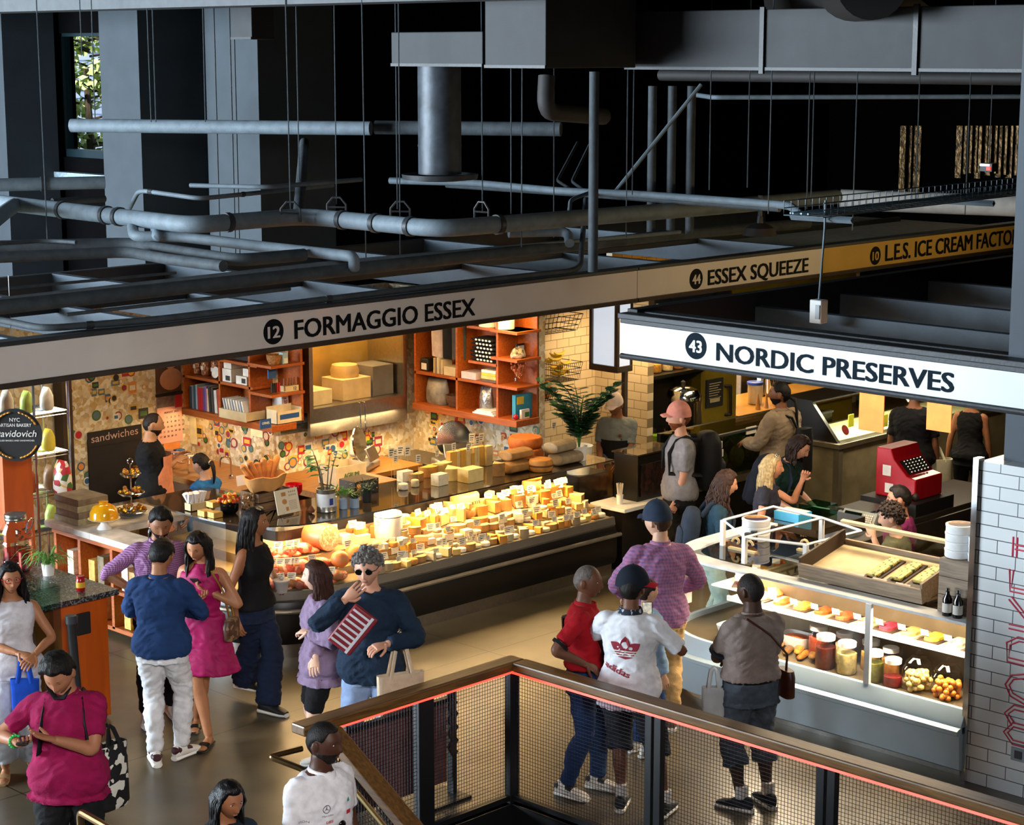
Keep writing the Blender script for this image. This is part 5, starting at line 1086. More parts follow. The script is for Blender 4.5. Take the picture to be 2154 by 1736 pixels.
P_tee=person('man in a white tee with a red emblem on the back photographing with his phone',(10.06,8.66),18,1.74,'#6e4630',fat=1.0,top=dict(kind='tee',m=clothmat('white_tee','#dfe0e6',bump=.15),hem=-.17,off=.022,soff=.022,wr=.01),bottom=dict(kind='shorts',m=clothmat('charcoal_shorts','#2a2f37'),off=.03),shoes=dict(m=black_shoe,sock=M('white_sock','#dcd9d4',.8)),hair=dict(kind='short',col='#17130f',th=.006),cap=dict(m=clothmat('navy_cap','#141c28',bump=.2),bm=clothmat('red_brim','#c0122b'),yaw=-62),R_=('px',1384,1322,.02),Rp=(1,-.1,-.8),L_=(-.12,.34,1.28),Lp=(-1,0,-.7),curl=(.55,.6),head=(-8,4,0),palm=((-.6,-1,0),None),feet=[('px',1400,1715,5),('px',1308,1700,8)])
P_chk=person('man in a pink and blue checked shirt and dark cap seen from behind',(11.5,9.6),352,1.82,'#d2a488',top=dict(kind='long',m=checkmat('pink_blue_check','#75608f','#b06c8c',.028,.5),hem=-.12,off=.02,soff=.018,collar=1,wr=.012),bottom=dict(m=m_khaki,off=.022,wr=.012),shoes=dict(m=M('grey_brown_shoe','#6a5448',.7)),hair=dict(kind='short',col='#3a261a',th=.008),cap=dict(m=clothmat('slate_cap','#242f40',bump=.25)),glasses=dict(dark=1),head=(38,4,0),R_=(.2,.25,1.02),L_=(-.22,.22,1.0),Rp=(1,-.5,-.3),Lp=(-1,-.5,-.3))
P_lb=person('person in a pale blue shirt hidden behind the man in the white tee',(10.98,9.3),60,1.38,'#c99a7c',1,top=dict(kind='long',m=clothmat('pale_blue_shirt','#93b4d6'),off=.05,soff=.035),bottom=dict(m=m_jean),shoes=dict(m=white_shoe),hair=dict(kind='short',col='#2b1e18',th=.012),L_=(-.3,.25,.95))
P_polo=person('man in a grey polo shirt and denim shorts at the fish counter',(10.66,8.05),338,1.72,'#4f3426',fat=1.14,top=dict(kind='polo',m=clothmat('taupe_polo','#8f8078',bump=.4,bscale=160),hem=.05,off=.024,collar=1,trim=M('navy_trim','#1c2030',.8),wr=.012),bottom=dict(kind='capri',m=clothmat('faded_denim','#4c5660',var=.3),off=.02,t=.66,belt=m_blk,wr=.012),shoes=dict(m=clothmat('black_white_shoe','#26272c',var=.8),sock=M('white_sock','#dcd9d4',.8)),hair=dict(kind='short',col='#2a2523',th=.002,nz=.0006),head=(22,2,0),L_=(-.02,.27,1.08),Lp=(-1,-.25,-.5),R_=(.06,.3,1.05),Rp=(1,-.2,-.6),feet=[('px',1612,1695,2),('px',1556,1704,34)],lips='#4a2d26')
P_pink=person('bearded man in a pink cap and grey tee with a large black backpack',(14.97,12.25),262,1.84,'#d29a7e',top=dict(kind='tee',m=clothmat('grey_tee','#8f8c8e'),hem=-.1,off=.02),bottom=dict(kind='shorts',m=clothmat('charcoal_black_shorts','#1a1a1b'),off=.03),shoes=dict(m=white_shoe,sock=m_blk),hair=dict(kind='short',col='#6b3c22',th=.006),beard='#7a4223',cap=dict(m=clothmat('pink_cap','#dd9486',bump=.2)),L_=('px',1418,1068,-.12),Lp=(-.4,-1,0),curl=(.4,.9),feet=[('px',1440,1215,10),('px',1432,1180,10)])
q=PZ(1500,1010,1.55)
P_curly=person('woman with curly brown hair and a denim backpack at the fish counter',(q.x,q.y),88,1.64,'#c08a68',1,top=dict(kind='tee',m=clothmat('teal_tee','#223b48'),off=.02),bottom=dict(m=clothmat('mint_jeans','#9fb8b0')),shoes=dict(m=white_shoe),hair=dict(kind='wavy',col='#3a2720',len=.3,amp=.03,vol=.04,n=90,th=.024,nz=.012,front=1.35),head=(0,4,0),L_=(-.2,.32,1.06),R_=(.2,.3,1.04),lean=8)
q=PZ(1605,975,1.56)
P_blond=person('blonde woman in a navy striped top pointing across the fish counter',(q.x,q.y),104,1.65,'#cc8c6a',1,top=dict(kind='cap',m=checkmat('navy_stripes','#20202e','#8f8d98',.016,.0),off=.014,sl=.24),bottom=dict(m=m_jean),shoes=dict(m=white_shoe),hair=dict(kind='long',col='#b59a6c',len=.3,front=1.2,vol=.01,rough=.35),glasses=dict(up=1,dark=1,m=M('white_frame','#e6dfd2',.3)),head=(0,-2,0),lean=6,L_=('px',1688,1010,-.1),Lp=(-.2,-.3,-1),curl=(.4,1.0),R_=(.2,.25,1.02))
q=PZ(1640,905,1.7)
P_green=person('dark haired woman in a dark green tee leaning over to look',(q.x,q.y),128,1.72,'#d3a288',1,top=dict(kind='tee',m=clothmat('dark_green_tee','#12302a'),off=.02),bottom=dict(m=m_blk),shoes=dict(m=black_shoe),hair=dict(kind='wavy',col='#2b1c17',len=.18,amp=.014,vol=.024,front=1.3),eyes='down',head=(8,18,-10),lean=14,R_=(.2,.28,1.0),L_=(-.15,.3,1.0))
q=PZ(1645,808,1.8)
P_beige=person('tall man in a beige work jacket with a long black ponytail',(q.x,q.y),318,1.82,'#7d5238',top=dict(kind='jacket',m=clothmat('beige_jacket','#8c7b66'),off=.035,soff=.03,hem=-.18,collar=1),bottom=dict(m=m_blk),shoes=dict(m=black_shoe),hair=dict(kind='pony',col='#0f0d0d',len=.62,pz=-.03,th=.012),beard='#17110e',glasses=dict(),head=(34,0,0),L_=(-.2,.3,1.1))
P_sand=person('man with an apron over a black tee at the sandwich counter',(11.45,16.32),84,1.7,'#b0805e',fat=1.16,belly=.03,top=dict(kind='tee',m=m_blk,off=.018),bottom=dict(m=m_blk),shoes=dict(m=black_shoe),hair=dict(kind='receding',col='#231a15',th=.003,nz=.001),beard='#2a1c16',apron=dict(m=clothmat('peach_apron','#cf8563',bump=.2),sm=M('white_strap','#d8d4cc',.7)),head=(6,8,0),R_=('px',368,972,.0),L_=('px',372,960,.15),curl=(.4,.4),Rp=(.3,-.4,-1),Lp=(-.3,-.4,-1))
q=PZ(430,958,1.5)
P_pony=person('woman in a blue hoodie with a clipped ponytail behind the cheese case',(q.x,q.y),300,1.52,'#c79a80',1,top=dict(kind='long',m=clothmat('blue_hoodie','#1f5f9e'),off=.03,soff=.026),bottom=dict(m=m_blk),shoes=dict(m=black_shoe),hair=dict(kind='pony',col='#1a1311',len=.24,pz=.0,th=.014,tie=M('cream_clip','#d6c7a0',.5)),head=(0,16,0),L_=(-.1,.32,.95),R_=(.1,.32,.95))
P_juice=person('juice stall worker in a white cap, grey tee and black apron',(16.0,14.0),198,1.62,'#8c5a3e',0,fat=1.1,top=dict(kind='tee',m=clothmat('grey_work_tee','#777f80'),off=.024),bottom=dict(m=m_blk),shoes=dict(m=black_shoe),hair=dict(kind='bun',col='#1b1412',pz=-.02),cap=dict(m=clothmat('blush_cap','#dccbc4',bump=.2)),eyes='down',head=(-14,18,0),apron=dict(m=m_blk,z1=.26),R_=(.12,.3,.98),L_=(-.12,.3,.98))
P_purw=person('fish stall worker with glasses in a plum tee, hair tied back',(14.06,9.05),286,1.66,'#a9745a',1,fat=1.1,top=dict(kind='tee',m=clothmat('plum_tee','#5c1440'),off=.02),bottom=dict(m=m_blk),shoes=dict(m=black_shoe),hair=dict(kind='bun',col='#16110f',pz=.0),glasses=dict(),head=(6,6,0),L_=(-.12,.32,1.05),R_=(.15,.3,1.0))
P_olw=person('fish stall worker with short curly hair in an olive tee',(13.56,8.78),292,1.63,'#c9987c',0,top=dict(kind='tee',m=clothmat('olive_tee','#4b4a30'),off=.02),bottom=dict(m=m_blk),shoes=dict(m=black_shoe),hair=dict(kind='curly',col='#2c211b',n=170,th=.022),glasses=dict(),head=(4,14,0),L_=('px',1838,1132,.1),Lp=(-.6,-.6,-.8),R_=(.15,.3,1.05),curl=(.5,.5))
P_bagp=person('shopper in black with khaki shorts carrying a white plastic bag beyond the counter',(18.1,11.55),20,1.8,'#8a5a40',top=dict(kind='tee',m=m_blk,off=.04,hem=-.2),bottom=dict(kind='shorts',m=clothmat('pale_khaki','#b8a884'),off=.03),shoes=dict(m=black_shoe),hair=dict(kind='short',col='#15110f',th=.01))
P_armp=person('person in a black sleeveless top seen from behind at the ice cream case',(18.95,11.35),30,1.66,'#a06a4a',1,top=dict(kind='tank',m=m_blk,off=.01),bottom=dict(m=m_blk),shoes=dict(m=black_shoe),hair=dict(kind='short',col='#15110f',th=.01),L_=(-.27,.0,.84))
# ------------------------------------------------------------------ cheese
ORD=['first','second','third','fourth','fifth','sixth','seventh','eighth','ninth','tenth','eleventh','twelfth','13th','14th','15th','16th','17th','18th','19th','20th','21st','22nd','23rd','24th','25th','26th','27th','28th','29th','30th','31st','32nd','33rd','34th','35th','36th','37th','38th','39th','40th','41st','42nd','43rd','44th','45th','46th','47th','48th','49th','50th']
PASTE={'pale yellow':('#e8cf8c','#c9a65a'),'golden':('#dfae4a','#b5782c'),'ivory':('#efe3c2','#d8c79c'),'tan':('#d2ab6a','#9b7038'),'orange':('#e08a28','#c2641a'),'white':('#f3ecdb','#e6dcc6'),'grey rinded':('#e3cf9a','#8d7d62'),'blue veined':('#d9cfae','#a59a78')}
def cmat(c):a,b=PASTE[c];k=c.replace(' ','_');return[M(k+'_cheese',a,.5,var=.08,scale=20,bump=.1,bscale=40),M(k+'_rind',b,.65,var=.2,scale=16,bump=.3,bscale=30)]if c!='blue veined' else[cellmat('blue_veined_cheese',['#dcd2b2','#d6cba6','#e2d9bc','#cfc49e','#9b9a7c'],45,.5),M('blue_rind',b,.7)]
def wedge(r,h,a,m='pale yellow'):
 g=G();n=5;top=[(0,0)]+[(r*math.cos(-a/2+a*i/n),r*math.sin(-a/2+a*i/n))for i in range(n+1)]
 k=len(top);g.add([(p[0]-r*.55,p[1],0)for p in top]+[(p[0]-r*.55,p[1],h)for p in top],[tuple(range(k-1,-1,-1)),tuple(range(k,2*k)),(0,1,k+1,k),(k-1,0,k,2*k-1)],0)
 g.add([(p[0]-r*.55,p[1],z)for z in(0,h)for p in top[1:]],[(i,i+1,n+2+i,n+1+i)for i in range(n)],1);return g
def block(a,b,h):return G().box(-a/2,a/2,-b/2,b/2,0,h,0).box(-a/2-.002,-a/2,-b/2,b/2,0,h,1)
def wheel(r,h,n=24,e=.25):return G().lathe([(r*.9,0),(r,h*e),(r,h*(1-e)),(r*.9,h)],(0,0,0),n,1)
def halfwheel(r,h,n=12):
 p=[(r*math.cos(PI*i/n),r*math.sin(PI*i/n))for i in range(n+1)];g=G();k=n+1
 g.add([(x,y-r*.4,z)for z in(0,h)for x,y in p],[tuple(range(k-1,-1,-1)),tuple(range(k,2*k)),(n,0,k,k+n)],0);g.add([(x,y-r*.4,z)for z in(0,h)for x,y in p],[(i,i+1,k+i+1,k+i)for i in range(n)],1);return g
def placed(g,name,mats,x,y,z,rz,label,cat,group=None,sc=1,bevel=0,tiltx=0):
 o=g.obj(name,mats,None,local=True,smooth=40,bevel=bevel,segs=2);o.location=(x,y,z);o.rotation_euler=(tiltx,0,rz);o.scale=(sc,)*3;return tag(o,label,cat,group)
protos={};CN={'wedge':'cheese_wedge','round':'round_cheese','block':'block_cheese','half wheel':'half_cheese','wheel':'round_cheese'}
def copyof(key,maker,name,mats,x,y,z,rz,label,cat,group,sc=1,bevel=.004,tiltx=0):
 if key not in protos:o=protos[key]=placed(maker(),name,mats,x,y,z,rz,label,cat,group,sc,bevel,tiltx);return o
 o=dup(protos[key],(x,y,z),rz,label,group,sc);o.rotation_euler=(tiltx,0,rz);return o
rnd=random.Random(21);rows=[(13.035,.616,'front'),(13.13,.618,'second'),(13.225,.70,'third'),(13.325,.70,'fourth'),(13.44,.80,'fifth'),(13.56,.80,'rear')]
small_kinds=[('wedge','pale yellow',lambda:wedge(.13,.06,.7)),('wedge','golden',lambda:wedge(.14,.07,.6)),('round','white',lambda:wheel(.045,.04)),('round','ivory',lambda:wheel(.052,.035)),('block','ivory',lambda:block(.1,.08,.06)),('half wheel','tan',lambda:halfwheel(.075,.06)),('wedge','grey rinded',lambda:wedge(.12,.08,.8)),('round','golden',lambda:wheel(.05,.05)),('wedge','blue veined',lambda:wedge(.12,.07,.9))]
big_kinds=[('half wheel','pale yellow',lambda:halfwheel(.11,.09)),('wedge','golden',lambda:wedge(.19,.11,.7)),('block','pale yellow',lambda:block(.15,.1,.1)),('wedge','tan',lambda:wedge(.2,.12,.6)),('half wheel','golden',lambda:halfwheel(.1,.12)),('wheel','ivory',lambda:wheel(.085,.07)),('wheel','tan',lambda:wheel(.08,.09)),('block','ivory',lambda:block(.13,.12,.08))]
for ri,(y,z,rn)in enumerate(rows):
 ks=small_kinds if ri<3 else big_kinds;x=14.66-.03*ri;i=0;used={}
 while x>11.42+.04*ri:
  kd,col,mk=ks[rnd.randrange(len(ks))];step={0:.105,1:.105,2:.12,3:.15,4:.175,5:.19}[ri]
  if ri==4 and 11.9<x<12.25:x-=step;continue
  n=used.get((kd,col),0);used[(kd,col)]=n+1
  o=copyof((kd,col,ri<3),mk,CN[kd],cmat(col),x+rnd.uniform(-.01,.01),y+rnd.uniform(-.012,.012),z,-PI/2+rnd.uniform(-.7,.7)if kd in('wedge',)else rnd.uniform(-.3,.3)+(0 if kd!='half wheel' else PI),'%s %s cheese %s from the right in the case\'s %s row'%(ORD[n],col,kd,rn),'cheese','cheeses in the %s row of the glass case'%rn,rnd.uniform(.85,1.12),.006)
  if ri>=2 and rnd.random()<.45:
   kd2,col2,mk2=small_kinds[rnd.randrange(len(small_kinds))];hh=max(v.co.z for v in o.data.vertices)*o.scale.z;n=used.get((kd2,col2,'t'),0);used[(kd2,col2,'t')]=n+1
   copyof((kd2,col2,True),mk2,CN[kd2],cmat(col2),x,y,z+hh+.001,rnd.uniform(-PI,PI),'%s %s cheese %s from the right lying atop the %s row'%(ORD[n],col2,kd2,rn),'cheese','cheeses stacked on the %s row'%rn,rnd.uniform(.8,1),.006)
  x-=step;i+=1
# named big pieces in the case
def atpx(px,py,z):p=PZ(px,py,z);return p.x,p.y
x,y=12.08,13.42;t=thing('drum_cheese','tall white drum of cheese with a blue line round its rim in the glass case','cheese',(x,y,.8))
G().lathe([(.13,.8),(.135,.82),(.135,1.02),(.125,1.04),(.0,1.045)],(x,y,0),28).obj('drum_body',M('drum_white','#efe8da',.6),t)
G().lathe([(.1365,1.005),(.1365,1.013)],(x,y,0),28,caps=False).obj('blue_line',M('blue_line','#27406f',.5),t)
x,y=13.22,13.56;t=thing('round_cheese','large printed cheese wheel with a cut top in the rear of the glass case','cheese',(x,y,.8))
G().lathe([(.14,.8),(.15,.83),(.15,1.0),(.14,1.02)],(x,y,0),28).obj('wheel_body',cmat('tan')[0],t);w=wedge(.14,.035,1.2).moved(Matrix.Translation((x+.04,y,1.02))@Matrix.Rotation(-1.2,4,'Z'));w.obj('cut_wedge',cmat('golden'),t)
g=G();letter(g,'PETIT',(x-.07,y-.152,.93),(1,0,0),(0,0,1),.03,.14,.01);g.obj('print',m_ink,t,smooth=0)
x,y=14.12,13.5
for k,(r,z,h,c)in enumerate(((.11,.8,.12,'golden'),(.1,.922,.1,'pale yellow'),(.105,1.024,.06,'golden'))):placed(wheel(r,h),'round_cheese',cmat(c),x,y,z,0,'%s golden wheel of the tall cheese tower at the right of the glass case'%['lowest','middle','topmost'][k],'cheese','tall cheese tower')
# price cards
m_card=M('card_stock','#f1e4c3',.7,var=.03)
def card_proto(x,y,z,rz,w=.055,h=.04,stick=.0,name='price_card',label='small handwritten price card standing among the cheeses in the glass case',grp='price cards in the cheese case'):
 t=thing(name,label,'price card',(x,y,z),grp,rz);G().box(-w/2,w/2,-.001,.001,stick,stick+h).obj('card',m_card,t,local=True,smooth=0)
 g=G()
 for k in range(3):g.box(-w*.38,w*(.36-.12*k),-.0016,-.001,stick+h*(.72-.24*k),stick+h*(.8-.24*k))
 g.obj('handwriting',m_ink,t,local=True,smooth=0)
 if stick:G().tube([(0,.002,-.02),(0,.002,stick+.005)],.0015,5).obj('stick',M('bamboo','#c9a566',.6),t,local=True)
 return t
cp=card_proto(14.5,13.0,.66,-.2)
for i in range(96):
 ri=rnd.randrange(6);y,z,_=rows[ri];x=11.45+3.2*rnd.random();o=dup(cp,(x,y-.05,z+rnd.uniform(.05,.1)+(.05 if ri>2 else 0)),rnd.uniform(-.5,.15));s=rnd.uniform(1.0,1.75);o.scale=(s,s,s*1.1);o.rotation_euler.x=rnd.uniform(-.45,-.1)
tp=card_proto(13.0,13.2,1.1,-.2,.05,.075,.14,'price_card','tall price card on a bamboo stick above the cheeses on the counter top','price cards on sticks over the top cheeses')
# cheeses on top of the case
TZ=1.216
TOP=[(1105,966,'wheel','orange',.19,.12,0,'large orange cheese wheel at the back of the counter top'),(1105,940,'wheel','orange',.18,.11,.12,'large orange wheel lying on another orange wheel on the counter top'),(1190,975,'loaf','grey rinded',.17,.12,0,'brown rinded long cheese at the right end of the counter top'),(1178,950,'loaf','grey rinded',.16,.11,.125,'brown rinded long cheese lying on another at the right end of the counter top'),(1137,990,'wheel','golden',.125,.12,0,'yellow waxed cheese wheel with a dark printed band on the counter top'),(1086,992,'loaf','tan',.16,.11,0,'tan rinded cheese half in front of the large orange wheels'),(1086,965,'loaf','tan',.16,.1,.112,'wrapped tan cheese half lying on another before the orange wheels'),(990,1012,'block','pale yellow',.21,.13,0,'big pale cheese block at the front middle of the counter top'),(950,1008,'wedge','pale yellow',.22,.12,0,'big cheese wedge left of the big pale block'),(925,1020,'block','ivory',.14,.11,0,'square ivory cheese block at the front of the counter top'),(1045,1000,'wedge','tan',.15,.13,0,'short tan wedge between the big pale block and the tan halves'),(900,990,'half','pale yellow',.11,.1,0,'pale half wheel behind the square ivory block'),(878,1012,'half','tan',.09,.08,0,'small tan half wheel at the front left of the top cheeses'),(835,1008,'block','ivory',.13,.1,0,'ivory block at the left end of the top cheeses'),(830,985,'half','golden',.12,.1,0,'golden half wheel at the left behind the ivory block'),(865,980,'half','pale yellow',.12,.11,0,'pale half wheel in the second row left'),(848,1030,'wheel','white',.05,.06,0,'small white cheese round at the left front edge of the counter top'),(873,1024,'wheel','ivory',.04,.07,0,'small paper wrapped cheese beside the small white round')]
for i,px in enumerate((905,925,940,962,978,992,1012,1025)):TOP.append((px,982-i*.5,'slab',['golden','pale yellow'][i%2],.085,.2 if i not in(4,)else .15,0,'%s upright cheese slab from the left in the back row on the counter top'%ORD[i]))
for px,py,kd,c,r,h,dz,lab in TOP:
 x,y=atpx(px,py,TZ+dz);mk={'wheel':lambda:wheel(r,h,28,.3),'loaf':lambda:G().loft([[(xx,math.cos(u)*r*.62*s,h/2+math.copysign(abs(math.sin(u))**.6,math.sin(u))*h/2*s)for u in[2*PI*q/14 for q in range(14)]]for xx,s in((-r,.8),(-r*.93,1),(r*.93,1),(r,.8))],1),'block':lambda:block(r,r*.7,h),'wedge':lambda:wedge(r,h,.9),'half':lambda:halfwheel(r,h),'slab':lambda:block(r,r*.8,h)}[kd]
 y=min(y,13.72)if kd!='wheel' or r<.1 else y
 o=placed(mk(),{'half':'half_cheese','loaf':'long_cheese','slab':'cheese_slab','wheel':'round_cheese','block':'block_cheese','wedge':'cheese_wedge'}[kd],cmat(c),x,y,TZ+dz,{'wedge':-2.0,'half':PI+.2,'slab':rnd.uniform(-.2,.2)}.get(kd,rnd.uniform(-.1,.1)),lab,'cheese','cheeses on the counter top',bevel=.008)
 if 'dark printed band' in lab:G().lathe([(r*1.004,h*.42),(r*1.004,h*.58)],(0,0,0),28,caps=False).obj('printed_band',M('dark_band','#5a3417',.6),o,local=True)
for px,py in((788,950),(802,945),(822,955),(833,958),(858,955),(903,905),(918,900),(932,910),(955,935),(985,935),(1030,905),(1120,895),(1165,890),(920,945),(1005,925)):
 x,y=atpx(px,py+45,TZ+.06);o=dup(tp,(x,min(y,13.75),TZ+.07),rnd.uniform(-.5,.1));s=rnd.uniform(.85,1.3);o.scale=(s,s,s)
tp.location=(12.55,13.5,TZ+.08)
# cured meats and cheeses in the rounded corner
def corner_at(f,o):
 i=f*(len(cpath)-2-3)+2;a=int(i);r=sweep(cpath,[(-o,0)]);return Vector(r[a][0]).lerp(Vector(r[min(a+1,len(r)-1)][0]),i-a)
m_meat=cellmat('marbled_meat',['#b04a30','#c0603f','#d98a66','#a33f2a','#e0a98a'],30,.45);m_mort=cellmat('mortadella',['#e0976a','#e8a67c','#dc8c5e','#f0c8a4'],60,.5)
meats=[]
p=PY(690,1130,13.42);t=thing('mortadella','big round cut mortadella facing out in the curved corner of the case','cold meat',(p.x,13.5,.8))
rr=Matrix.Rotation(R(90),3,'X')@Matrix.Rotation(R(12),3,'Y');G().lathe([(.12,0),(.125,.01),(.125,.3),(.1,.32)],(p.x,13.4,.925),28,rot=Matrix.Rotation(R(-90),3,'X')).obj('casing',M('meat_casing','#a85a34',.4),t);G().disc((p.x,13.4,.925),(0,-1,0),.12,28,0,.004).obj('cut_face',m_mort,t,smooth=0)
for k,(px,py,r,nm,c,lab)in enumerate(((735,1120,.095,'cheese_ball','#d98a4a','pinkish round cheese beside the mortadella'),(745,1150,.085,'cheese_ball','#d78338','orange ball cheese before the mortadella'),(715,1165,.085,'cheese_ball','#cf7a34','lower orange ball cheese under the mortadella'),(790,1140,.08,'cheese_ball','#d6a050','golden ball cheese right of the orange balls'))):
 q=PZ(px,py,.75+r);placed(G().ell((0,0,r),(r,r,r*.92),None,20,14),nm,M('ball'+c,c,.45,var=.12),q.x,q.y,.7 if q.y<13.42 else .8,0,lab,'cheese','round cheeses in the case corner')
labs=['ham end','salami','cured ham slice pile','speck piece']
mi=0
for f in[i/16 for i in range(17)]:
 for ri,(o,z)in enumerate(((.09,.62),(.3,.70),(.52,.8))):
  if ri==2 and mi%2:mi+=1;continue
  v=corner_at(f*.7,o);kd=mi%4;r=.055+.02*rnd.random();ang=rnd.uniform(0,PI)
  g=G().ell((0,0,r*.75),(r*1.3,r,r*.75),None,14,9)if kd in(0,3)else(G().tube([(-.1,0,.035),(-.09,0,.035),(.09,0,.035),(.1,0,.035)],[.02,.034,.034,.02],12)if kd==1 else G().lathe([(r,0),(r*1.1,.015),(r*.8,.035),(0,.05)],(0,0,0),12))
  placed(g,['ham','salami','ham_slices','speck'][kd],[m_meat,M('salami_skin','#8b4a38',.55,var=.3,scale=25),m_meat,M('speck_brown','#a5673c',.5,var=.3)][kd],v.x,v.y,z,ang,'%s %s counted along the %s step of the curved case corner'%(ORD[mi//4],labs[kd],['front','middle','rear'][ri]),'cold meat','cold meats in the case corner')
  mi+=1
  if rnd.random()<.5:o2=dup(cp,(v.x-.02,v.y-.04,z+.09),rnd.uniform(-.9,-.2));o2.scale=(1.4,1.4,1.5);o2.rotation_euler.x=-.3
  if ri==0 and mi%2:copyof(('round','white',True),lambda:wheel(.045,.04),'cheese_round',cmat('white'),v.x+.05,v.y+.07,z,0,'%s small white cheese round along the curved case corner'%ORD[mi//2],'cheese','white rounds in the case corner',1)
def plantpot(name,label,loc,pot,foliage,grp=None,cat='plant'):
 t=thing(name,label,cat,loc,grp);pot(t);foliage(t);return t
def leafq(g,p,d,l,w,n=None,m=0,droop=.2):
 d=d.normalized();s=d.cross(n if n else Vector((0,0,1)));
 if s.length<1e-3:s=Vector((1,0,0))
 s.normalize();u=Vector((0,0,-droop*l));a,b,c=p+d*l*.35+u*.1,p+d*l*.7+u*.4,p+d*l+u
 g.add([p,a+s*w*.5,b+s*w*.42,c,b-s*w*.42,a-s*w*.5,a+Vector((0,0,-.08*w)),b+Vector((0,0,-.08*w))],[(0,1,6),(0,6,5),(1,2,7,6),(6,7,4,5),(2,3,7),(7,3,4)],m)
m_leaf=M('leaf_green','#2f6a2c',.45,var=.35,scale=6);m_leafd=M('leaf_dark','#1d3f22',.4,var=.3,scale=6);m_leafl=M('leaf_light','#6ca04a',.5,var=.3,scale=6);m_tin=M('tin_can','#b7b1a2',.3,metal=.9);m_terra=M('terracotta','#a9593a',.7)
q=PZ(686,1075,TZ)
def pot(t):G().lathe([(.085,TZ),(.088,TZ+.01),(.085,TZ+.02),(.085,TZ+.2),(.09,TZ+.21),(.08,TZ+.21),(.078,TZ+.17)],q,24).v;G().lathe([(.085,0),(.088,.008),(.085,.016),(.085,.2),(.09,.21),(.08,.21),(.078,.17),(0,.17)],q,24).obj('tin_can',m_tin,t);G().lathe([(.0862,.05),(.0862,.17)],q,24,caps=False).obj('can_label',M('can_label_white','#dcdad6',.5),t);G().box(q.x-.03,q.x+.01,q.y-.09,q.y-.085,q.z+.07,q.z+.13).obj('label_mark',M('label_blue','#273f8c',.5),t)
def fol(t):
 r_=random.Random(4);g=G();st=G()
 for k in range(6):
  a=r_.uniform(0,2*PI);top=q+Vector((math.cos(a)*.12,math.sin(a)*.1,.38+.2*r_.random()));pts=[q+Vector((math.cos(a)*.03,math.sin(a)*.03,.17)),q.lerp(top,.6)+Vector((0,0,.08)),top];st.tube(pts,[.006,.005,.003],5)
  for j in range(3):b=a+r_.uniform(-1.6,1.6);leafq(g,pts[1].lerp(top,j/2),Vector((math.cos(b),math.sin(b),.25)),.13,.075,None,0,.5)
 st.obj('stem',M('stem_brown','#5a4a2c',.7),t);g.obj('leaves',m_leaf,t,smooth=0)
plantpot('potted_plant','tall broad leaved plant in a printed tin can on the case top',q,pot,fol)
for px,py,kd,lab in((700,1065,0,'bushy fern in a small white can on the case top'),(722,1070,1,'palm seedling in a blue printed can on the case top'),(746,1068,2,'wispy herb in a pale blue can on the case top'),(772,1055,2,'dark herb in a black pot on the case top')):
 q=PZ(px,py,TZ);t=thing('potted_plant',lab,'plant',q,'small plants on the case top');r=.038 if kd!=2 else .042
 G().lathe([(r,0),(r,.09),(r*.9,.09),(r*.9,.07),(0,.07)],q,16).obj('pot',{0:m_white,1:M('pale_blue_tin','#9fb6cf',.4),2:M('pale_blue_tin','#9fb6cf',.4)}[kd]if px!=772 else m_rubber,t)
 g=G();r_=random.Random(px)
 for k in range(46 if kd<2 else 60):
  a=r_.uniform(0,2*PI);b=r_.uniform(.1,1.1);p0=q+Vector((math.cos(a)*.012,math.sin(a)*.012,.08));d=Vector((math.cos(a)*math.sin(b),math.sin(a)*math.sin(b),math.cos(b)))
  if kd<2:leafq(g,p0+d*.04,d,.13+.05*r_.random(),.014,None,0,.5)
  else:e=p0+d*r_.uniform(.05,.17);g.tube([p0,e],.0015,3);leafq(g,e,Vector((r_.gauss(0,1),r_.gauss(0,1),.3)),.022,.014)
 g.obj('leaves',[m_leaf,m_leafl,m_leafd][kd],t,smooth=0)
# deck top, left: crate with bread bag, menu, cork jar, tomato bowl, gold boxes, paper tray
q=PZ(585,1075,TZ);x,y=q.x+.02,q.y+.18
m_crate=woodmat('grey_crate_wood','#4a3524','#7d5d3c','x',3,.7)
t=thing('wooden_crate','weathered wooden crate on the case top behind the menu card','crate',(x,y,TZ));g=G()
for z in(0,.09):g.box(x-.2,x+.2,y-.13,y-.12,TZ+z,TZ+z+.08).box(x-.2,x+.2,y+.12,y+.13,TZ+z,TZ+z+.08).box(x-.2,x-.19,y-.12,y+.12,TZ+z,TZ+z+.08).box(x+.19,x+.2,y-.12,y+.12,TZ+z,TZ+z+.08)
g.box(x-.2,x+.2,y-.12,y+.12,TZ,TZ+.01).obj('crate_boards',m_crate,t,smooth=0)
t=thing('bread_bag','open brown paper bag lying on the wooden crate','bag',(x,y,TZ+.17))
g=G();g.loft([[(x-.02+math.cos(u)*a,y+math.sin(u)*b,TZ+.175+z+.012*math.sin(5*u))for u in[2*PI*i/18 for i in range(18)]]for a,b,z in((.17,.1,0),(.21,.13,.07),(.23,.14,.13),(.22,.13,.135),(.19,.11,.06))]);g.obj('paper',M('brown_paper','#c28a4c',.8,var=.15,bump=.6,bscale=12),t)
for k in range(6):
 a=-.5+.16*k;b0=Vector((x-.1+.035*k,y+.05,TZ+.24));e=b0+Vector((-.1+.05*k,.06,.17+.03*(k%2)));pts=[b0+(e-b0)*f for f in(0,.1,.5,.9,1)];o=G().tube(pts,[.015,.03,.034,.03,.012],10).obj('baguette',M('bread_crust','#b9722f',.6,var=.3,scale=18,bump=.3));tag(o,'%s baguette from the left standing in the brown paper bag'%ORD[k],'bread','baguettes in the paper bag')
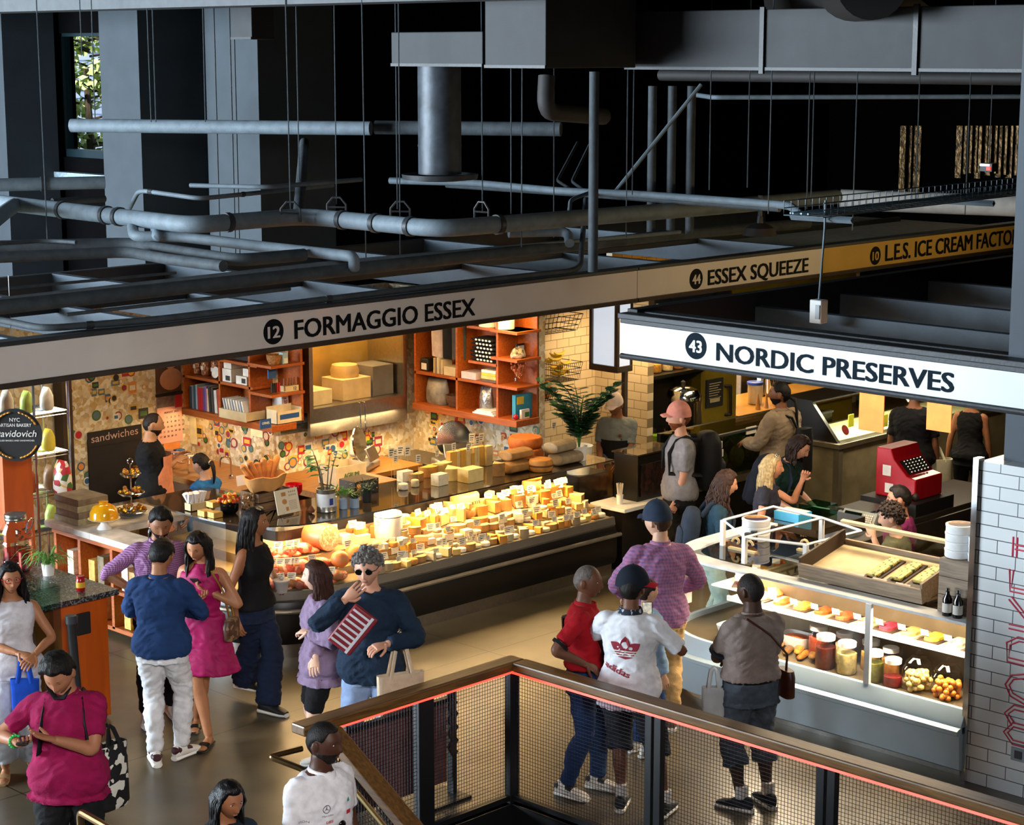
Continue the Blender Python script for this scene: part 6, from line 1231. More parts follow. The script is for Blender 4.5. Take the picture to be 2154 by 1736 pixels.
q=PZ(605,1082,TZ);t=thing('menu_card','cream printed menu card leaning on a wire stand before the crate','menu',(q.x,q.y,TZ));rt=Matrix.Rotation(R(-14),3,'X')
G().rbox((q.x,q.y,TZ+.12),(.26,.004,.22),rt).obj('card',M('cream_paper','#efe0c0',.7,var=.02),t,smooth=0);g=G();f=lambda a,b:Vector((q.x,q.y,TZ+.12))+rt@Vector((a,-.004,b))
for a0,a1,b0,b1 in((-.06,-.01,.05,.085),(-.03,0,-.085,-.05)):g.quad([f(a0,b0),f(a1,b0),f(a1,b1),f(a0,b1)])
g.add([f(-.035+.028*math.cos(u),.0+.024*math.sin(u))for u in[2*PI*i/16 for i in range(16)]],[tuple(range(16))]);g.obj('pictures',M('tan_print','#c98b4a',.7),t,smooth=0);g=G()
for k in range(11):g.quad([f(.01,.0-.008*k),f(.1,.0-.008*k),f(.1,.003-.008*k),f(.01,.003-.008*k)])
for k in range(8):c_=(.03+.022*(k%4),.08-.03*(k//4));g.add([f(c_[0]+.008*math.cos(u),c_[1]+.008*math.sin(u))for u in[2*PI*i/10 for i in range(10)]],[tuple(range(10))])
g.obj('text_lines',M('grey_print','#b59f7c',.7),t,smooth=0);G().tube([f(-.09,-.1)+Vector((0,-.02,-.01)),f(.09,-.1)+Vector((0,-.02,-.01))],.003,5).tube([f(-.06,-.1),f(-.06,.0)+Vector((0,.08,-.1))],.003,5).obj('wire_stand',m_rubber,t)
q=PZ(522,1078,TZ);t=thing('cork_jar','glass jar filled with wine corks on the case top','jar',(q.x,q.y,TZ))
G().lathe([(.06,TZ),(.075,TZ+.02),(.075,TZ+.16),(.05,TZ+.2),(.052,TZ+.22),(.048,TZ+.22),(.045,TZ+.2),(.07,TZ+.16),(.07,TZ+.02),(0,TZ+.015)],(q.x,q.y,0),24).obj('glass_jar',m_glass,t);g=G();r_=random.Random(8)
for k in range(55):
 a,rr=r_.uniform(0,2*PI),.055*math.sqrt(r_.random());c_=Vector((q.x+rr*math.cos(a),q.y+rr*math.sin(a),TZ+.03+.14*r_.random()));d=Vector((r_.gauss(0,1),r_.gauss(0,1),r_.gauss(0,1))).normalized()*.016;g.tube([c_-d,c_+d],.009,8)
tag(g.obj('corks',M('cork','#b98a55',.8,var=.3),t),None,None)
q=PZ(483,1080,TZ);t=thing('bowl','black bowl heaped with red and orange cherry tomatoes and leaves','bowl',(q.x,q.y,TZ))
G().lathe([(.055,TZ),(.08,TZ+.03),(.085,TZ+.09),(.075,TZ+.1),(.07,TZ+.08),(0,TZ+.05)],(q.x,q.y,0),24).obj('bowl_body',M('black_glaze','#0c0c0e',.15),t)
for k in range(40):
 a,rr=r_.uniform(0,2*PI),.1*math.sqrt(r_.random());c_=(q.x+rr*math.cos(a),q.y+rr*math.sin(a),TZ+.1+.1*(1-rr/.12)*r_.random()+.02);o=copyof(('tomato',k%3),lambda:G().ell((0,0,0),.018,None,10,8),'cherry_tomato',[M('tomato_red','#c23a1c',.25),M('tomato_orange','#e07a20',.25),M('tomato_yellow','#e0a52a',.25)][k%3],c_[0],c_[1],c_[2],0,'%s cherry tomato in the black bowl on the case top'%['small red','small orange','small yellow'][k%3],'tomato','cherry tomatoes in the black bowl',1,0)
g=G()
for k in range(40):a=r_.uniform(0,2*PI);leafq(g,Vector((q.x+.06*math.cos(a),q.y+.06*math.sin(a),TZ+.12+.06*r_.random())),Vector((math.cos(a),math.sin(a),.5)),.05,.02)
tag(g.obj('leaves',m_leaf,None,smooth=0),'loose green leaves among the cherry tomatoes','leaves',None,'stuff')
for k,(px,py,dz)in enumerate(((432,1085,0),(452,1088,0),(450,1066,.055))):
 q=PZ(px,py,TZ+dz);t=thing('gift_box','%s gold gift box on the case top'%['left','right','upper'][k],'box',(q.x,q.y,TZ+dz),'gold gift boxes');G().box(q.x-.05,q.x+.05,q.y-.05,q.y+.05,TZ+dz,TZ+dz+.052).obj('box_body',M('gold_card','#c79a4c',.45,metal=.3),t,smooth=0,bevel=.003);G().box(q.x-.052,q.x+.052,q.y-.004,q.y+.004,TZ+dz,TZ+dz+.053).obj('ribbon',M('gold_ribbon','#e0c080',.4),t,smooth=0)
q=PZ(412,1072,TZ);t=thing('paper_tray','small wooden tray stuffed with white paper cones at the case corner','tray',(q.x,q.y,TZ));G().box(q.x-.09,q.x+.09,q.y-.05,q.y-.044,TZ,TZ+.07).box(q.x-.09,q.x+.09,q.y+.044,q.y+.05,TZ,TZ+.07).box(q.x-.09,q.x-.084,q.y-.05,q.y+.05,TZ,TZ+.07).box(q.x+.084,q.x+.09,q.y-.05,q.y+.05,TZ,TZ+.07).box(q.x-.09,q.x+.09,q.y-.05,q.y+.05,TZ,TZ+.006).obj('tray_body',M('pale_wood','#c7b083',.6),t,smooth=0)
for k in range(10):a=r_.uniform(-.5,.5);c_=Vector((q.x-.07+.015*k,q.y+r_.uniform(-.02,.02),TZ+.03));tag(G().tube([c_,c_+Vector((math.sin(a)*.12,r_.uniform(-.03,.03),.13))],[.004,.03],8).obj('paper_cone',M('white_paper','#e8e6e6',.7)),'white paper cone standing in the small wooden tray','paper cone','white paper cones in the tray')
q=PZ(655,1080,TZ);tag(G().lathe([(.005,TZ),(.03,TZ+.012),(.034,TZ+.03),(.018,TZ+.055),(.004,TZ+.07)],(q.x,q.y,0),14).obj('shallot',M('shallot_brown','#6d3c26',.4,var=.3)),'brown shallot at the foot of the tall plant','onion')
q=PZ(545,1010,TZ+.16);tag(G().rbox((q.x,q.y,q.z-.1),(.07,.003,.12),Matrix.Rotation(R(-8),3,'X')).obj('sign_card',M('pale_blue_card','#cfdbe6',.6)),'pale card with a dark emblem standing by the bread bag','card');q=PZ(508,1000,TZ+.1);tag(G().rbox((q.x,q.y,q.z-.05),(.12,.003,.1),Matrix.Rotation(R(-8),3,'X')).obj('sign_card',M('lilac_card','#d4cfe0',.6)),'lilac notice card left of the bread bag','card')
# slicer, till screens, boxes behind the case
def slicer(x,y,z,lab,rz=0,sc=1):
 t=thing('meat_slicer',lab,'slicer',(x,y,z),None,rz);G().box(-.2,.2,-.14,.14,0,.07).obj('base',m_alu,t,local=True,bevel=.02);G().lathe([(.0,-.01),(.17,-.008),(.175,0),(.17,.008),(0,.01)],(-.02,0,.25),28,rot=Matrix.Rotation(R(80),3,'X')).obj('blade',m_chrome,t,local=True);G().rbox((.12,.08,.2),(.12,.12,.22),Matrix.Rotation(R(14),3,'Y')).obj('motor_housing',m_white,t,local=True,bevel=.03);G().rbox((-.05,-.14,.17),(.24,.02,.14),Matrix.Rotation(R(-25),3,'X')).obj('carriage',m_steel,t,local=True,bevel=.006);t.scale=(sc,)*3
q=PZ(655,960,.94);slicer(q.x,15.5,.92,'white and steel slicer behind the bread bag',.5,1.1)
q=PZ(835,935,.94);slicer(14.4,14.9,.92,'steel slicer with a curved guard behind the top cheeses',-.4,1.15)
t=thing('carton','open cream fruit carton with orange rim behind the small plants','box',(12.9,14.75,.95));q=PZ(720,985,1.15);x,y=q.x,q.y
t.location=(x,y,1.0);g=G().box(x-.2,x+.2,y-.14,y-.13,1.0,1.2).box(x-.2,x+.2,y+.13,y+.14,1,1.2).box(x-.2,x-.19,y-.13,y+.13,1,1.2).box(x+.19,x+.2,y-.13,y+.13,1,1.2).box(x-.2,x+.2,y-.13,y+.13,1,1.01);g.obj('carton_walls',M('cream_carton','#d9c39a',.7),t,smooth=0);g=G();letter(g,'AGRUMI',(x-.1,y-.141,1.08),(1,0,0),(0,0,1),.05,.2,.01);g.obj('print',M('green_print','#3d6b2c',.6),t,smooth=0)
tag(G().box(x-.5,x+.5,y-.3,y+.3,.94,1.0).box(x-.48,x-.44,y-.28,y-.24,0,.94).box(x+.44,x+.48,y-.28,y-.24,0,.94).box(x-.48,x-.44,y+.24,y+.28,0,.94).box(x+.44,x+.48,y+.24,y+.28,0,.94).obj('work_table',m_butcher,smooth=0),'wooden work table standing behind the cheese case','table')
q=PZ(770,1020,1.3);t=thing('wooden_stand','dark wooden stand at the left end of the top cheeses','stand',(q.x,q.y,TZ));G().box(q.x-.16,q.x+.14,q.y-.02,q.y+.2,TZ+.11,TZ+.135).box(q.x+.11,q.x+.14,q.y-.02,q.y+.2,TZ,TZ+.11).box(q.x-.16,q.x-.13,q.y-.02,q.y+.2,TZ,TZ+.11).obj('stand_boards',M('dark_wood','#3a2a1c',.6),t,smooth=0)
q=PZ(640,1045,TZ);t=thing('red_bowl','glossy red enamel pot behind the tall plant','pot',(q.x,q.y+.15,TZ));G().lathe([(.06,TZ),(.08,TZ+.03),(.08,TZ+.1),(.074,TZ+.1),(.07,TZ+.03),(0,TZ+.02)],(q.x,q.y+.15,0),20).obj('pot_body',M('red_enamel','#b5121b',.15),t);G().tube([(q.x-.08,q.y+.15,TZ+.08),(q.x-.12,q.y+.15,TZ+.085)],.01,8).obj('handle',m_rubber,t)
# ------------------------------------------------------------------ goods on the wall shelves
rnd=random.Random(31)
def shbook(x,y,z,w,h,d,c,lab,grp,lean=0,ax='y'):
 """A book standing with its spine towards -x (ax y) or towards -y (ax x)."""
 t=thing('book',lab,'book',(x,y,z),grp)
 if ax=='y':G().box(0,d,-w/2,w/2,0,h).obj('cover',M('cover'+c,c,.5),t,local=True,smooth=0);G().box(.004,d+.001,-w/2+.003,w/2-.003,h-.004,h+.0005).obj('pages',M('page_edge','#e6dcc2',.8),t,local=True,smooth=0)
 else:G().box(-w/2,w/2,0,d,0,h).obj('cover',M('cover'+c,c,.5),t,local=True,smooth=0)
 t.rotation_euler.x=lean if ax=='y' else 0;return t
cols=['#2a3344','#6b7c92','#23505e','#8fa7b5','#b3161d','#b3161d','#5b3f7a','#7b5a93','#d8b48a','#2d2a28','#3b3836','#d5cfc4','#b23a2a']
names=['navy','steel blue','teal','pale blue','thick red','second red','purple','violet','buff','black','charcoal','off white','brick red']
y=17.02
for k,c in enumerate(cols):
 w=[.04,.03,.035,.03,.05,.04,.035,.03,.035,.035,.04,.045,.05][k];y-=w/2+.002;shbook(12.47,y,1.532,w,.24+.04*rnd.random()*(k!=4),.2,c,'%s book in the row on the lower left shelf'%names[k],'books on the lower left shelf',-.06 if k>8 else 0);y-=w/2+(.01 if k>8 else 0)
def boxthing(name,lab,cat,x0,x1,y0,y1,z0,z1,m,grp=None,bevel=.003,extra=None):
 t=thing(name,lab,cat,((x0+x1)/2,(y0+y1)/2,z0),grp);G().box(x0,x1,y0,y1,z0,z1).obj(name+'_body',m,t,smooth=0,bevel=bevel)
 if extra:G().box(*extra[0]).obj(extra[1],extra[2],t,smooth=0)
 return t
m_card2=M('white_carton','#e3ddd2',.6);m_print=M('dark_print','#2d2b2a',.6);m_kraft=M('kraft_box','#b98d54',.7,var=.1)
# middle shelf left unit
boxthing('carton','white coffee maker carton on the upper left shelf beside the divider','box',12.47,12.7,16.28,16.43,1.892,2.03,m_card2,'white cartons on the left shelves',.003,((12.465,12.471,16.3,16.37,1.91,1.96),'printed_picture',m_print))
boxthing('carton','flat white carton lying on the upper left shelf','box',12.47,12.7,16.02,16.2,1.892,1.98,m_card2,'white cartons on the left shelves',.003,((12.465,12.471,16.04,16.1,1.91,1.96),'printed_mark',m_print))
boxthing('carton','small white carton stacked on the coffee maker carton','box',12.49,12.7,16.3,16.43,2.032,2.12,m_card2,'white cartons on the left shelves')
boxthing('carton','upper white carton on the flat white carton','box',12.5,12.7,16.0,16.12,1.982,2.06,m_card2,'white cartons on the left shelves')
for k,(y,r,h)in enumerate(((17.0,.05,.17),(16.85,.06,.2),(16.68,.055,.2))):
 t=thing('nut_jar','%s glass jar of nuts from the left on the upper left shelf'%ORD[k],'jar',(12.58,y,1.892),'nut jars on the left shelf');G().lathe([(r*.9,1.892),(r,1.91),(r,1.892+h),(r*.95,1.9+h)],(12.58,y,0),18).obj('jar_glass',m_glass,t);G().lathe([(r*.85,1.896),(r*.93,1.91),(r*.93,1.892+h*.85)],(12.58,y,0),16).obj('nuts',cellmat('mixed_nuts',['#8a4a26','#b5774a','#c99a6a','#6d3620'],60,.6),t);G().box(12.58-r-.002,12.58-r+.004,y-.02,y+.02,1.96,2.0).obj('jar_label',m_card2,t)
tag(G().lathe([(.0,0),(.055,.005),(.06,.015),(.0,.02)],(12.5,16.57,1.965),24,rot=Matrix.Rotation(R(-80),3,'Y')).obj('plate',M('white_plate','#ede8dc',.3)),'small white oval plate leaning by the nut jars','plate')
t=thing('record_crate','pale wooden crate of upright record sleeves on the lower left shelf','crate',(12.4,16.15,1.532));g=G().box(12.36,12.37,15.9,16.36,1.532,1.63).box(12.6,12.61,15.9,16.36,1.532,1.63).box(12.37,12.6,15.9,15.91,1.532,1.63).box(12.37,12.6,16.35,16.36,1.532,1.63).box(12.37,12.6,15.9,16.36,1.532,1.54);g.obj('crate_boards',M('pale_wood','#c7b083',.6),t,smooth=0)
for k in range(8):o=G().box(-.1,.1,-.008,.008,0,.2).obj('record_sleeve',M('sleeve%d'%(k%3),['#d9d6d0','#b9c3cc','#e6e0d4'][k%3],.5),None,local=True,smooth=0);o.location=(12.49,15.96+.045*k,1.542);o.rotation_euler.x=-.28;tag(o,'%s record sleeve from the right in the pale crate'%ORD[k],'record','record sleeves in the crate')
# corner shelves of the left unit
t=thing('clock','round wooden rimmed clock on the top corner shelf of the left unit','clock',(12.72,15.78,2.152));G().lathe([(.0,-.015),(.15,-.015),(.155,.0),(.14,.015),(.13,.008)],(12.72,15.8,2.3),30,rot=Matrix.Rotation(R(80),3,'X')).obj('clock_rim',m_orange,t);G().disc((12.72,15.785,2.3),(0,-1,.17),.13,28,0,.003).obj('clock_face',m_card2,t,smooth=0);G().box(12.717,12.723,15.775,15.779,2.3,2.4).box(12.72,12.79,15.775,15.779,2.298,2.304).obj('clock_hands',m_print,t,smooth=0)
t=thing('wicker_basket','small wicker basket on the top corner shelf beside the clock','basket',(12.55,15.66,2.152));G().lathe([(.055,2.152),(.075,2.2),(.08,2.25),(.075,2.25),(.06,2.17),(0,2.165)],(12.55,15.66,0),18).obj('basket_body',M('wicker','#9b6a38',.7,var=.4,scale=60,bump=1,bscale=70),t)
boxthing('tea_box','small blue and white box on the top corner shelf','box',12.6,12.67,15.58,15.64,2.152,2.27,M('pale_blue_carton','#9fc3d8',.5),None,.002,((12.61,12.66,15.575,15.58,2.16,2.21),'printed_panel',m_card2))
t=thing('knife_display','clear display of red and black pocket knives on the middle corner shelf','display',(12.53,15.66,1.852));G().box(12.47,12.6,15.6,15.72,1.852,2.0).obj('clear_case',m_glass,t,smooth=0);G().box(12.49,12.59,15.68,15.7,2.0,2.09).obj('header_card',M('brand_blue','#1f4c86',.5),t,smooth=0)
for k in range(5):tag(G().box(12.478+.024*k,12.494+.024*k,15.62,15.64,1.86,1.96).obj('pocket_knife',M('knife_red','#b01c24',.4)if k>2 else M('knife_black','#22201f',.4),smooth=0,bevel=.004),'%s pocket knife from the left in the clear display'%ORD[k],'knife','pocket knives in the display')
t=thing('spreader_rack','wooden rack of handles numbered 12 on the middle corner shelf','rack',(12.72,15.64,1.852));G().box(12.64,12.82,15.6,15.68,1.852,1.91).obj('rack_block',M('pale_wood','#c7b083',.6),t,smooth=0);g=G();letter(g,'12',(12.75,15.6,1.865),(1,0,0),(0,0,1),.035,None,.01);g.obj('number',m_print,t,smooth=0)
for k in range(5):G().tube([(12.655+.035*k,15.64,1.9),(12.655+.035*k,15.64,1.99)],[.012,.008],8).obj('knife_handle',M('brown_handle','#7a4522',.5),t)
t=thing('opener_box','long open printed carton with a blue label on the bottom corner shelf','box',(12.65,15.66,1.532));G().box(12.5,12.83,15.57,15.575,1.532,1.66).box(12.5,12.83,15.74,15.745,1.532,1.7).box(12.5,12.505,15.57,15.745,1.532,1.68).box(12.825,12.83,15.57,15.745,1.532,1.68).box(12.5,12.83,15.57,15.745,1.532,1.537).obj('carton_walls',M('cream_carton','#d9c39a',.7),t,smooth=0);G().box(12.54,12.79,15.565,15.57,1.58,1.63).obj('blue_label',M('brand_blue','#1f4c86',.5),t,smooth=0)
boxthing('magazine_box','tall white magazine box lettered in red beside the corner post','box',12.72,12.81,15.76,15.92,1.532,1.83,m_card2);g=G();letter(g,'Kagi',(12.775,15.755,1.56),(0,0,1),(-1,0,0),.045,.2,.01);tag(g.obj('red_lettering',M('red_print','#b3202c',.6),smooth=0),'red lettering on the tall white magazine box','lettering')
g=G().box(12.4,12.41,15.5,15.62,1.36,1.47);q=PY(561,893,15.52);t=thing('small_sign','small blue sign hanging under the corner of the left shelves','sign',(q.x,15.54,q.z-.05));G().box(q.x-.07,q.x+.07,15.535,15.545,q.z-.045,q.z+.05).obj('sign_plate',M('brand_blue','#1f4c86',.5),t,smooth=0);g=G();letter(g,'OPINEL',(q.x-.05,15.535,q.z),(1,0,0),(0,0,1),.026,.1,.01);g.obj('lettering',m_card2,t,smooth=0)
boxthing('carton','black appliance carton on the top left shelf under the sign','box',12.5,12.72,15.95,16.35,2.14,2.24,m_rubber)
# right shelf unit
m_shirt=clothmat('black_tshirt','#131315');m_prints=M('white_print','#dcd8d0',.7)
for k in range(6):
 w=.19-.006*k;z=2.092+.042*k;y0=14.49+.012*(k%3-1);t=thing('folded_shirt','%s folded black printed shirt from the bottom of the stack'%ORD[k],'shirt',(14.53,y0,z),'folded shirts on the right shelves')
 G().loft([[(14.53+math.copysign(abs(math.cos(u))**.5,math.cos(u))*.13,y0+yy,z+.02+math.copysign(abs(math.sin(u))**.6,math.sin(u))*.02*s)for u in[2*PI*q/12 for q in range(12)]]for yy,s in((-w,.5),(-w*.8,1),(w*.8,1),(w,.5))]).obj('cloth',m_shirt,t)
 g=G()
 for q in range(5):g.add([(14.399,y0-.12+.05*q+.018*math.cos(u),z+.02+.011*math.sin(u))for u in[2*PI*i/8 for i in range(8)]],[tuple(range(8))])
 g.obj('white_print',m_prints,t,smooth=0)
for k,(y,z,w,h,d,c,lab)in enumerate(((14.72,1.882,.2,.075,.2,'#cdb9b4','pinkish binder lying on the right shelves'),(14.42,1.882,.2,.03,.2,'#5c4638','brown book at the bottom of the pile on the right shelves'),(14.42,1.913,.2,.035,.2,'#d8b66a','buff book second in the pile on the right shelves'),(14.42,1.949,.19,.03,.2,'#e0b32e','yellow book third in the pile on the right shelves'),(14.42,1.98,.19,.03,.19,'#e3ddd0','white book topmost of the pile on the right shelves'))):
 boxthing('book',lab,'book',14.41,14.41+d,y-w/2-.02,y+w/2,z,z+h,M('cover'+c,c,.5),'books lying on the right shelves')
m_foilbag=M('silver_foil','#a9a7a6',.25,metal=.7,var=.3,scale=10,bump=1,bscale=25)
def pouch(lab,x,y,z,w,d,h,m,nm='foil_bag'):return tag(G().loft([[(x+math.cos(u)*d*s,y+math.sin(u)*w*q,z+zz)for u in[2*PI*i/14 for i in range(14)]]for zz,s,q in((0,.8,.9),(h*.15,1,1),(h*.6,.95,1),(h*.85,.6,.95),(h,.15,.9))]).obj(nm,m,smooth=60),lab,'bag')
pouch('crumpled silver coffee bag standing on the lower right shelf',14.52,14.55,1.532,.09,.06,.27,m_foilbag);pouch('large clear plastic bag in the lower left bay of the right shelves',14.52,15.3,1.532,.16,.09,.28,M('grey_plastic','#8f877c',.3,var=.4,scale=9,bump=1,bscale=18),'plastic_bag')
for k in range(3):boxthing('paper_stack','%s sheaf of white papers on the lower right shelf'%['lower','middle','upper'][k],'paper',14.38,14.6,14.3+.02*k,14.62-.03*k,1.532+.017*k,1.548+.017*k,M('white_paper','#e8e6e6',.7),'papers on the right shelf',.001)
t=thing('wicker_basket','brown wicker basket beside the plastic bag on the right shelves','basket',(14.52,15.02,1.532));G().lathe([(.08,1.532),(.11,1.6),(.115,1.66),(.1,1.66),(.09,1.56),(0,1.545)],(14.53,15.02,0),18).obj('basket_body',M('dark_wicker','#5a3a20',.7,var=.4,scale=60,bump=1,bscale=70),t)
boxthing('wooden_box','small pale wooden box on the upper left bay of the right shelves','box',14.42,14.6,14.92,15.1,1.882,1.98,M('pale_wood','#c7b083',.6));boxthing('jar_lamp','black canister with a pale label on the right shelves','canister',14.45,14.55,15.38,15.5,1.882,2.02,m_rubber,None,.01,((14.447,14.451,15.4,15.48,1.9,1.97),'canister_label',m_card2))
for k in range(5):boxthing('book','%s thin book from the left standing beside the pale wooden box'%ORD[k],'book',14.43,14.58,15.13+.03*k,15.153+.03*k,1.882,2.04+.01*(k%3),M('thin%d'%k,['#c8b28a','#a38f6a','#d8cbb0','#8e7a58','#b9a57e'][k],.6),'thin books on the right shelves')
for k,(y,m,lab)in enumerate(((15.25,clothmat('pale_shirt','#cbb7b3'),'pale shirt hanging over the right shelves'),(15.08,m_shirt,'black shirt hanging over the right shelves'),(14.95,clothmat('grey_shirt','#4a4642'),'grey shirt hanging over the right shelves'))):
 tag(G().loft([[(14.5+math.cos(u)*.05,y+math.sin(u)*w*(1+.12*math.sin(4*u)),z)for u in[2*PI*i/16 for i in range(16)]]for z,w in((2.06,.09),(2.3,.1),(2.55,.09),(2.68,.04))]).obj('hanging_shirt',m,smooth=60),lab,'shirt','hanging shirts')
boxthing('blue_gift_box','turquoise and yellow printed box on the bottom end shelf of the right unit','box',14.45,14.7,14.05,14.1,1.532,1.78,M('turquoise_card','#2b8fae',.5),None,.003,((14.47,14.57,14.045,14.05,1.68,1.76),'yellow_patch',M('yellow_patch','#e3c83a',.5)))
boxthing('snack_box','small white and green packet before the turquoise box','box',14.48,14.6,13.99,14.02,1.532,1.63,m_card2,None,.002,((14.53,14.59,13.985,13.99,1.55,1.6),'green_patch',M('green_print','#3d6b2c',.6)))
tag(G().ell((14.42,14.02,1.562),.03,None,12,9).obj('red_ball',M('red_enamel','#b5121b',.15)),'small red ball shaped timer on the right shelves','timer')
t=thing('flower_vase','glass vase of dried orange flowers on the end shelf of the right unit','vase',(14.52,14.08,1.882));G().lathe([(.04,1.882),(.055,1.9),(.055,1.97),(.035,2.02),(.04,2.03)],(14.52,14.08,0),16).obj('vase_glass',m_glass,t);g=G()
for k in range(24):a=rnd.uniform(0,2*PI);e=Vector((14.52+.09*math.cos(a)*rnd.random(),14.08+.09*math.sin(a)*rnd.random(),2.03+.08*rnd.random()));g.tube([(14.52,14.08,1.95),e],.002,4);g.ell(e,.014,None,6,5)
g.obj('dried_flowers',M('dried_orange','#b8653a',.7,var=.3),t)
boxthing('photo_frame','small black framed picture on the end shelf of the right unit','frame',14.56,14.68,14.14,14.16,2.172,2.3,m_rubber,None,.003,((14.575,14.665,14.135,14.14,2.19,2.28),'picture',M('pale_blue_card','#cfdbe6',.6)));tag(G().loft([[(14.5+math.cos(u)*r,14.06+math.sin(u)*r*.7,z+.01*math.sin(4*u))for u in[2*PI*i/14 for i in range(14)]]for z,r in((2.172,.08),(2.2,.1),(2.25,.08),(2.28,.03))]).obj('herb_bundle',cellmat('herb_mix',['#8a7a5a','#b8a888','#5a5238','#d0c4a8'],40,.8),smooth=60),'bundle of dried herbs on the end shelf of the right unit','herbs')
for k in range(2):tag(G().lathe([(.1,2.462),(.1,2.6),(.09,2.62),(0,2.62)],(14.5,14.25+.25*k,0),20).obj('paper_roll',M('cream_paper','#efe0c0',.7)),'%s cream roll on top of the right shelves'%['right','left'][k],'roll','rolls on the right shelves')
# sandwich wall: chalkboard, calendar, portrait poster, stickers, steel rack
WY=17.39
t=thing('chalkboard','black chalkboard headed sandwiches on the sticker wall','chalkboard',(11.7,WY,.1));a,b=PY(183,918,WY).x,PY(292,918,WY).x
G().box(a,b+.02,WY-.02,WY+.005,.55,1.28).obj('board',M('chalkboard_black','#17120f',.7,var=.4,scale=5),t,smooth=0);G().box(a-.01,b+.02,WY-.03,WY-.018,1.2,1.36).obj('header_board',M('header_black','#1c1512',.7),t,smooth=0);g=G();letter(g,'sandwiches',(a+.03,WY-.03,1.245),(1,0,.03),(0,0,1),.085,b-a-.06,.0);g.obj('lettering',M('chalk','#c9a79a',.8),t,smooth=0)
t=thing('calendar','pink wall calendar sheet for August 2023 hanging at the wall corner','calendar',(12.48,WY,1.1));a,b=PY(329,850,WY),PY(384,922,WY);x0,x1=a.x,b.x
G().box(x0,x1,WY-.008,WY,1.1,1.62).obj('sheet',M('pink_paper','#d9a08c',.7,var=.03),t,smooth=0);G().box(x0,x1,WY-.011,WY-.008,1.5,1.62).obj('header_photo',M('grey_photo','#6b5d58',.6,var=.5,scale=14),t,smooth=0);G().box(x0+.24,x1,WY-.012,WY-.008,1.48,1.62).obj('red_corner',M('red_print','#b3202c',.6),t,smooth=0);g=G();letter(g,'AUGUST 2023',(x0+.09,WY-.008,1.43),(1,0,0),(0,0,1),.022,.19,.012)
for d in range(1,32):cc=(d+1)%7;rr_=(d+1)//7;letter(g,str(d),(x0+.025+.05*cc,WY-.008,1.375-.052*rr_),(1,0,0),(0,0,1),.02,None,.01)
g.obj('dates',m_print,t,smooth=0)
t=thing('poster','dark portrait poster above the pink calendar','poster',(12.48,WY,1.66));G().box(x0,x1,WY-.006,WY,1.66,2.2).obj('poster_sheet',M('sepia_poster','#5a3f30',.6,var=.5,scale=5),t,smooth=0);G().disc((12.5,WY-.006,2.02),(0,-1,0),.09,20,0,.002,1.2).disc((12.5,WY-.005,1.8),(0,-1,0),.15,20,0,.002,.8).obj('figure_print',M('warm_print','#c08a68',.7),t,smooth=0)
tag(G().box(x0-.01,x1+.01,WY-.02,WY,1.625,1.655).obj('black_strip',m_rubber,smooth=0),'black strip between poster and calendar','strip')
scol=['#e8e0cc','#d8b03a','#b3202c','#2b5f8a','#3d6b2c','#22201e','#d98a3a','#cfc0a0','#8a2a44','#e6ddc6','#c9a44a','#57717a']
smat=[M('sticker%d'%i,c,.5,var=.15,scale=60)for i,c in enumerate(scol)];sname=['cream','yellow','red','blue','green','black','orange','beige','maroon','ivory','ochre','slate']
walls=[('sandwich wall',lambda:(rnd.uniform(11.2,12.3),17.398,rnd.uniform(.7,2.1)),(0,-1,0),70),('wall under the left shelves',lambda:(12.748,rnd.uniform(15.98,17.36),rnd.uniform(.98,1.45)),(-1,0,0),60),('wall under the steel hood',lambda:(rnd.uniform(12.8,14.2),15.898,rnd.uniform(.98,1.3)),(0,-1,0),55),('partition under the right shelves',lambda:(14.718,rnd.uniform(14.0,15.8),rnd.uniform(.98,1.44)),(-1,0,0),60)]
for wn,fn,nrm,cnt in walls:
 made={}
 for k in range(cnt):
  p=Vector(fn());i=rnd.randrange(12);shp=rnd.randrange(3);r=rnd.uniform(.022,.06);u=Vector((1,0,0))if nrm[1]else Vector((0,-1,0));lift=Vector(nrm)*(.0012*k/10)
  if 'sandwich' in wn and 11.4<p.x<12.1 and p.z<1.4:continue
  g=G()
  if shp:g.disc(p+lift,nrm,r,18,0,.001);g.disc(p+lift+Vector(nrm)*.001,nrm,r*.72,16,1,.0006)
  else:a=u*r*rnd.uniform(.8,1.4);c=Vector((0,0,r*rnd.uniform(.7,1.3)));q=p+lift+Vector(nrm)*.001;g.quad([q-a-c,q+a-c,q+a+c,q-a+c],0);a*=.7;c*=.45;q=q+Vector(nrm)*.0006;g.quad([q-a-c,q+a-c,q+a+c,q-a+c],1)
  tag(g.obj('sticker',[smat[i],smat[(i*5+3)%12]],smooth=0),'%s %s sticker among many on the %s'%('round' if shp else 'square',sname[i],wn),'sticker','stickers on the '+wn)
tag(G().box(11.12,11.18,17.3,17.36,0,2.5).obj('red_trim_post',M('red_trim','#8c1420',.5),smooth=0),'narrow red edge strip left of the sticker wall','trim');struct(G().box(11.0,11.12,17.2,17.36,0,2.7).obj('post',M('dark_wood','#3a2a1c',.6),smooth=0),'dark post left of the sticker wall','post')
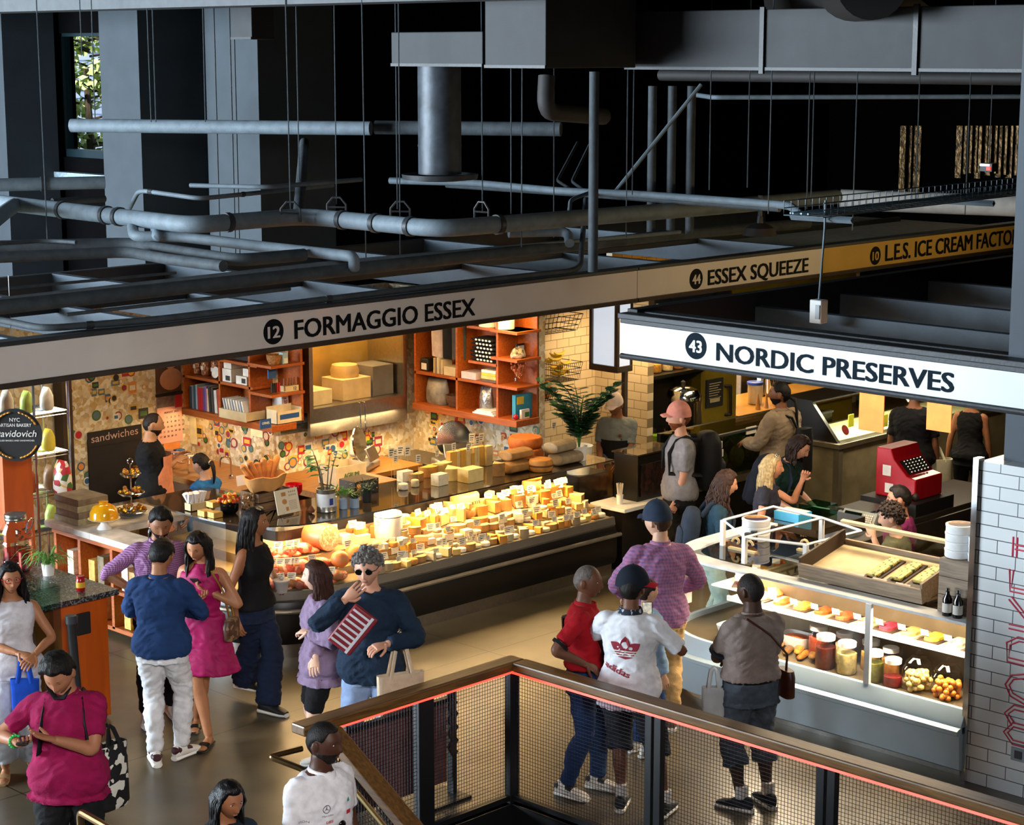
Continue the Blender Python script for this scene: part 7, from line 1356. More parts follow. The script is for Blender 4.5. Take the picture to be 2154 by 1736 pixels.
for k,(px,py,w,h,c,nm)in enumerate(((402,905,.2,.3,'#e8dcae','cream notice sheet'),(362,950,.22,.2,'#d8843a','orange notice sheet'),(540,905,.2,.14,'#f0e2b4','pale menu sheet'))):
 p=PX(px,py,12.74)if px>390 else PY(px,py,17.38);g=G().box(12.738,12.742,p.y-w/2,p.y+w/2,p.z-h/2,p.z+h/2)if px>390 else G().box(p.x-w/2,p.x+w/2,17.378,17.382,p.z-h/2,p.z+h/2);tag(g.obj('notice',M('notice'+c,c,.7),smooth=0),nm+' pinned over the stickers near the wall corner','notice')
for k,(px,py,c,lab)in enumerate(((432,940,'#3a8fb0','turquoise carton on the back counter'),(400,948,'#2f6aa8','small blue carton on the back counter'))):p=PZ(px,py+10,.925);boxthing('carton',lab,'box',12.5,12.6,p.y-.06,p.y+.06,.925,1.02,M('c'+c,c,.5))
t=thing('sink_tap','chrome swan neck tap at the back counter','tap',(12.3,16.1,.92));G().tube(arc([(12.3,16.1,.92),(12.3,16.1,1.16),(12.16,16.1,1.16),(12.16,16.1,1.06)],.06),.01,8).obj('spout',m_chrome,t);G().lathe([(.025,.92),(.025,.95),(.012,.96)],(12.3,16.1,0),12).obj('tap_base',m_chrome,t)
for k in range(5):t=thing('glass_canister','%s glass canister from the left on the back counter behind the apron man'%ORD[k],'jar',(12.2,17.2-.14*k,.92),'canisters on the back counter');G().lathe([(.05,.92),(.055,.94),(.055,1.06),(.045,1.08)],(12.2,17.2-.14*k,0),16).obj('jar_glass',m_glass,t);G().lathe([(.05,1.08),(.05,1.1),(0,1.1)],(12.2,17.2-.14*k,0),16).obj('jar_lid',m_steel,t)
# ------------------------------------------------------------------ left stall
from mathutils.bvhtree import BVHTree
rnd=random.Random(77)
def jar(name,lab,x,y,z,r,h,mf,fill=.75,lid=m_white,grp=None,cat='jar',neck=.8,lidh=.03):
 t=thing(name,lab,cat,(x,y,z),grp);G().lathe([(r*.9,0),(r,.015),(r,h*.82),(r*neck,h*.93),(r*neck,h)],(x,y,z),20).obj('jar_glass',m_glass,t)
 if mf:G().lathe([(r*.86,.006),(r*.94,.018),(r*.94,h*fill),(0,h*fill)],(x,y,z),18).obj('contents',mf,t)
 if lid:G().lathe([(r*neck*1.06,h-.004),(r*neck*1.08,h+lidh),(r*neck,h+lidh+.004),(0,h+lidh+.004)],(x,y,z),20).obj('lid',lid,t)
 return t
m_dw=M('dark_wood','#3a2a1c');m_pw=M('pale_wood','#c7b083',.6)
t=thing('wire_rack','chrome wire rack of packaged food at the left of the stall','rack',(10.1,16.3,0));rx0,rx1,ry0,ry1=9.2,10.36,16.1,16.55;g=G()
for x in(rx0,9.98,rx1):
 for y in(ry0,ry1):g.tube([(x,y,0),(x,y,2.35)],.014,6)
g.obj('posts',m_chrome,t);RZ=(.35,.75,1.12,1.5,1.9)
for z in RZ:
 g=G();
 for k in range(22):g.tube([(rx0,ry0+.021*k,z),(rx1,ry0+.021*k,z)],.003,4)
 for y in(ry0,ry1):g.tube([(rx0,y,z-.03),(rx1,y,z-.03)],.005,4)
 g.obj('wire_shelf',m_chrome,t)
pk=[('#d7e0d2','pale green'),('#6a8fb8','blue'),('#e0cf4a','yellow'),('#c9bfae','grey'),('#b9d46a','lime'),('#d9d4cc','white'),('#b5562a','rust'),('#8a6a48','brown')]
for zi,z in enumerate(RZ[1:]):
 for k in range(5):c,n=pk[(zi*3+k)%8];pouch('%s %s food packet from the left on the %s wire shelf'%(ORD[k],n,['lowest','second','third','topmost'][zi]),9.34+.22*k,16.25,z+.004,.06,.07,.2+.06*rnd.random(),M('packet'+c,c,.45,bump=.5,bscale=20),'food_packet')
pouch('white and red wrapped panettone hanging bag on the wire rack',10.2,16.0,1.12,.1,.09,.32,cellmat('panettone_wrap',['#e6e0d4','#b3202c','#e6e0d4','#3d6b2c','#d8b35a'],16,.5),'panettone')
tag(G().box(9.2,9.5,15.4,15.44,.9,2.0).box(9.46,9.5,15.44,16.0,.9,2.0).box(9.46,9.5,15.4,15.44,0,.9).box(9.2,9.24,15.4,15.44,0,.9).obj('wood_panel',m_opan,smooth=0),'orange wood panel at the left edge behind the round bakery sign','panel')
q=PD(33,915,17.2);t=thing('round_sign','round black bakery sign with gold wheat at the left edge','sign',(q.x,q.y,q.z-.24));n=-FW.normalized();n.z=0;n.normalize();u=Vector((-n.y,n.x,0))
G().disc(q,n,.235,36,0,.012).obj('sign_disc',m_rubber,t);g=G();up_=Vector((0,0,1))
for tx,z,h,w in(('NYC',.12,.035,.09),('ARTISAN BAKERY',.075,.03,.29),('ROLLED BAGELS AND SANDWICHES',-.055,.014,.33)):letter(g,tx,q-u*(w/2)+up_*z,u,up_,h,w,.01,lift=.014)
letter(g,'Davidovich',q-u*.19-up_*.015,u,up_,.062,.37,.004,lift=.014,slant=.25);g.obj('lettering',m_white,t,smooth=0);g=G()
for s in(1,-1):
 for sd in(1,-1):
  for k in range(6):a=R(90-sd*(14+9*k));c=q+(u*math.cos(a)+up_*(s*math.sin(a)))*.205+n*.014;dr=(u*math.sin(a)-up_*(s*math.cos(a)))*sd;g.ell(c,(.02,.02,.009),Matrix((dr,n,dr.cross(n))).transposed(),8,5)
g.obj('gold_wheat',M('wheat_gold','#d9993a',.5),t);G().tube([q+up_*.23,q+up_*1.4],.003,4).obj('hanging_wire',m_chrome,t)
q=PZ(38,1205,1.075);t=thing('drink_dispenser','big glass drink dispenser jar with a steel lid on the granite counter','jar',q)
G().lathe([(.11,0),(.125,.03),(.13,.1),(.122,.12),(.13,.14),(.13,.26),(.122,.28),(.13,.3),(.13,.36),(.09,.43),(.085,.45)],q,28).obj('jar_glass',m_glass,t);G().lathe([(.088,.45),(.092,.46),(.088,.47),(.092,.48),(.09,.5),(0,.505)],q,28).obj('lid',m_steel,t);G().tube(arc([q+Vector((.1,-.06,.36)),q+Vector((.13,-.08,.46)),q+Vector((.03,-.13,.46)),q+Vector((.02,-.12,.36))],.04),.006,6).obj('wire_handle',m_chrome,t);G().lathe([(.1,.02),(.115,.04),(.115,.2),(0,.2)],q,20).obj('pink_drink',GLASS('pink_drink','#e8a0a0'),t)
q=PZ(52,1190,1.075);t=thing('potted_plant','small red leaved plant in a cut tin on the granite counter','plant',q);G().lathe([(.05,0),(.05,.12),(.045,.12),(.045,.1),(0,.1)],q,18).obj('tin_can',m_tin,t);G().lathe([(.05,.12),(.066,.125),(.066,.135),(.05,.13)],q,20).obj('saucer',m_terra,t);g=G()
for k in range(60):a=rnd.uniform(0,6.3);p=q+Vector((.03*math.cos(a),.03*math.sin(a),.13+.17*rnd.random()));leafq(g,p,Vector((math.cos(a),math.sin(a),.5)),.05,.022,None,k%3==0)
g.obj('leaves',[m_leafd,M('red_leaf','#7c2a22',.5)],t,smooth=0)
q=PZ(102,1210,1.075);t=thing('potted_plant','spider plant in a white pot on the granite counter','plant',q);G().lathe([(.045,0),(.055,.1),(.05,.1),(.045,.08),(0,.08)],q,20).obj('pot',m_white,t);g=G()
for k in range(44):
 a=rnd.uniform(0,6.3);l=rnd.uniform(.15,.3);pts=[q+Vector((0,0,.08))]+[q+Vector((math.cos(a)*l*f,math.sin(a)*l*f,.08+l*1.2*f*(1.25-1.1*f)*(1.3 if k%2 else .8)))for f in(.25,.5,.75,1)];g.tube(pts,[.004,.007,.007,.005,.001],4,flat=.25)
g.obj('leaves',m_leafl,t)
q=PZ(170,1243,1.075);t=thing('sauce_jar','small red jar with a yellow label on the granite counter','jar',q);G().lathe([(.03,0),(.036,.01),(.036,.085),(.03,.1),(.035,.102),(.035,.125),(0,.126)],q,18).obj('jar_body',M('red_sauce','#9c1414',.2),t);G().lathe([(.0365,.03),(.0365,.075)],q,18,caps=False).obj('label',M('yellow_label','#d9a82a',.5),t)
b=PZ(172,1560,0);h=Vector((b.x-.07,b.y-.03,.98));t=thing('belt_post','black queue post leaning before the orange panel','post',b);G().tube([b,h],.035,12).obj('pole',m_rubber,t);G().tube([h,h+Vector((0,0,.06))],.045,12).obj('belt_head',m_dark,t);G().lathe([(.0,0),(.14,0),(.14,.012),(.05,.03)],b,20).obj('foot',m_rubber,t)
MZ=.961;q=Vector((10.02,15.05,MZ));t=thing('cake_stand','white cake stand with a yellow glass dome on the marble counter','cake stand',q);G().lathe([(.07,0),(.06,.02),(.035,.05),(.03,.08),(.13,.09),(.15,.1),(.0,.1)],q,26).obj('stand',m_white,t);G().lathe([(.135,.102),(.13,.16),(.1,.215),(.06,.235),(.045,.238),(.04,.25),(.045,.26),(.0,.262)],q,28).obj('dome',M('yellow_glass','#d79a12',.12,coat=.6),t)
for k in range(4):boxthing('gift_carton','%s flat carton from the bottom of the pile on the marble counter'%ORD[k],'box',9.9+.01*(k%2),10.24,15.3,15.7-.02*(k%3),MZ+.062*k,MZ+.06+.062*k,M('olive_carton%d'%(k%2),['#8d8a72','#6d6252'][k%2],.6,var=.3,scale=12),'flat cartons on the marble counter')
q=Vector((10.5,15.3,MZ));t=thing('tiered_stand','three tier wire stand of gold wrapped sweets on the marble counter','stand',q);g=G().tube([q,q+Vector((0,0,.5))],.006,6).tube([q+Vector((.03*math.cos(a),0,.53+.03*math.sin(a)))for a in[.63*i for i in range(11)]],.004,5)
for z,r in((.02,.15),(.2,.13),(.38,.1)):g.lathe([(r*.7,z),(r,z+.03),(r*.98,z+.034),(r*.68,z+.004)],q,20)
g.obj('wire_tiers',m_chrome,t)
for z,r in((.02,.15),(.2,.13),(.38,.1)):
 for k in range(int(r*110)):a=rnd.uniform(0,6.3);rr=r*.85*math.sqrt(rnd.random());copyof(('sweet',k%2),lambda:G().ell((0,0,0),.021,None,8,6),'wrapped_sweet',M('gold_foil_wrap','#c8962a',.25,metal=.7)if k%2 else M('amber_wrap','#a8641a',.3),q.x+rr*math.cos(a),q.y+rr*math.sin(a),q.z+z+.035+.03*rnd.random(),0,'%s wrapped sweet in the three tier stand'%('gold' if k%2 else 'amber'),'sweet','%s wrapped sweets in the stand'%('gold' if k%2 else 'amber'),1,0)
for k,(y,z,c,n)in enumerate(((14.5,.46,'#b58a52','kraft'),(14.62,.46,'#c9bfa8','cream'),(15.0,.46,'#7a6a4c','olive'),(15.15,.46,'#d0a24a','amber'),(15.5,.46,'#c7b79a','beige'),(14.45,.105,'#caa13a','yellow'),(14.6,.105,'#b8a24a','mustard'),(15.05,.105,'#a98a5a','tan'),(15.5,.105,'#8f7a55','brown'))):boxthing('goods_packet','%s packet on the %s shelf of the marble counter'%(n,'upper' if z>.2 else 'lower'),'packet',9.93,10.1,y-.05,y+.05,z,z+.2+.03*(k%3),M('packet'+c,c,.6,var=.3,scale=20),'packets under the marble counter')
for k in range(3):q=PZ(355+14*k,1135,1.0);t=thing('oil_bottle','%s small green oil bottle beside the curved case end'%ORD[k],'bottle',(10.1,14.3+.07*k,MZ),'small oil bottles');G().lathe([(.02,0),(.022,.01),(.022,.07),(.009,.09),(.009,.105)],t.location,12).obj('bottle',GLASS('green_glass','#8faa6a'),t);G().lathe([(.011,.1),(.011,.13),(0,.13)],t.location,12).obj('cap',m_white,t)
# ------------------------------------------------------------------ big plant, fruit, juice stall, kitchen
q=PZ(1218,968,TZ);t=thing('potted_plant','large dark leafy plant in a white pot at the right end of the case top','plant',(q.x,q.y,TZ));G().lathe([(.07,0),(.085,.15),(.078,.15),(.07,.12),(0,.12)],q,22).obj('pot',m_white,t);g=G();st=G()
for k in range(22):
 a=rnd.uniform(2.2,5.4)if k%3 else rnd.uniform(0,6.3);l=rnd.uniform(.4,.95);o=Vector((math.cos(a),math.sin(a),0));pts=[q+Vector((0,0,.12))+o*(l*.5*f*f)+Vector((0,0,l*(f-.18*f**3)))for f in(0,.25,.5,.75,1)];st.tube(pts,[.008,.007,.006,.005,.003],5)
 for j in range(15):f=.25+.75*j/15;i=min(3,int(f*4));p=pts[i].lerp(pts[i+1],f*4-i);b=a+(1.4 if j%2 else-1.4)+rnd.uniform(-.4,.4);leafq(g,p,Vector((math.cos(b),math.sin(b),.45)),.15,.085)
st.obj('stems',m_leaf,t);g.obj('leaves',m_leafd,t,smooth=0)
q=PZ(1245,985,TZ);t=thing('bucket','white plastic bucket behind the right end of the case','bucket',(15.1,13.75,.9));G().lathe([(.12,.9),(.15,1.2),(.155,1.2),(.14,1.19),(.11,.92),(0,.92)],(15.1,13.75,0),24).obj('bucket_body',M('bucket_white','#cfcfc4',.4),t)
struct(G().box(14.95,15.4,13.6,13.95,0,.9).obj('trim_8',m_cblk,smooth=0),'black bench end under the white bucket','bench')
def basket(lab,x,y,z,w,d,h):
 t=thing('wire_basket',lab,'basket',(x,y,z));g=G()
 for i in range(13):f=i/12;g.tube([(x-w+2*w*f,y-d,z+h),(x-w*.85+1.7*w*f,y-d*.8,z),(x-w*.85+1.7*w*f,y+d,z),(x-w+2*w*f,y+d,z+h)],.003,4)
 for k in range(4):f=k/3;e=.8+.2*f;g.tube([(x-w*e,y+d,z+h*f),(x-w*e,y-d*e,z+h*f),(x+w*e,y-d*e,z+h*f),(x+w*e,y+d,z+h*f)],.004,4)
 g.obj('wire_frame',m_wire,t);return t
basket('black wire basket of bananas on the cream tiled wall',15.95,14.82,1.68,.2,.17,.2);basket('black wire basket hanging high under the fascia sign',15.7,14.8,2.25,.42,.18,.18);basket('black wire basket heaped with oranges on the cream tiled wall',15.5,14.82,1.5,.25,.17,.12)
for k in range(34):copyof(('orange',),lambda:G().ell((0,0,0),.042,None,12,9),'orange_fruit',M('orange_peel','#e08a1a',.45,bump=.2,bscale=120),15.5+rnd.uniform(-.2,.2),14.82+rnd.uniform(-.13,.12),1.545+.05*(k//12)+rnd.uniform(0,.02),rnd.random()*6,'orange heaped in the black wire basket on the tiled wall','orange','oranges in the wire basket',rnd.uniform(.9,1.1),0)
for k in range(11):o=copyof(('banana',),lambda:G().tube([(-.09,0,.03),(-.05,.0,.008),(0,0,0),(.05,0,.008),(.09,0,.03)],[.006,.017,.019,.017,.006],8),'banana',M('banana_peel','#dcbc2e',.5),15.95+rnd.uniform(-.12,.12),14.8+rnd.uniform(-.1,.1),1.74+.022*k,rnd.uniform(-.5,.5)+1.2*(k%2),'yellow banana in the black wire basket on the tiled wall','banana','bananas in the wire basket',1.1,0)
jc=['#d8c48a','#c9a24a','#e0b84a','#b98a3a','#d9c79a','#a86a2a','#d0b070']
for k in range(7):jar('spice_jar','%s jar of grains from the left on the black wall shelf'%ORD[k],17.12+.21*k,14.92,1.541,.07,.17,M('grain'+jc[k],jc[k],.7,var=.3,scale=40),.6,None,'grain jars on the black shelf')
struct(G().box(16.9,18.6,14.0,14.9,0,.82).obj('trim_5',m_cblk,smooth=0),'black back bench of the juice stall','bench')
jx,jy=17.75,14.5;t=thing('juice_machine','domed chrome citrus juice machine at the juice stall','juicer',(jx,jy,.82));G().lathe([(.17,0),(.17,.42),(.2,.44),(.2,.5),(.17,.57),(.1,.6),(0,.605)],(jx,jy,.82),30).obj('chrome_dome',m_chrome,t);G().lathe([(.02,.6),(.025,.64),(.03,.66),(0,.68)],(jx,jy,.82),14).obj('top_knob',m_rubber,t);G().box(jx+.1,jx+.26,jy-.1,jy+.12,.82,1.32).obj('motor_tower',m_steel,t,bevel=.04)
jar('pitcher','pitcher of green juice on the black bench',17.05,14.3,.82,.09,.24,M('green_juice','#5f8f1f',.3),.6,None,cat='pitcher',neck=1);jar('pitcher','pitcher of orange juice on the black bench',17.35,14.25,.82,.09,.26,M('orange_juice','#d9761a',.3),.6,None,cat='pitcher',neck=1);jar('tub','tub of fruit with a bright red lid on the black bench',16.98,14.6,.82,.12,.3,M('mixed_fruit','#b8862a',.5,var=.4),.8,M('red_lid','#c81e24',.4),cat='tub',neck=1)
p=PY(1322,833,14.95);t=thing('power_outlet','power outlet with a white plug on the tiled return wall','outlet',(16.74,14.7,1.25));G().box(16.73,16.75,14.65,14.75,1.25,1.37).obj('face_plate',m_steel,t);G().box(16.69,16.73,14.67,14.73,1.28,1.33).obj('plug',m_white,t,bevel=.008)
q=Vector((15.05,13.12,.672));t=thing('straw_cup','white cup of straws on the white ledge','cup',q);G().lathe([(.03,0),(.038,.1),(.034,.1),(0,.01)],q,16).obj('cup',m_white,t);g=G()
for k in range(12):a=k*.52;g.tube([q+Vector((.015*math.cos(a),.015*math.sin(a),.02)),q+Vector((.035*math.cos(a),.035*math.sin(a),.22))],.0035,5)
g.obj('straws',m_card2,t)
for k in range(7):
 x=16.35+.3*k;t=thing('pineapple','%s pineapple from the left in the dark glass display'%ORD[k],'pineapple',(x,13.3,.701),'pineapples in the display');G().ell((x,13.3,.83),(.085,.085,.13),None,16,10).obj('fruit',cellmat('pineapple_skin',['#7a5a1e','#94702a','#5f4a1a','#6a6a24'],45,.6),t);g=G()
 for j in range(30):a=rnd.uniform(0,6.3);b=rnd.uniform(.1,1.0);leafq(g,Vector((x,13.3,.94)),Vector((math.cos(a)*math.sin(b),math.sin(a)*math.sin(b),math.cos(b))),.22,.03)
 g.obj('leaf_crown',m_leaf,t,smooth=0)
for px,py in((1508,938),(1510,955),(1580,905)):p=PY(px,py,12.96);tag(G().box(p.x-.09,p.x+.09,12.955,12.965,p.z-.04,p.z+.04).obj('notice',m_card2,smooth=0),'%s white notice on the dark glass display'%{1508:'larger',1510:'lower',1580:'right'}[px],'notice')
KZ=.801;t=thing('bucket','wooden bucket with a wire handle in the ice cream kitchen','bucket',(19.75,15.5,KZ));G().lathe([(.14,0),(.17,.3),(.16,.3),(.13,.02),(0,.02)],(19.75,15.5,KZ),24).obj('bucket_body',M('bucket_wood','#a0702e',.6),t);G().tube([(19.75+.17*math.cos(a),15.5,KZ+.3+.2*math.sin(a))for a in[PI*i/12 for i in range(13)]],.005,5).obj('wire_handle',m_wire,t)
jar('tub','white tub with a blue lid in the ice cream kitchen',20.2,15.3,KZ,.1,.26,M('white_tub','#e0dccd',.4),.98,M('blue_lid','#2b4fa8',.4),cat='tub',neck=1)
for k in range(3):tag(G().lathe([(.005,.0),(.035,.0),(.005,.2),(0,.2)],(19.9+.17*k,15.02,KZ),12).obj('wafer_cone',M('wafer','#b9823a',.7)),'%s upturned wafer cone on the kitchen ledge'%ORD[k],'cone','wafer cones')
t=thing('milkshake_mixer','steel milkshake mixer in the ice cream kitchen','mixer',(20.75,15.6,KZ));G().box(20.68,20.82,15.55,15.65,KZ,KZ+.6).obj('mixer_stand',m_steel,t,bevel=.02);G().lathe([(.05,0),(.06,.2),(.055,.2),(0,.01)],(20.75,15.48,KZ+.05),16).obj('cup',m_chrome,t)
for k in range(3):boxthing('steel_bin','%s steel bin along the back of the ice cream kitchen'%ORD[k],'bin',21.2+.7*k,21.8+.7*k,16.3,16.8,0,1.25+.1*(k%2),m_steel,'steel bins in the kitchen',.01)
# ------------------------------------------------------------------ fish counter goods
NZ=.502
Y0=lambda px,py,x:PX(px,py,x).y
jl=[(1735,12.42,0.085,0.240,'#5a2414','dark red pickled',0),(1720,12.6,0.085,0.240,'#8a3a22','rust coloured',0),(1780,12.42,0.082,0.228,'#b9a86a','pale pickled',0),(1775,12.62,0.080,0.228,'#c9b890','creamy pickled',0),(1838,12.4,0.078,0.216,'#6a6a2c','green herb',0),(1830,12.62,0.080,0.216,'#a8803a','amber',0),(1878,12.4,0.073,0.192,'#7a2424','half full crimson',.45),(1872,12.6,0.073,0.204,'#8a5a2a','brown',0)]
for px,x,r,h,c,n,fl in jl:jar('pickle_jar','%s jar with a white lid in the fish case'%n,x,Y0(px,1430,x),NZ,r,h,M('pickle'+c,c,.35,var=.45,scale=22),fl or .74,m_white,'white lidded jars in the fish case',neck=.82)
for px,c,n in((1930,'#e0c070','olives'),(1992,'#f09030','orange berries')):
 y=Y0(px,1465,12.45);t=jar('ball_jar','wide glass jar of %s with a knobbed glass lid'%n,12.45,y,NZ,.122,.22,None,.7,None,'wide glass jars',neck=.85);G().lathe([(.092,.2),(.098,.215),(.06,.25),(.015,.255),(.02,.28),(.012,.3),(0,.3)],(12.45,y,NZ+.02),22).obj('glass_lid',m_glass,t);g=G()
 for k in range(80):a=rnd.uniform(0,6.3);rr=.098*math.sqrt(rnd.random());g.ell((12.45+rr*math.cos(a),y+rr*math.sin(a),NZ+.022+.13*rnd.random()),.023,None,9,7)
 g.obj('contents',M('fruit'+c,c,.3,var=.2),t)
fc=[('#d96a2a','salmon'),('#e8d9b0','white fish'),('#c9b03a','herbed'),('#e0a05a','golden'),('#8a2a3a','beetroot cured'),('#d9a070','peach'),('#b0502a','spiced'),('#8a4a1a','brown roe'),('#d98a3a','amber roe')]
def foodboard(lab,x,y,z,c,k,grp,w=.09,rz=.0):
 t=thing('food_tray',lab,'food tray',(x,y,z),grp,rz);G().box(-.13,.13,-w,w,0,.012).obj('board',m_pw if k%2 else m_dw,t,local=True,smooth=0);G().loft([[(math.cos(u)*.1*s,math.sin(u)*w*.75*s+.01*math.sin(3*u),.012+zz)for u in[2*PI*i/14 for i in range(14)]]for zz,s in((0,1),(.02,.98),(.04,.6),(.045,.2))]).obj('food',M('fish'+c,c,.45,var=.35,scale=30,bump=.5,bscale=40),t,local=True)
 o=G().rbox((-.1,.03,.075),(.003,.07,.05),Matrix.Rotation(R(-15),3,'Y')).obj('price_tag',m_card2,t,local=True,smooth=0)
for k in range(11):c,n=fc[k%9];foodboard('%s board of %s from the right on the lit shelf of the fish case'%(ORD[k],n),12.65,7.4+.205*k,.861,c,k,'food boards on the fish case shelf')
for k in range(6):c,n=fc[(k*2)%5];foodboard('%s tray of %s from the right on the curved upper step'%(ORD[k],n),(12.8,12.82,12.9,13.05,13.3,13.58)[k],(9.42,9.64,9.84,9.95,9.96,9.96)[k],.864,c,k,'trays on the curved step',.085,.5)
struct(G().box(12.72,13.85,9.35,10.05,.848,.862).obj('trim_6',M('shelf_white','#dfe2e0'),smooth=0),'white inner step of the curved fish case','shelf')
def fish(lab,x,y,rz,c,k):return placed(G().tube([(-.17,0,.025),(-.14,0,.025),(-.02,0,.028),(.1,0,.025),(.15,0,.022),(.19,.0,.025)],[.008,.03,.042,.022,.01,.03],10,flat=.6),'smoked_fish',M('smoked'+c,c,.3,var=.4,scale=40,metal=.2),x,y,NZ+.003+.02*(k%2),rz,lab,'fish','smoked fish in the fish case')
for k in range(9):fish('%s smoked fish from the left on the fish case floor'%ORD[k],12.55+.02*(k%3),9.45-.085*k,.3+.1*(k%3),['#8a5a22','#6a4a22','#a8722c'][k%3],k)
for k,(x,y,lab)in enumerate(((12.5,9.62,'white enamel tray of diced fish at the curved corner'),(12.66,9.1,'white enamel tray of fish behind the smoked fish'))):t=thing('enamel_tray',lab,'tray',(x,y,NZ+.04));G().loft([[(x+math.copysign(abs(math.cos(u))**.5,math.cos(u))*a,y+math.copysign(abs(math.sin(u))**.5,math.sin(u))*b,NZ+.04+z)for u in[2*PI*i/20 for i in range(20)]]for a,b,z in((.08,.12,0),(.1,.15,.09),(.095,.145,.09),(.078,.115,.05))]).obj('tray_body',m_white,t);G().ell((x,y,NZ+.1),(.08,.12,.03),None,14,8).obj('food',M('fish#d96a2a','#d96a2a'),t)
m_grw=woodmat('grey_planks','#7d6d5c','#a8937a','y',2.5,.7);TD=1.192
t=thing('tilted_tray','tilted wooden display tray with three savoury tarts on the fish case top','tray',(12.75,8.35,TD));rt=Matrix.Translation((12.42,8.35,TD+.03))@Matrix.Rotation(R(-12),4,'Y');
def TB(a,m,nm,**k):G().box(*a).moved(rt).obj(nm,m,t,smooth=0,**k)
TB((0,.62,-.55,.55,0,.02),m_pw,'tray_floor');TB((-.02,0,-.57,.57,-.02,.1),m_grw,'front_board');TB((0,.62,.55,.57,-.02,.14),m_dw,'side_board');TB((0,.62,-.57,-.55,-.02,.14),m_grw,'side_board');TB((.6,.62,-.57,.57,0,.06),m_grw,'rear_board');TB((.59,.63,-.57,.57,.2,.225),m_pw,'top_rail');TB((.61,.612,-.55,.55,.06,.2),m_glass,'glass_guard')
G().box(12.5,13.02,7.8,8.9,TD,TD+.02).obj('base_board',m_grw,t,smooth=0)
for k,y in enumerate((-.02,-.22,-.4)):
 o=thing('savoury_tart','%s herb tart from the left in the tilted wooden tray'%ORD[k],'tart',rt@Vector((.3,y,.02)),'tarts in the tilted tray');o.rotation_euler=(0,R(-12),.0);G().box(-.2,.2,-.075,.075,0,.012).obj('board',m_dw,o,local=True,smooth=0);G().box(-.17+.03*k,.17,-.05,.05,.012,.04).obj('tart',cellmat('herb_tart',['#d8c06a','#cdb255','#e0cc80','#4a5a24','#d3ba60'],55,.5),o,local=True,smooth=0,bevel=.008)
for k in range(4):o=G().rbox(rt@Vector((.06,.3-.21*k,.035)),(.1,.13,.003),rt.to_3x3()@Matrix.Rotation(R(-20),3,'Y')).obj('price_card',m_card2,smooth=0);tag(o,'%s paper price card from the left in the tilted wooden tray'%ORD[k],'price card','cards in the tilted tray')
t=thing('plank_crate','grey plank crate at the right end of the fish case top','crate',(12.6,7.43,TD));g=G()
for k in range(3):g.box(12.36,12.86,7.25,7.62,TD+.138*k,TD+.134+.138*k)
g.obj('planks',m_grw,t,smooth=0,bevel=.003)
m_tinw=cellmat('white_printed_tin',['#f0f0ee','#ececea','#f3f2f0','#e9e9ea','#d0d0d6'],14,.35);m_tinp=M('purple_lid','#2c2140',.4);m_tint=M('tan_lid','#9b7448',.4,var=.3,scale=40)
def tins(x,y,z,n,lab,r=.105):
 for k in range(n):
  t=thing('caviar_tin','%s white tin from the bottom of the stack %s'%(ORD[k],lab),'tin',(x+.004*(k%2),y,z+.062*k),'white tins '+lab);G().lathe([(r*.97,0),(r,.008),(r,.045),(r*1.03,.047),(r*1.03,.06),(r*.97,.061),(0,.061)],t.location,28).obj('tin_body',m_tinw,t)
  if k==n-1:G().disc(t.location+Vector((0,0,.0612)),(0,0,1),r*.84,26,0,.001).obj('lid_label',m_tinp,t,smooth=0);a=[(r*.84*math.cos(u),r*.84*math.sin(u))for u in[PI*i/12-.9 for i in range(13)]];G().quad([t.location+Vector((p,q,.0632))for p,q in a]).obj('lid_picture',m_tint,t,smooth=0)
tins(12.48,7.53,TD+.415,4,'on the plank crate');tins(12.46,7.33,TD+.415,3,'at the crate edge',.095)
q=PZ(1590,1120,1.26);tins(q.x,q.y,1.2,3,'on the curved glass top',.12)
for k in range(2):y=7.5-.09*k;t=thing('syrup_bottle','%s dark bottle with a cream label before the plank crate'%['left','right'][k],'bottle',(12.3,y,TD),'dark bottles');G().lathe([(.035,0),(.036,.01),(.036,.13),(.015,.17),(.014,.2)],t.location,18).obj('bottle',M('black_syrup','#140a0c',.1),t);G().lathe([(.0365,.03),(.0365,.1)],t.location,18,caps=False).obj('label',m_card2,t);G().lathe([(.016,.19),(.016,.215),(0,.216)],t.location,12).obj('cap',m_chrome,t)
t=thing('glass_top_frame','white posted glass boxes standing on the curved fish case top','sneeze guard',(12.9,9.3,TD));g=G();ps=[(12.45,9.5),(12.6,9.0),(13.3,8.95),(13.45,9.45),(12.8,10.0),(13.5,10.0)]
for x,y in ps[:2]+ps[3:5]:g.box(x-.018,x+.018,y-.018,y+.018,TD,TD+.22)
for a,b in((0,1),(1,2),(0,3),(2,3),(0,4),(4,5),(3,5)):g.tube([(*ps[a],TD+.22),(*ps[b],TD+.22)],.012,4)
g.obj('white_frame',m_white,t,smooth=0);G().box(12.42,13.55,9.0,10.05,TD-.002,TD+.004).obj('glass_shelf',GLASS('smoky_top','#d9dcd8'),t,smooth=0)
for a,b in((0,1),(1,2),(0,4)):G().add([(*ps[a],TD),(*ps[b],TD),(*ps[b],TD+.22),(*ps[a],TD+.22)],[(0,1,2,3)]).obj('pane',m_glass,t,smooth=0)
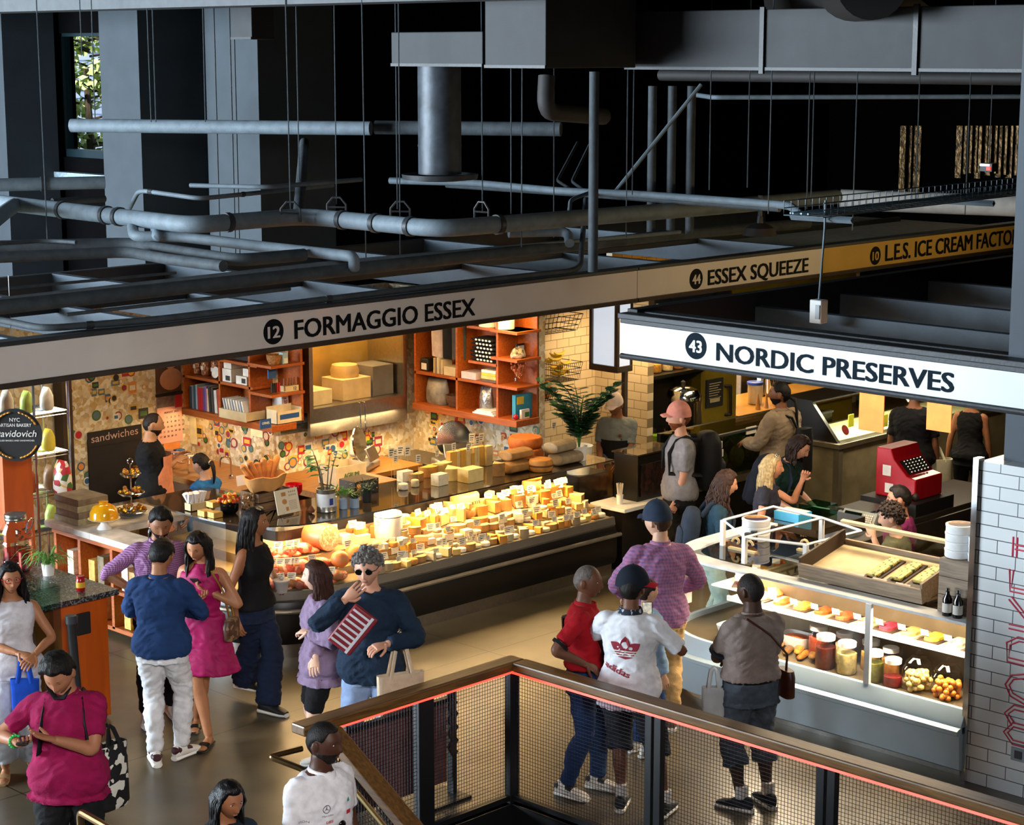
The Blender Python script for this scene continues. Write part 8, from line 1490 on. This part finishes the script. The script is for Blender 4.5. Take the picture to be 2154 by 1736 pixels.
for k,(x,y)in enumerate(((12.75,9.75),(13.1,9.3))):
 g=G();
 for s in(1,-1):g.tube([(x,y+s*(.06+(.05-.006*i)*math.cos(i*.6)),TD+.07+(.05-.006*i)*math.sin(i*.6))for i in range(8)],.011,6)
 g.box(x-.02,x+.02,y-.14,y+.14,TD+.005,TD+.022);tag(g.obj('scroll_bracket',M('cream_wood','#c9ad7a',.6)),'%s cream scroll bracket under the white posted glass'%['left','right'][k],'bracket','scroll brackets')
for k in range(5):jar('jam_jar','%s small dark jam jar on the curved glass top'%ORD[k],12.95+.085*k,9.85,TD+.004,.034,.07,M('dark_jam','#1e0e14',.3),.9,m_rubber,'dark jam jars')
SZ=1.081;q=PZ(1700,1105,SZ);boxthing('glove_box','blue and white glove box on the service counter','box',13.85,14.05,9.98,10.25,1.2,1.28,M('glove_blue','#3fa3cc',.5),None,.003,((13.86,14.04,9.99,10.24,1.28,1.284),'white_top',m_card2));boxthing('acrylic_box','green and clear acrylic box behind the glove box','box',14.15,14.4,9.95,10.2,1.2,1.3,GLASS('green_acrylic','#9fd0b8'));struct(G().box(13.75,14.5,9.72,10.3,1.14,1.198).obj('trim_7',m_topg,smooth=0),'dark glass ledge under the glove box','shelf')
t=thing('scale','grey shop scale with a dark display and keypad on the service counter','scale',(14.75,9.9,SZ));G().box(14.65,15.05,9.72,10.12,SZ,SZ+.09).obj('scale_body',M('scale_grey','#a3a8a8',.4),t,bevel=.01);G().box(14.66,15.04,9.8,10.14,SZ+.1,SZ+.112).obj('weighing_plate',M('dark_plate','#3c3a36',.35,metal=.5),t,bevel=.004);g=Matrix.Rotation(R(-35),3,'Y');G().rbox((14.62,9.86,SZ+.06),(.05,.36,.13),Matrix.Rotation(R(35),3,'Y')).obj('console',M('scale_grey','#a3a8a8'),t,bevel=.006);G().rbox((14.592,9.92,SZ+.075),(.008,.18,.085),Matrix.Rotation(R(35),3,'Y')).obj('display',M('lcd_black','#0a1412',.15),t);kp=G()
for i in range(4):
 for j in range(5):kp.rbox(Vector((14.59,9.8-.022*j,SZ+.075))+Matrix.Rotation(R(35),3,'Y')@Vector((0,0,-.03+.02*i)),(.008,.016,.014),Matrix.Rotation(R(35),3,'Y'))
kp.obj('keypad',m_card2,t,smooth=0)
q=PZ(1880,1025,1.3);t=thing('cash_register','red cash register with a keyed slope on the service counter','cash register',(15.5,9.95,1.2));prof=[(-.22,0),(.22,0),(.22,.2),(.12,.22),(-.02,.36),(-.06,.46),(-.22,.46)];m_reg=M('register_red','#b00f1d',.3,var=.1,coat=.3)
G().prism([(9.95-p_,1.2+c_)for p_,c_ in prof],'x',15.32,15.78).obj('register_body',m_reg,t,smooth=0,bevel=.012);G().add([(15.36+a,9.95-b,1.2+c)for a in(0,.38)for b,c in((.01,.345),(.12,.235))],[(0,1,3,2)]).obj('key_bed',m_rubber,t,smooth=0);kp=G()
for i in range(6):
 for j in range(5):kp.ell((15.42+.055*i,9.95-.025-.022*j,1.2+.335-.022*j),.012,None,8,5)
kp.obj('keys',m_chrome,t);G().box(15.315,15.32,10.0,10.09,1.4,1.5).obj('paper_sticker',m_card2,t,smooth=0);G().box(15.315,15.32,9.97,10.06,1.24,1.33).obj('paper_sticker',m_card2,t,smooth=0);G().add([(15.34+a,9.95-b,1.2+c)for a in(.02,.42)for b,c in((-.05,.43),(-.03,.375))],[(0,1,3,2)]).obj('display_window',m_rubber,t,smooth=0)
boxthing('till_base','dark cash drawer under the red register','drawer',15.2,15.85,9.64,10.25,SZ,1.199,m_rubber);jar('biscuit_jar','tall jar of pink sweets with a pink lid by the tan post',15.7,8.75,1.182,.08,.26,M('pink_sweets','#c98068',.5,var=.4,scale=40),.4,M('pink_lid','#d8a898',.4));boxthing('leaflet_box','orange leaflet holder on the side case','box',15.6,15.66,8.9,8.98,1.182,1.4,M('orange_leaflet','#c8782a',.5));boxthing('steel_tray','covered dark steel tray on the side case','tray',15.52,15.9,8.3,8.7,1.182,1.28,M('dark_plate','#3c3a36'))
for k,px in enumerate((1835,1978)):p=PX(px,900,14.2);a=PX(px-26,800,13.94).y;b=PX(px+26,800,13.94).y;tag(G().box(13.94,13.95,b,a,PX(px,908,13.94).z,2.81).obj('paper_sheet',M('kraft_sheet','#b0642a',.7),smooth=0),'%s brown paper sheet hanging inside the fish stall'%['left','right'][k],'paper sheet','brown paper sheets');
# ------------------------------------------------------------------ things people carry, marks on clothing
def garment(inf,*names):
 for c in inf['root'].children:
  if c.name.split('.')[0]in names:return c
def decal(inf,gar,polys,m,side=1,name='print',lift=.004):
 """Lays flat shapes (x to the wearer's right, z above the pelvis) onto the front (1) or back (-1) of a garment."""
 me=gar.data;bt=BVHTree.FromPolygons([v.co for v in me.vertices],[tuple(p.vertices)for p in me.polygons]);k=inf['k'];g=G()
 for vs,fs in polys:
  out=[]
  for x,z in vs:
   p=inf['sp'](x,0,z)*k;o=p+Vector((0,side*.6,0));h=bt.ray_cast(o,Vector((0,-side,0)));out.append((h[0]if h[0]is not None else p+Vector((0,side*.15,0)))+Vector((0,side*lift,0)))
  g.add(out,fs)
 return g.obj(name,m,gar,smooth=0,local=True)
def txt(body,x,z,h,w=None,side=1,bold=0,rot=0):
 vs,fs=text_mesh(None,body,h,w);c,s=math.cos(rot),math.sin(rot);r=[]
 for a,b in(((0,0),)if not bold else((0,0),(bold,0),(-bold,0))):r.append(([(x+side*-1*0+(-side)*((v.x+a)*c-v.y*s),z+(v.x+a)*s+v.y*c)for v in vs],fs))
 return r
def poly(pts):return[(pts,[tuple(range(len(pts)))])]
def ringp(x,z,r0,r1,n=20):return[([(x+r*math.cos(2*PI*i/n),z+r*math.sin(2*PI*i/n))for r in(r0,r1)for i in range(n)],[(i,(i+1)%n,n+(i+1)%n,n+i)for i in range(n)])]
# white tee: red leaf emblem with three stripes, lettering below
s=garment(P_tee,'shirt');m_er=M('emblem_red','#8c1f33',.7)
def leaf(cx,cz,l,w,a):
 pts=[(-w*math.sin(PI*i/8)**.9,l*i/8)for i in range(9)]+[(w*math.sin(PI*i/8)**.9,l*i/8)for i in range(7,0,-1)];return[(cx+p[0]*math.cos(a)-p[1]*math.sin(a),cz+p[0]*math.sin(a)+p[1]*math.cos(a))for p in pts]
decal(P_tee,s,poly(leaf(0,.255,.115,.034,0))+poly(leaf(-.005,.25,.125,.034,.95))+poly(leaf(.005,.25,.125,.034,-.95))+poly([(-.085,.262),(.085,.262),(.05,.215),(0,.2),(-.05,.215)]),m_er,-1,'emblem')
decal(P_tee,s,[([(-.095+.019*i,z+e)for e in(0,.008)for i in range(11)],[(i,i+1,i+12,i+11)for i in range(10)])for z in(.222,.24,.258)],m_white,-1,'emblem_stripes',.009)
decal(P_tee,s,txt('adidas',-.16,.13,.045,.2,-1,.003,-.3),m_er,-1,'lettering')
# team shirt
s=garment(P_team,'shirt');ml=M('team_grey','#3a3c40',.7)
decal(P_team,s,ringp(.085,.33,.021,.025)+poly([(.082,.33),(.088,.33),(.085,.353)])+poly([(.085,.333),(.085,.327),(.104,.318)])+poly([(.085,.333),(.085,.327),(.066,.318)])+txt('Mercedes',.115,.285,.012,.07,1)+txt('Qualcomm',.12,.2,.014,.085,1,.001)+txt('Hewlett Packard',.11,.165,.008,.07)+txt('EPSON',.225,.26,.014,.05)+txt('PIRELLI',.225,.225,.016,.055,1,.001),ml,1,'sponsor_marks')
decal(P_team,s,txt('UBS',.09,.24,.02,.045,1,.001),M('sponsor_red','#c0303a',.7),1,'red_mark')
decal(P_team,s,poly([(-.06,.285),(-.095,.285),(-.095,.26),(-.06,.26)]),M('sponsor_red','#c0303a'),1,'red_patch')
decal(P_team,s,poly([(-.075,.33),(-.065,.345),(-.085,.36),(-.09,.335)]),M('sponsor_teal','#3f9a8a',.7),1,'teal_mark')
c=P_team['pt'](.01,.19,.2);d=P_team['rt'];t=thing('sunglasses','brown sunglasses hanging on the team shirt placket','sunglasses',c-Vector((0,0,.08)))
for z in(.03,-.035):G().ell(c+Vector((0,0,z)),(.012,.026,.026),Matrix((P_team['fw'],d,Vector((0,0,1)))).transposed(),12,8).obj('lens',m_lens,t)
G().tube([c+Vector((0,0,.055)),c-Vector((0,0,.06))],.004,6).obj('frame',m_gframe,t)
c=P_red['pt'](-.02,.175,.3);t=thing('sunglasses','dark round sunglasses hanging on the red polo placket','sunglasses',c-Vector((0,0,.08)))
for z in(.03,-.035):G().ell(c+Vector((0,0,z)),(.012,.024,.024),Matrix((P_red['fw'],P_red['rt'],Vector((0,0,1)))).transposed(),12,8).obj('lens',m_lens,t)
s=garment(P_green,'shirt');decal(P_green,s,txt('forest',.1,.2,.03,.15),G_green,1,'lettering')
s=garment(P_juice,'shirt');decal(P_juice,s,ringp(-.08,.32,.0,.02),M('brown_print','#6a3a22',.7),1,'emblem')
# phones
def phone(lab,inf,sd,off,nrm,upv,scr=False):
 c=inf['W'][sd]+inf['hdir'][sd]*.1+Vector(off);n=Vector(nrm).normalized();u=Vector(upv);u=(u-n*u.dot(n)).normalized();mt=Matrix((u.cross(n),u,n)).transposed();t=thing('phone',lab,'phone',c);G().rbox(c,(.072,.15,.009),mt).obj('phone_case',m_rubber,t,bevel=.004)
 G().rbox(c+n*.005,(.064,.138,.001),mt).obj('screen',M('phone_screen','#b8b49c',.2,var=.7,scale=30,emit='#b8b49c',es=.25)if scr else M('lcd_black','#0a1412'),t,smooth=0);return t
phone('black phone in the hand of the magenta polo man',P_mag,1,(0,0,.03),(0,0,1),P_mag['fw']+Vector((0,0,.4)));phone('dark phone held by the woman in the magenta dress',P_dress,-1,(0,0,.035),Vector((0,0,1))-P_dress['fw']*.8,Vector((0,0,1)))
phone('phone raised by the man in the white tee, its screen lit',P_tee,1,(-.01,0,.05),-FW+Vector((0,0,.1)),Vector((0,0,1)),True)
# bags
m_bag=clothmat('black_nylon','#0f1012',.6)
def backpack(lab,inf,m,w=.15,d=.09,h=.44,z=.22,cat='backpack',y=-.24,patch=None):
 P=inf['pt'];c=P(0,y,z-h/2);t=thing('backpack',lab,cat,c);X,Y=inf['rt'],inf['fw'];k=inf['k'];f=lambda x,y_,zz:P(x,y+y_,z+zz)
 G().loft([[f(math.copysign(abs(math.cos(u))**.6,math.cos(u))*w*s,math.copysign(abs(math.sin(u))**.6,math.sin(u))*d*s,zz)for u in[2*PI*i/16 for i in range(16)]]for zz,s in((-h/2,.7),(-h/2+.04,.95),(0,1),(h/2-.1,.95),(h/2-.02,.7),(h/2,.4))]).obj('pack_body',m,t,smooth=60)
 G().loft([[f(math.cos(u)*w*.75*s,-d*.9+math.copysign(abs(math.sin(u))**.6,math.sin(u))*d*.45*s,zz)for u in[2*PI*i/14 for i in range(14)]]for zz,s in((-h/2+.02,.8),(-h/2+.05,1),(-.02,1),(.01,.7))]).obj('front_pocket',patch or m,t,smooth=60)
 for s in(1,-1):
  g=G();g.tube([f(s*.09,d*.8,h/2-.06),P(s*.1,-.1,.475),P(s*.1,-.03,.505),P(s*.108,.06,.475),P(s*.125,.135,.36),P(s*.15,.14,.17),f(s*.13,d*.6,-.12)],.024,8,flat=.35,hint=X);g.obj('shoulder_strap',m,t)
 return t
backpack('large black backpack on the man in the pink cap',P_pink,m_bag,.17,.12,.56,.26,y=-.27);backpack('dark backpack on the magenta polo man',P_mag,m_bag,.15,.08,.42,.22);backpack('slate denim backpack on the woman with curly brown hair',P_curly,clothmat('slate_denim','#26303e'),.15,.09,.42,.2);backpack('dark blue backpack on the woman in the dark green tee',P_green,clothmat('dark_navy_nylon','#161b26'),.16,.1,.46,.24)
def tote(lab,top,w,d,h,m,X,hl,nm='tote_bag',cat='bag',parts=True,mh=None):
 top=Vector(top);t=thing(nm,lab,cat,top-Vector((0,0,hl+h)));Y=Vector((-X.y,X.x,0));f=lambda x,y,z:top+X*x+Y*y+Vector((0,0,z))
 G().loft([[f(math.copysign(abs(math.cos(u))**.5,math.cos(u))*w*s,math.copysign(abs(math.sin(u))**.5,math.sin(u))*d*q,z)for u in[2*PI*i/16 for i in range(16)]]for z,s,q in((-hl-h,.9,.7),(-hl-h*.9,1,1),(-hl,1.05,.7),(-hl,1.0,.6),(-hl-h*.8,.95,.9))]).obj('bag_body',m,t,smooth=50)
 for s in(1,-1):G().tube([f(-w*.5,s*d*.7,-hl-.03),f(-.02,s*.02,-.02),f(0,s*.015,0),f(.02,s*.02,-.02),f(w*.5,s*d*.7,-hl-.03)],.014,6,flat=.3,hint=Y).obj('handle',mh or m,t)
 return t
e=P_navy['E'][-1].lerp(P_navy['W'][-1],.55);tote('cream canvas tote bag hanging on the navy sweater man\'s forearm',e+Vector((0,0,.06)),.17,.05,.34,clothmat('cream_canvas','#c9b49a',bump=.4),(RT*.9+FH*.4).normalized(),.3)
w=P_white['W'][1]+P_white['hdir'][1]*.04;tote('royal blue cloth bag hanging from the hand of the woman in white',w,.1,.03,.3,clothmat('royal_blue','#1246b0',bump=.2),RT,.18)
w=P_polo['pt'](-.26,.08,.12);tote('clear plastic bag hanging from the grey polo man\'s arm',w,.08,.05,.22,M('plastic_film','#c4cbce',.25,bump=.6,bscale=14),RT,.14,'plastic_bag')
w=P_bagp['W'][1];tote('white plastic carrier bag held beyond the counter',w+Vector((0,0,.2)),.16,.1,.4,M('white_plastic','#d8d2b8',.4,bump=.6,bscale=12),RT,.14,'plastic_bag')
w=P_mag['pt'](.0,-.36,-.0);X=P_mag['rt'];t=tote('black and white zebra striped shopping bag behind the magenta polo man',P_mag['pt'](-.22,-.2,.22),.12,.07,.42,cellmat('zebra_print',['#141414','#d9d4c8','#161616','#d4cfc2','#101010'],24,.6),(FH*.8+RT*.6).normalized(),.12,'shopping_bag',mh=m_bag)
def strapbag(nm,lab,inf,a,path,size,m,r=.008,ms=None,hip=None):
 P=inf['pt'];c=P(*a);t=thing(nm,lab,'bag',c-Vector((0,0,size[2]/2)));X=inf['rt']if not hip else inf['fw'];Y=inf['fw']if not hip else-inf['rt'];f=lambda x,y,z:c+X*x+Y*y+Vector((0,0,z))
 G().loft([[f(math.copysign(abs(math.cos(u))**.6,math.cos(u))*size[0]/2*s,math.copysign(abs(math.sin(u))**.6,math.sin(u))*size[1]/2,z*size[2])for u in[2*PI*i/14 for i in range(14)]]for z,s in((-.5,.8),(-.42,1),(.3,1),(.5,.8))]).obj('bag_body',m,t,smooth=50);G().tube([P(*p)for p in path],r,6).obj('strap',ms or m,t)
strapbag('shoulder_bag','brown leather shoulder bag at the hip of the grey polo man',P_polo,(.26,-.04,-.02),[(.26,-.04,.04),(.22,-.12,.22),(.05,-.165,.4),(-.1,-.1,.51),(-.13,.05,.47),(-.02,.17,.3),(.18,.16,.1),(.26,.0,.02)],(.2,.07,.2),M('brown_leather','#4a2318',.4,var=.2),.009,None,1)
strapbag('belt_bag','black belt bag slung across the red polo shirt',P_red,(.0,.185,.1),[(.1,.17,.14),(.14,.12,.3),(.12,-.05,.47),(.0,-.15,.4),(-.12,-.15,.2),(-.2,.0,.06),(-.12,.15,.07)],(.24,.07,.13),m_bag,.014)
strapbag('shoulder_bag','brown printed shoulder bag with a gold chain on the magenta dress',P_dress,(-.23,-.03,-.02),[(-.22,-.02,.08),(-.2,.04,.3),(-.125,.08,.47),(-.12,-.05,.47),(-.18,-.1,.25),(-.24,-.05,.08)],(.22,.07,.16),cellmat('bag_print',['#4a2a1c','#5a3524','#4a2a1c','#8a6a4a'],40,.5),.009,M('gold_chain','#c9a04a',.3,metal=.9),1)
strapbag('sling_bag','black sling bag on the back of the beige jacket man',P_beige,(.08,-.24,.1),[(.12,-.2,.2),(-.02,-.16,.45),(-.12,-.02,.5),(-.1,.14,.42),(.1,.17,.2),(.23,.05,.05),(.14,-.2,.05)],(.24,.12,.5),m_bag,.016)
# the packet under the grey haired man's arm
c=PD(742,1325,(P_navy['W'][1]-Vector((0,0,CAM_H))).dot(FW)-.06);u=(RT*.62+Vector((0,0,.78))).normalized();v=(RT*.78-Vector((0,0,.62))).normalized();n=-FH;t=thing('packaged_blanket','red white and grey plaid folded packet tucked under the grey haired man\'s arm','packet',c-Vector((0,0,.15)))
mt=Matrix((u,v,u.cross(v))).transposed();G().rbox(c,(.33,.2,.05),mt).obj('packet_body',M('plaid_maroon','#7c1826',.5),t,bevel=.012);g=G()
for k in range(7):g.rbox(c+u*(-.13+.043*k)-v*.02-u.cross(v)*(.026 if u.cross(v).dot(FH)>0 else-.026),(.016,.14,.004),mt)
g.rbox(c+v*.06-u.cross(v)*(.027 if u.cross(v).dot(FH)>0 else-.027),(.32,.02,.004),mt);g.obj('white_stripes',M('pale_stripe','#c9c9cf',.6),t,smooth=0)
w=P_navy['W'][-1]+P_navy['hdir'][-1]*.1;tag(G().rbox(w+Vector((0,0,-.03)),(.05,.03,.03)).obj('key_fob',m_rubber,bevel=.008),'small black key fob in the grey haired man\'s hand','key')
w=P_tank['W'][-1]+P_tank['hdir'][-1]*.09;t=thing('sample_tub','pale grey lidded tub held by the woman in the black tank top','tub',w-Vector((0,0,.05)));G().lathe([(.045,-.05),(.065,.04),(.07,.045),(.07,.055),(.02,.065),(.015,.08),(0,.08)],w,20).obj('tub_body',M('tub_grey','#b9b4b4',.4),t)
w=P_chk['W'][1]+P_chk['hdir'][1]*.05;boxthing('takeaway_box','white takeaway box in the hand of the checked shirt man','box',w.x-.06,w.x+.08,w.y-.12,w.y+.04,w.z-.08,w.z+.1,m_card2);
# bandana, mask strap, wrist things are worn: children of their people
P=P_tee['sp'];P_tee['part'](G().loft([[P(math.cos(u)*(.07+e),math.sin(u)*(.068+e),z)for u in[2*PI*i/18 for i in range(18)]]for e,z in((.022,.485),(.02,.52),(.008,.545),(-.004,.52))]),'bandana',cellmat('bandana_print',['#141b2c','#182038','#10182a','#a9b0c0','#141b2c'],60,.8))
hm=[P_mag['hp']((x,y,z))for x,y,z in((-.07,.05,-.06),(-.03,.1,-.09),(.02,.1,-.1),(.075,.05,-.06),(.085,-.0,.0))];P_mag['part'](G().tube(hm,[.006,.024,.024,.014,.004],8,flat=.5),'face_mask',m_blk)
w=P_mag['root'];a=(P_mag['wm'].inverted()@P_mag['W'][1]);g=G();d=(P_mag['wm'].inverted().to_3x3()@P_mag['hdir'][1]).normalized();q1,q2=basis(d)
for k in range(14):g.ell(a-d*.03+(q1*math.cos(k*.45)+q2*math.sin(k*.45))*.036,.009,None,7,5)
P_mag['part'](g,'bead_bracelet',M('green_beads','#2fbf5a',.4),scaled=False)
# sign stand with a brown cloth behind the guard rail
a,b=PY(722,1500,9.75),PY(950,1455,9.75);t=thing('banner_stand','black framed stand with a dark maroon fabric panel behind the guard rail','banner',((a.x+b.x)/2,9.75,0));G().box(a.x+.03,b.x-.06,9.74,9.76,.12,.72).obj('fabric_panel',clothmat('maroon_fabric','#5a3a3a',var=.3),t,smooth=0)
G().box(b.x-.02,b.x+.02,9.72,9.78,0,.8).box(a.x,a.x+.03,9.72,9.78,0,.78).box(a.x,b.x,9.73,9.77,.72,.75).box(a.x-.02,b.x+.05,9.6,9.9,0,.02).obj('stand_frame',m_rail,t,smooth=0);G().tube([(b.x-.06,9.7,.74-.05*i)if i%2 else(b.x-.03,9.69,.74-.05*i)for i in range(9)],.03,7).obj('gathered_cloth',M('dark_cloth','#241a1c',.8),t)
a=PZ(1595,1575,0)
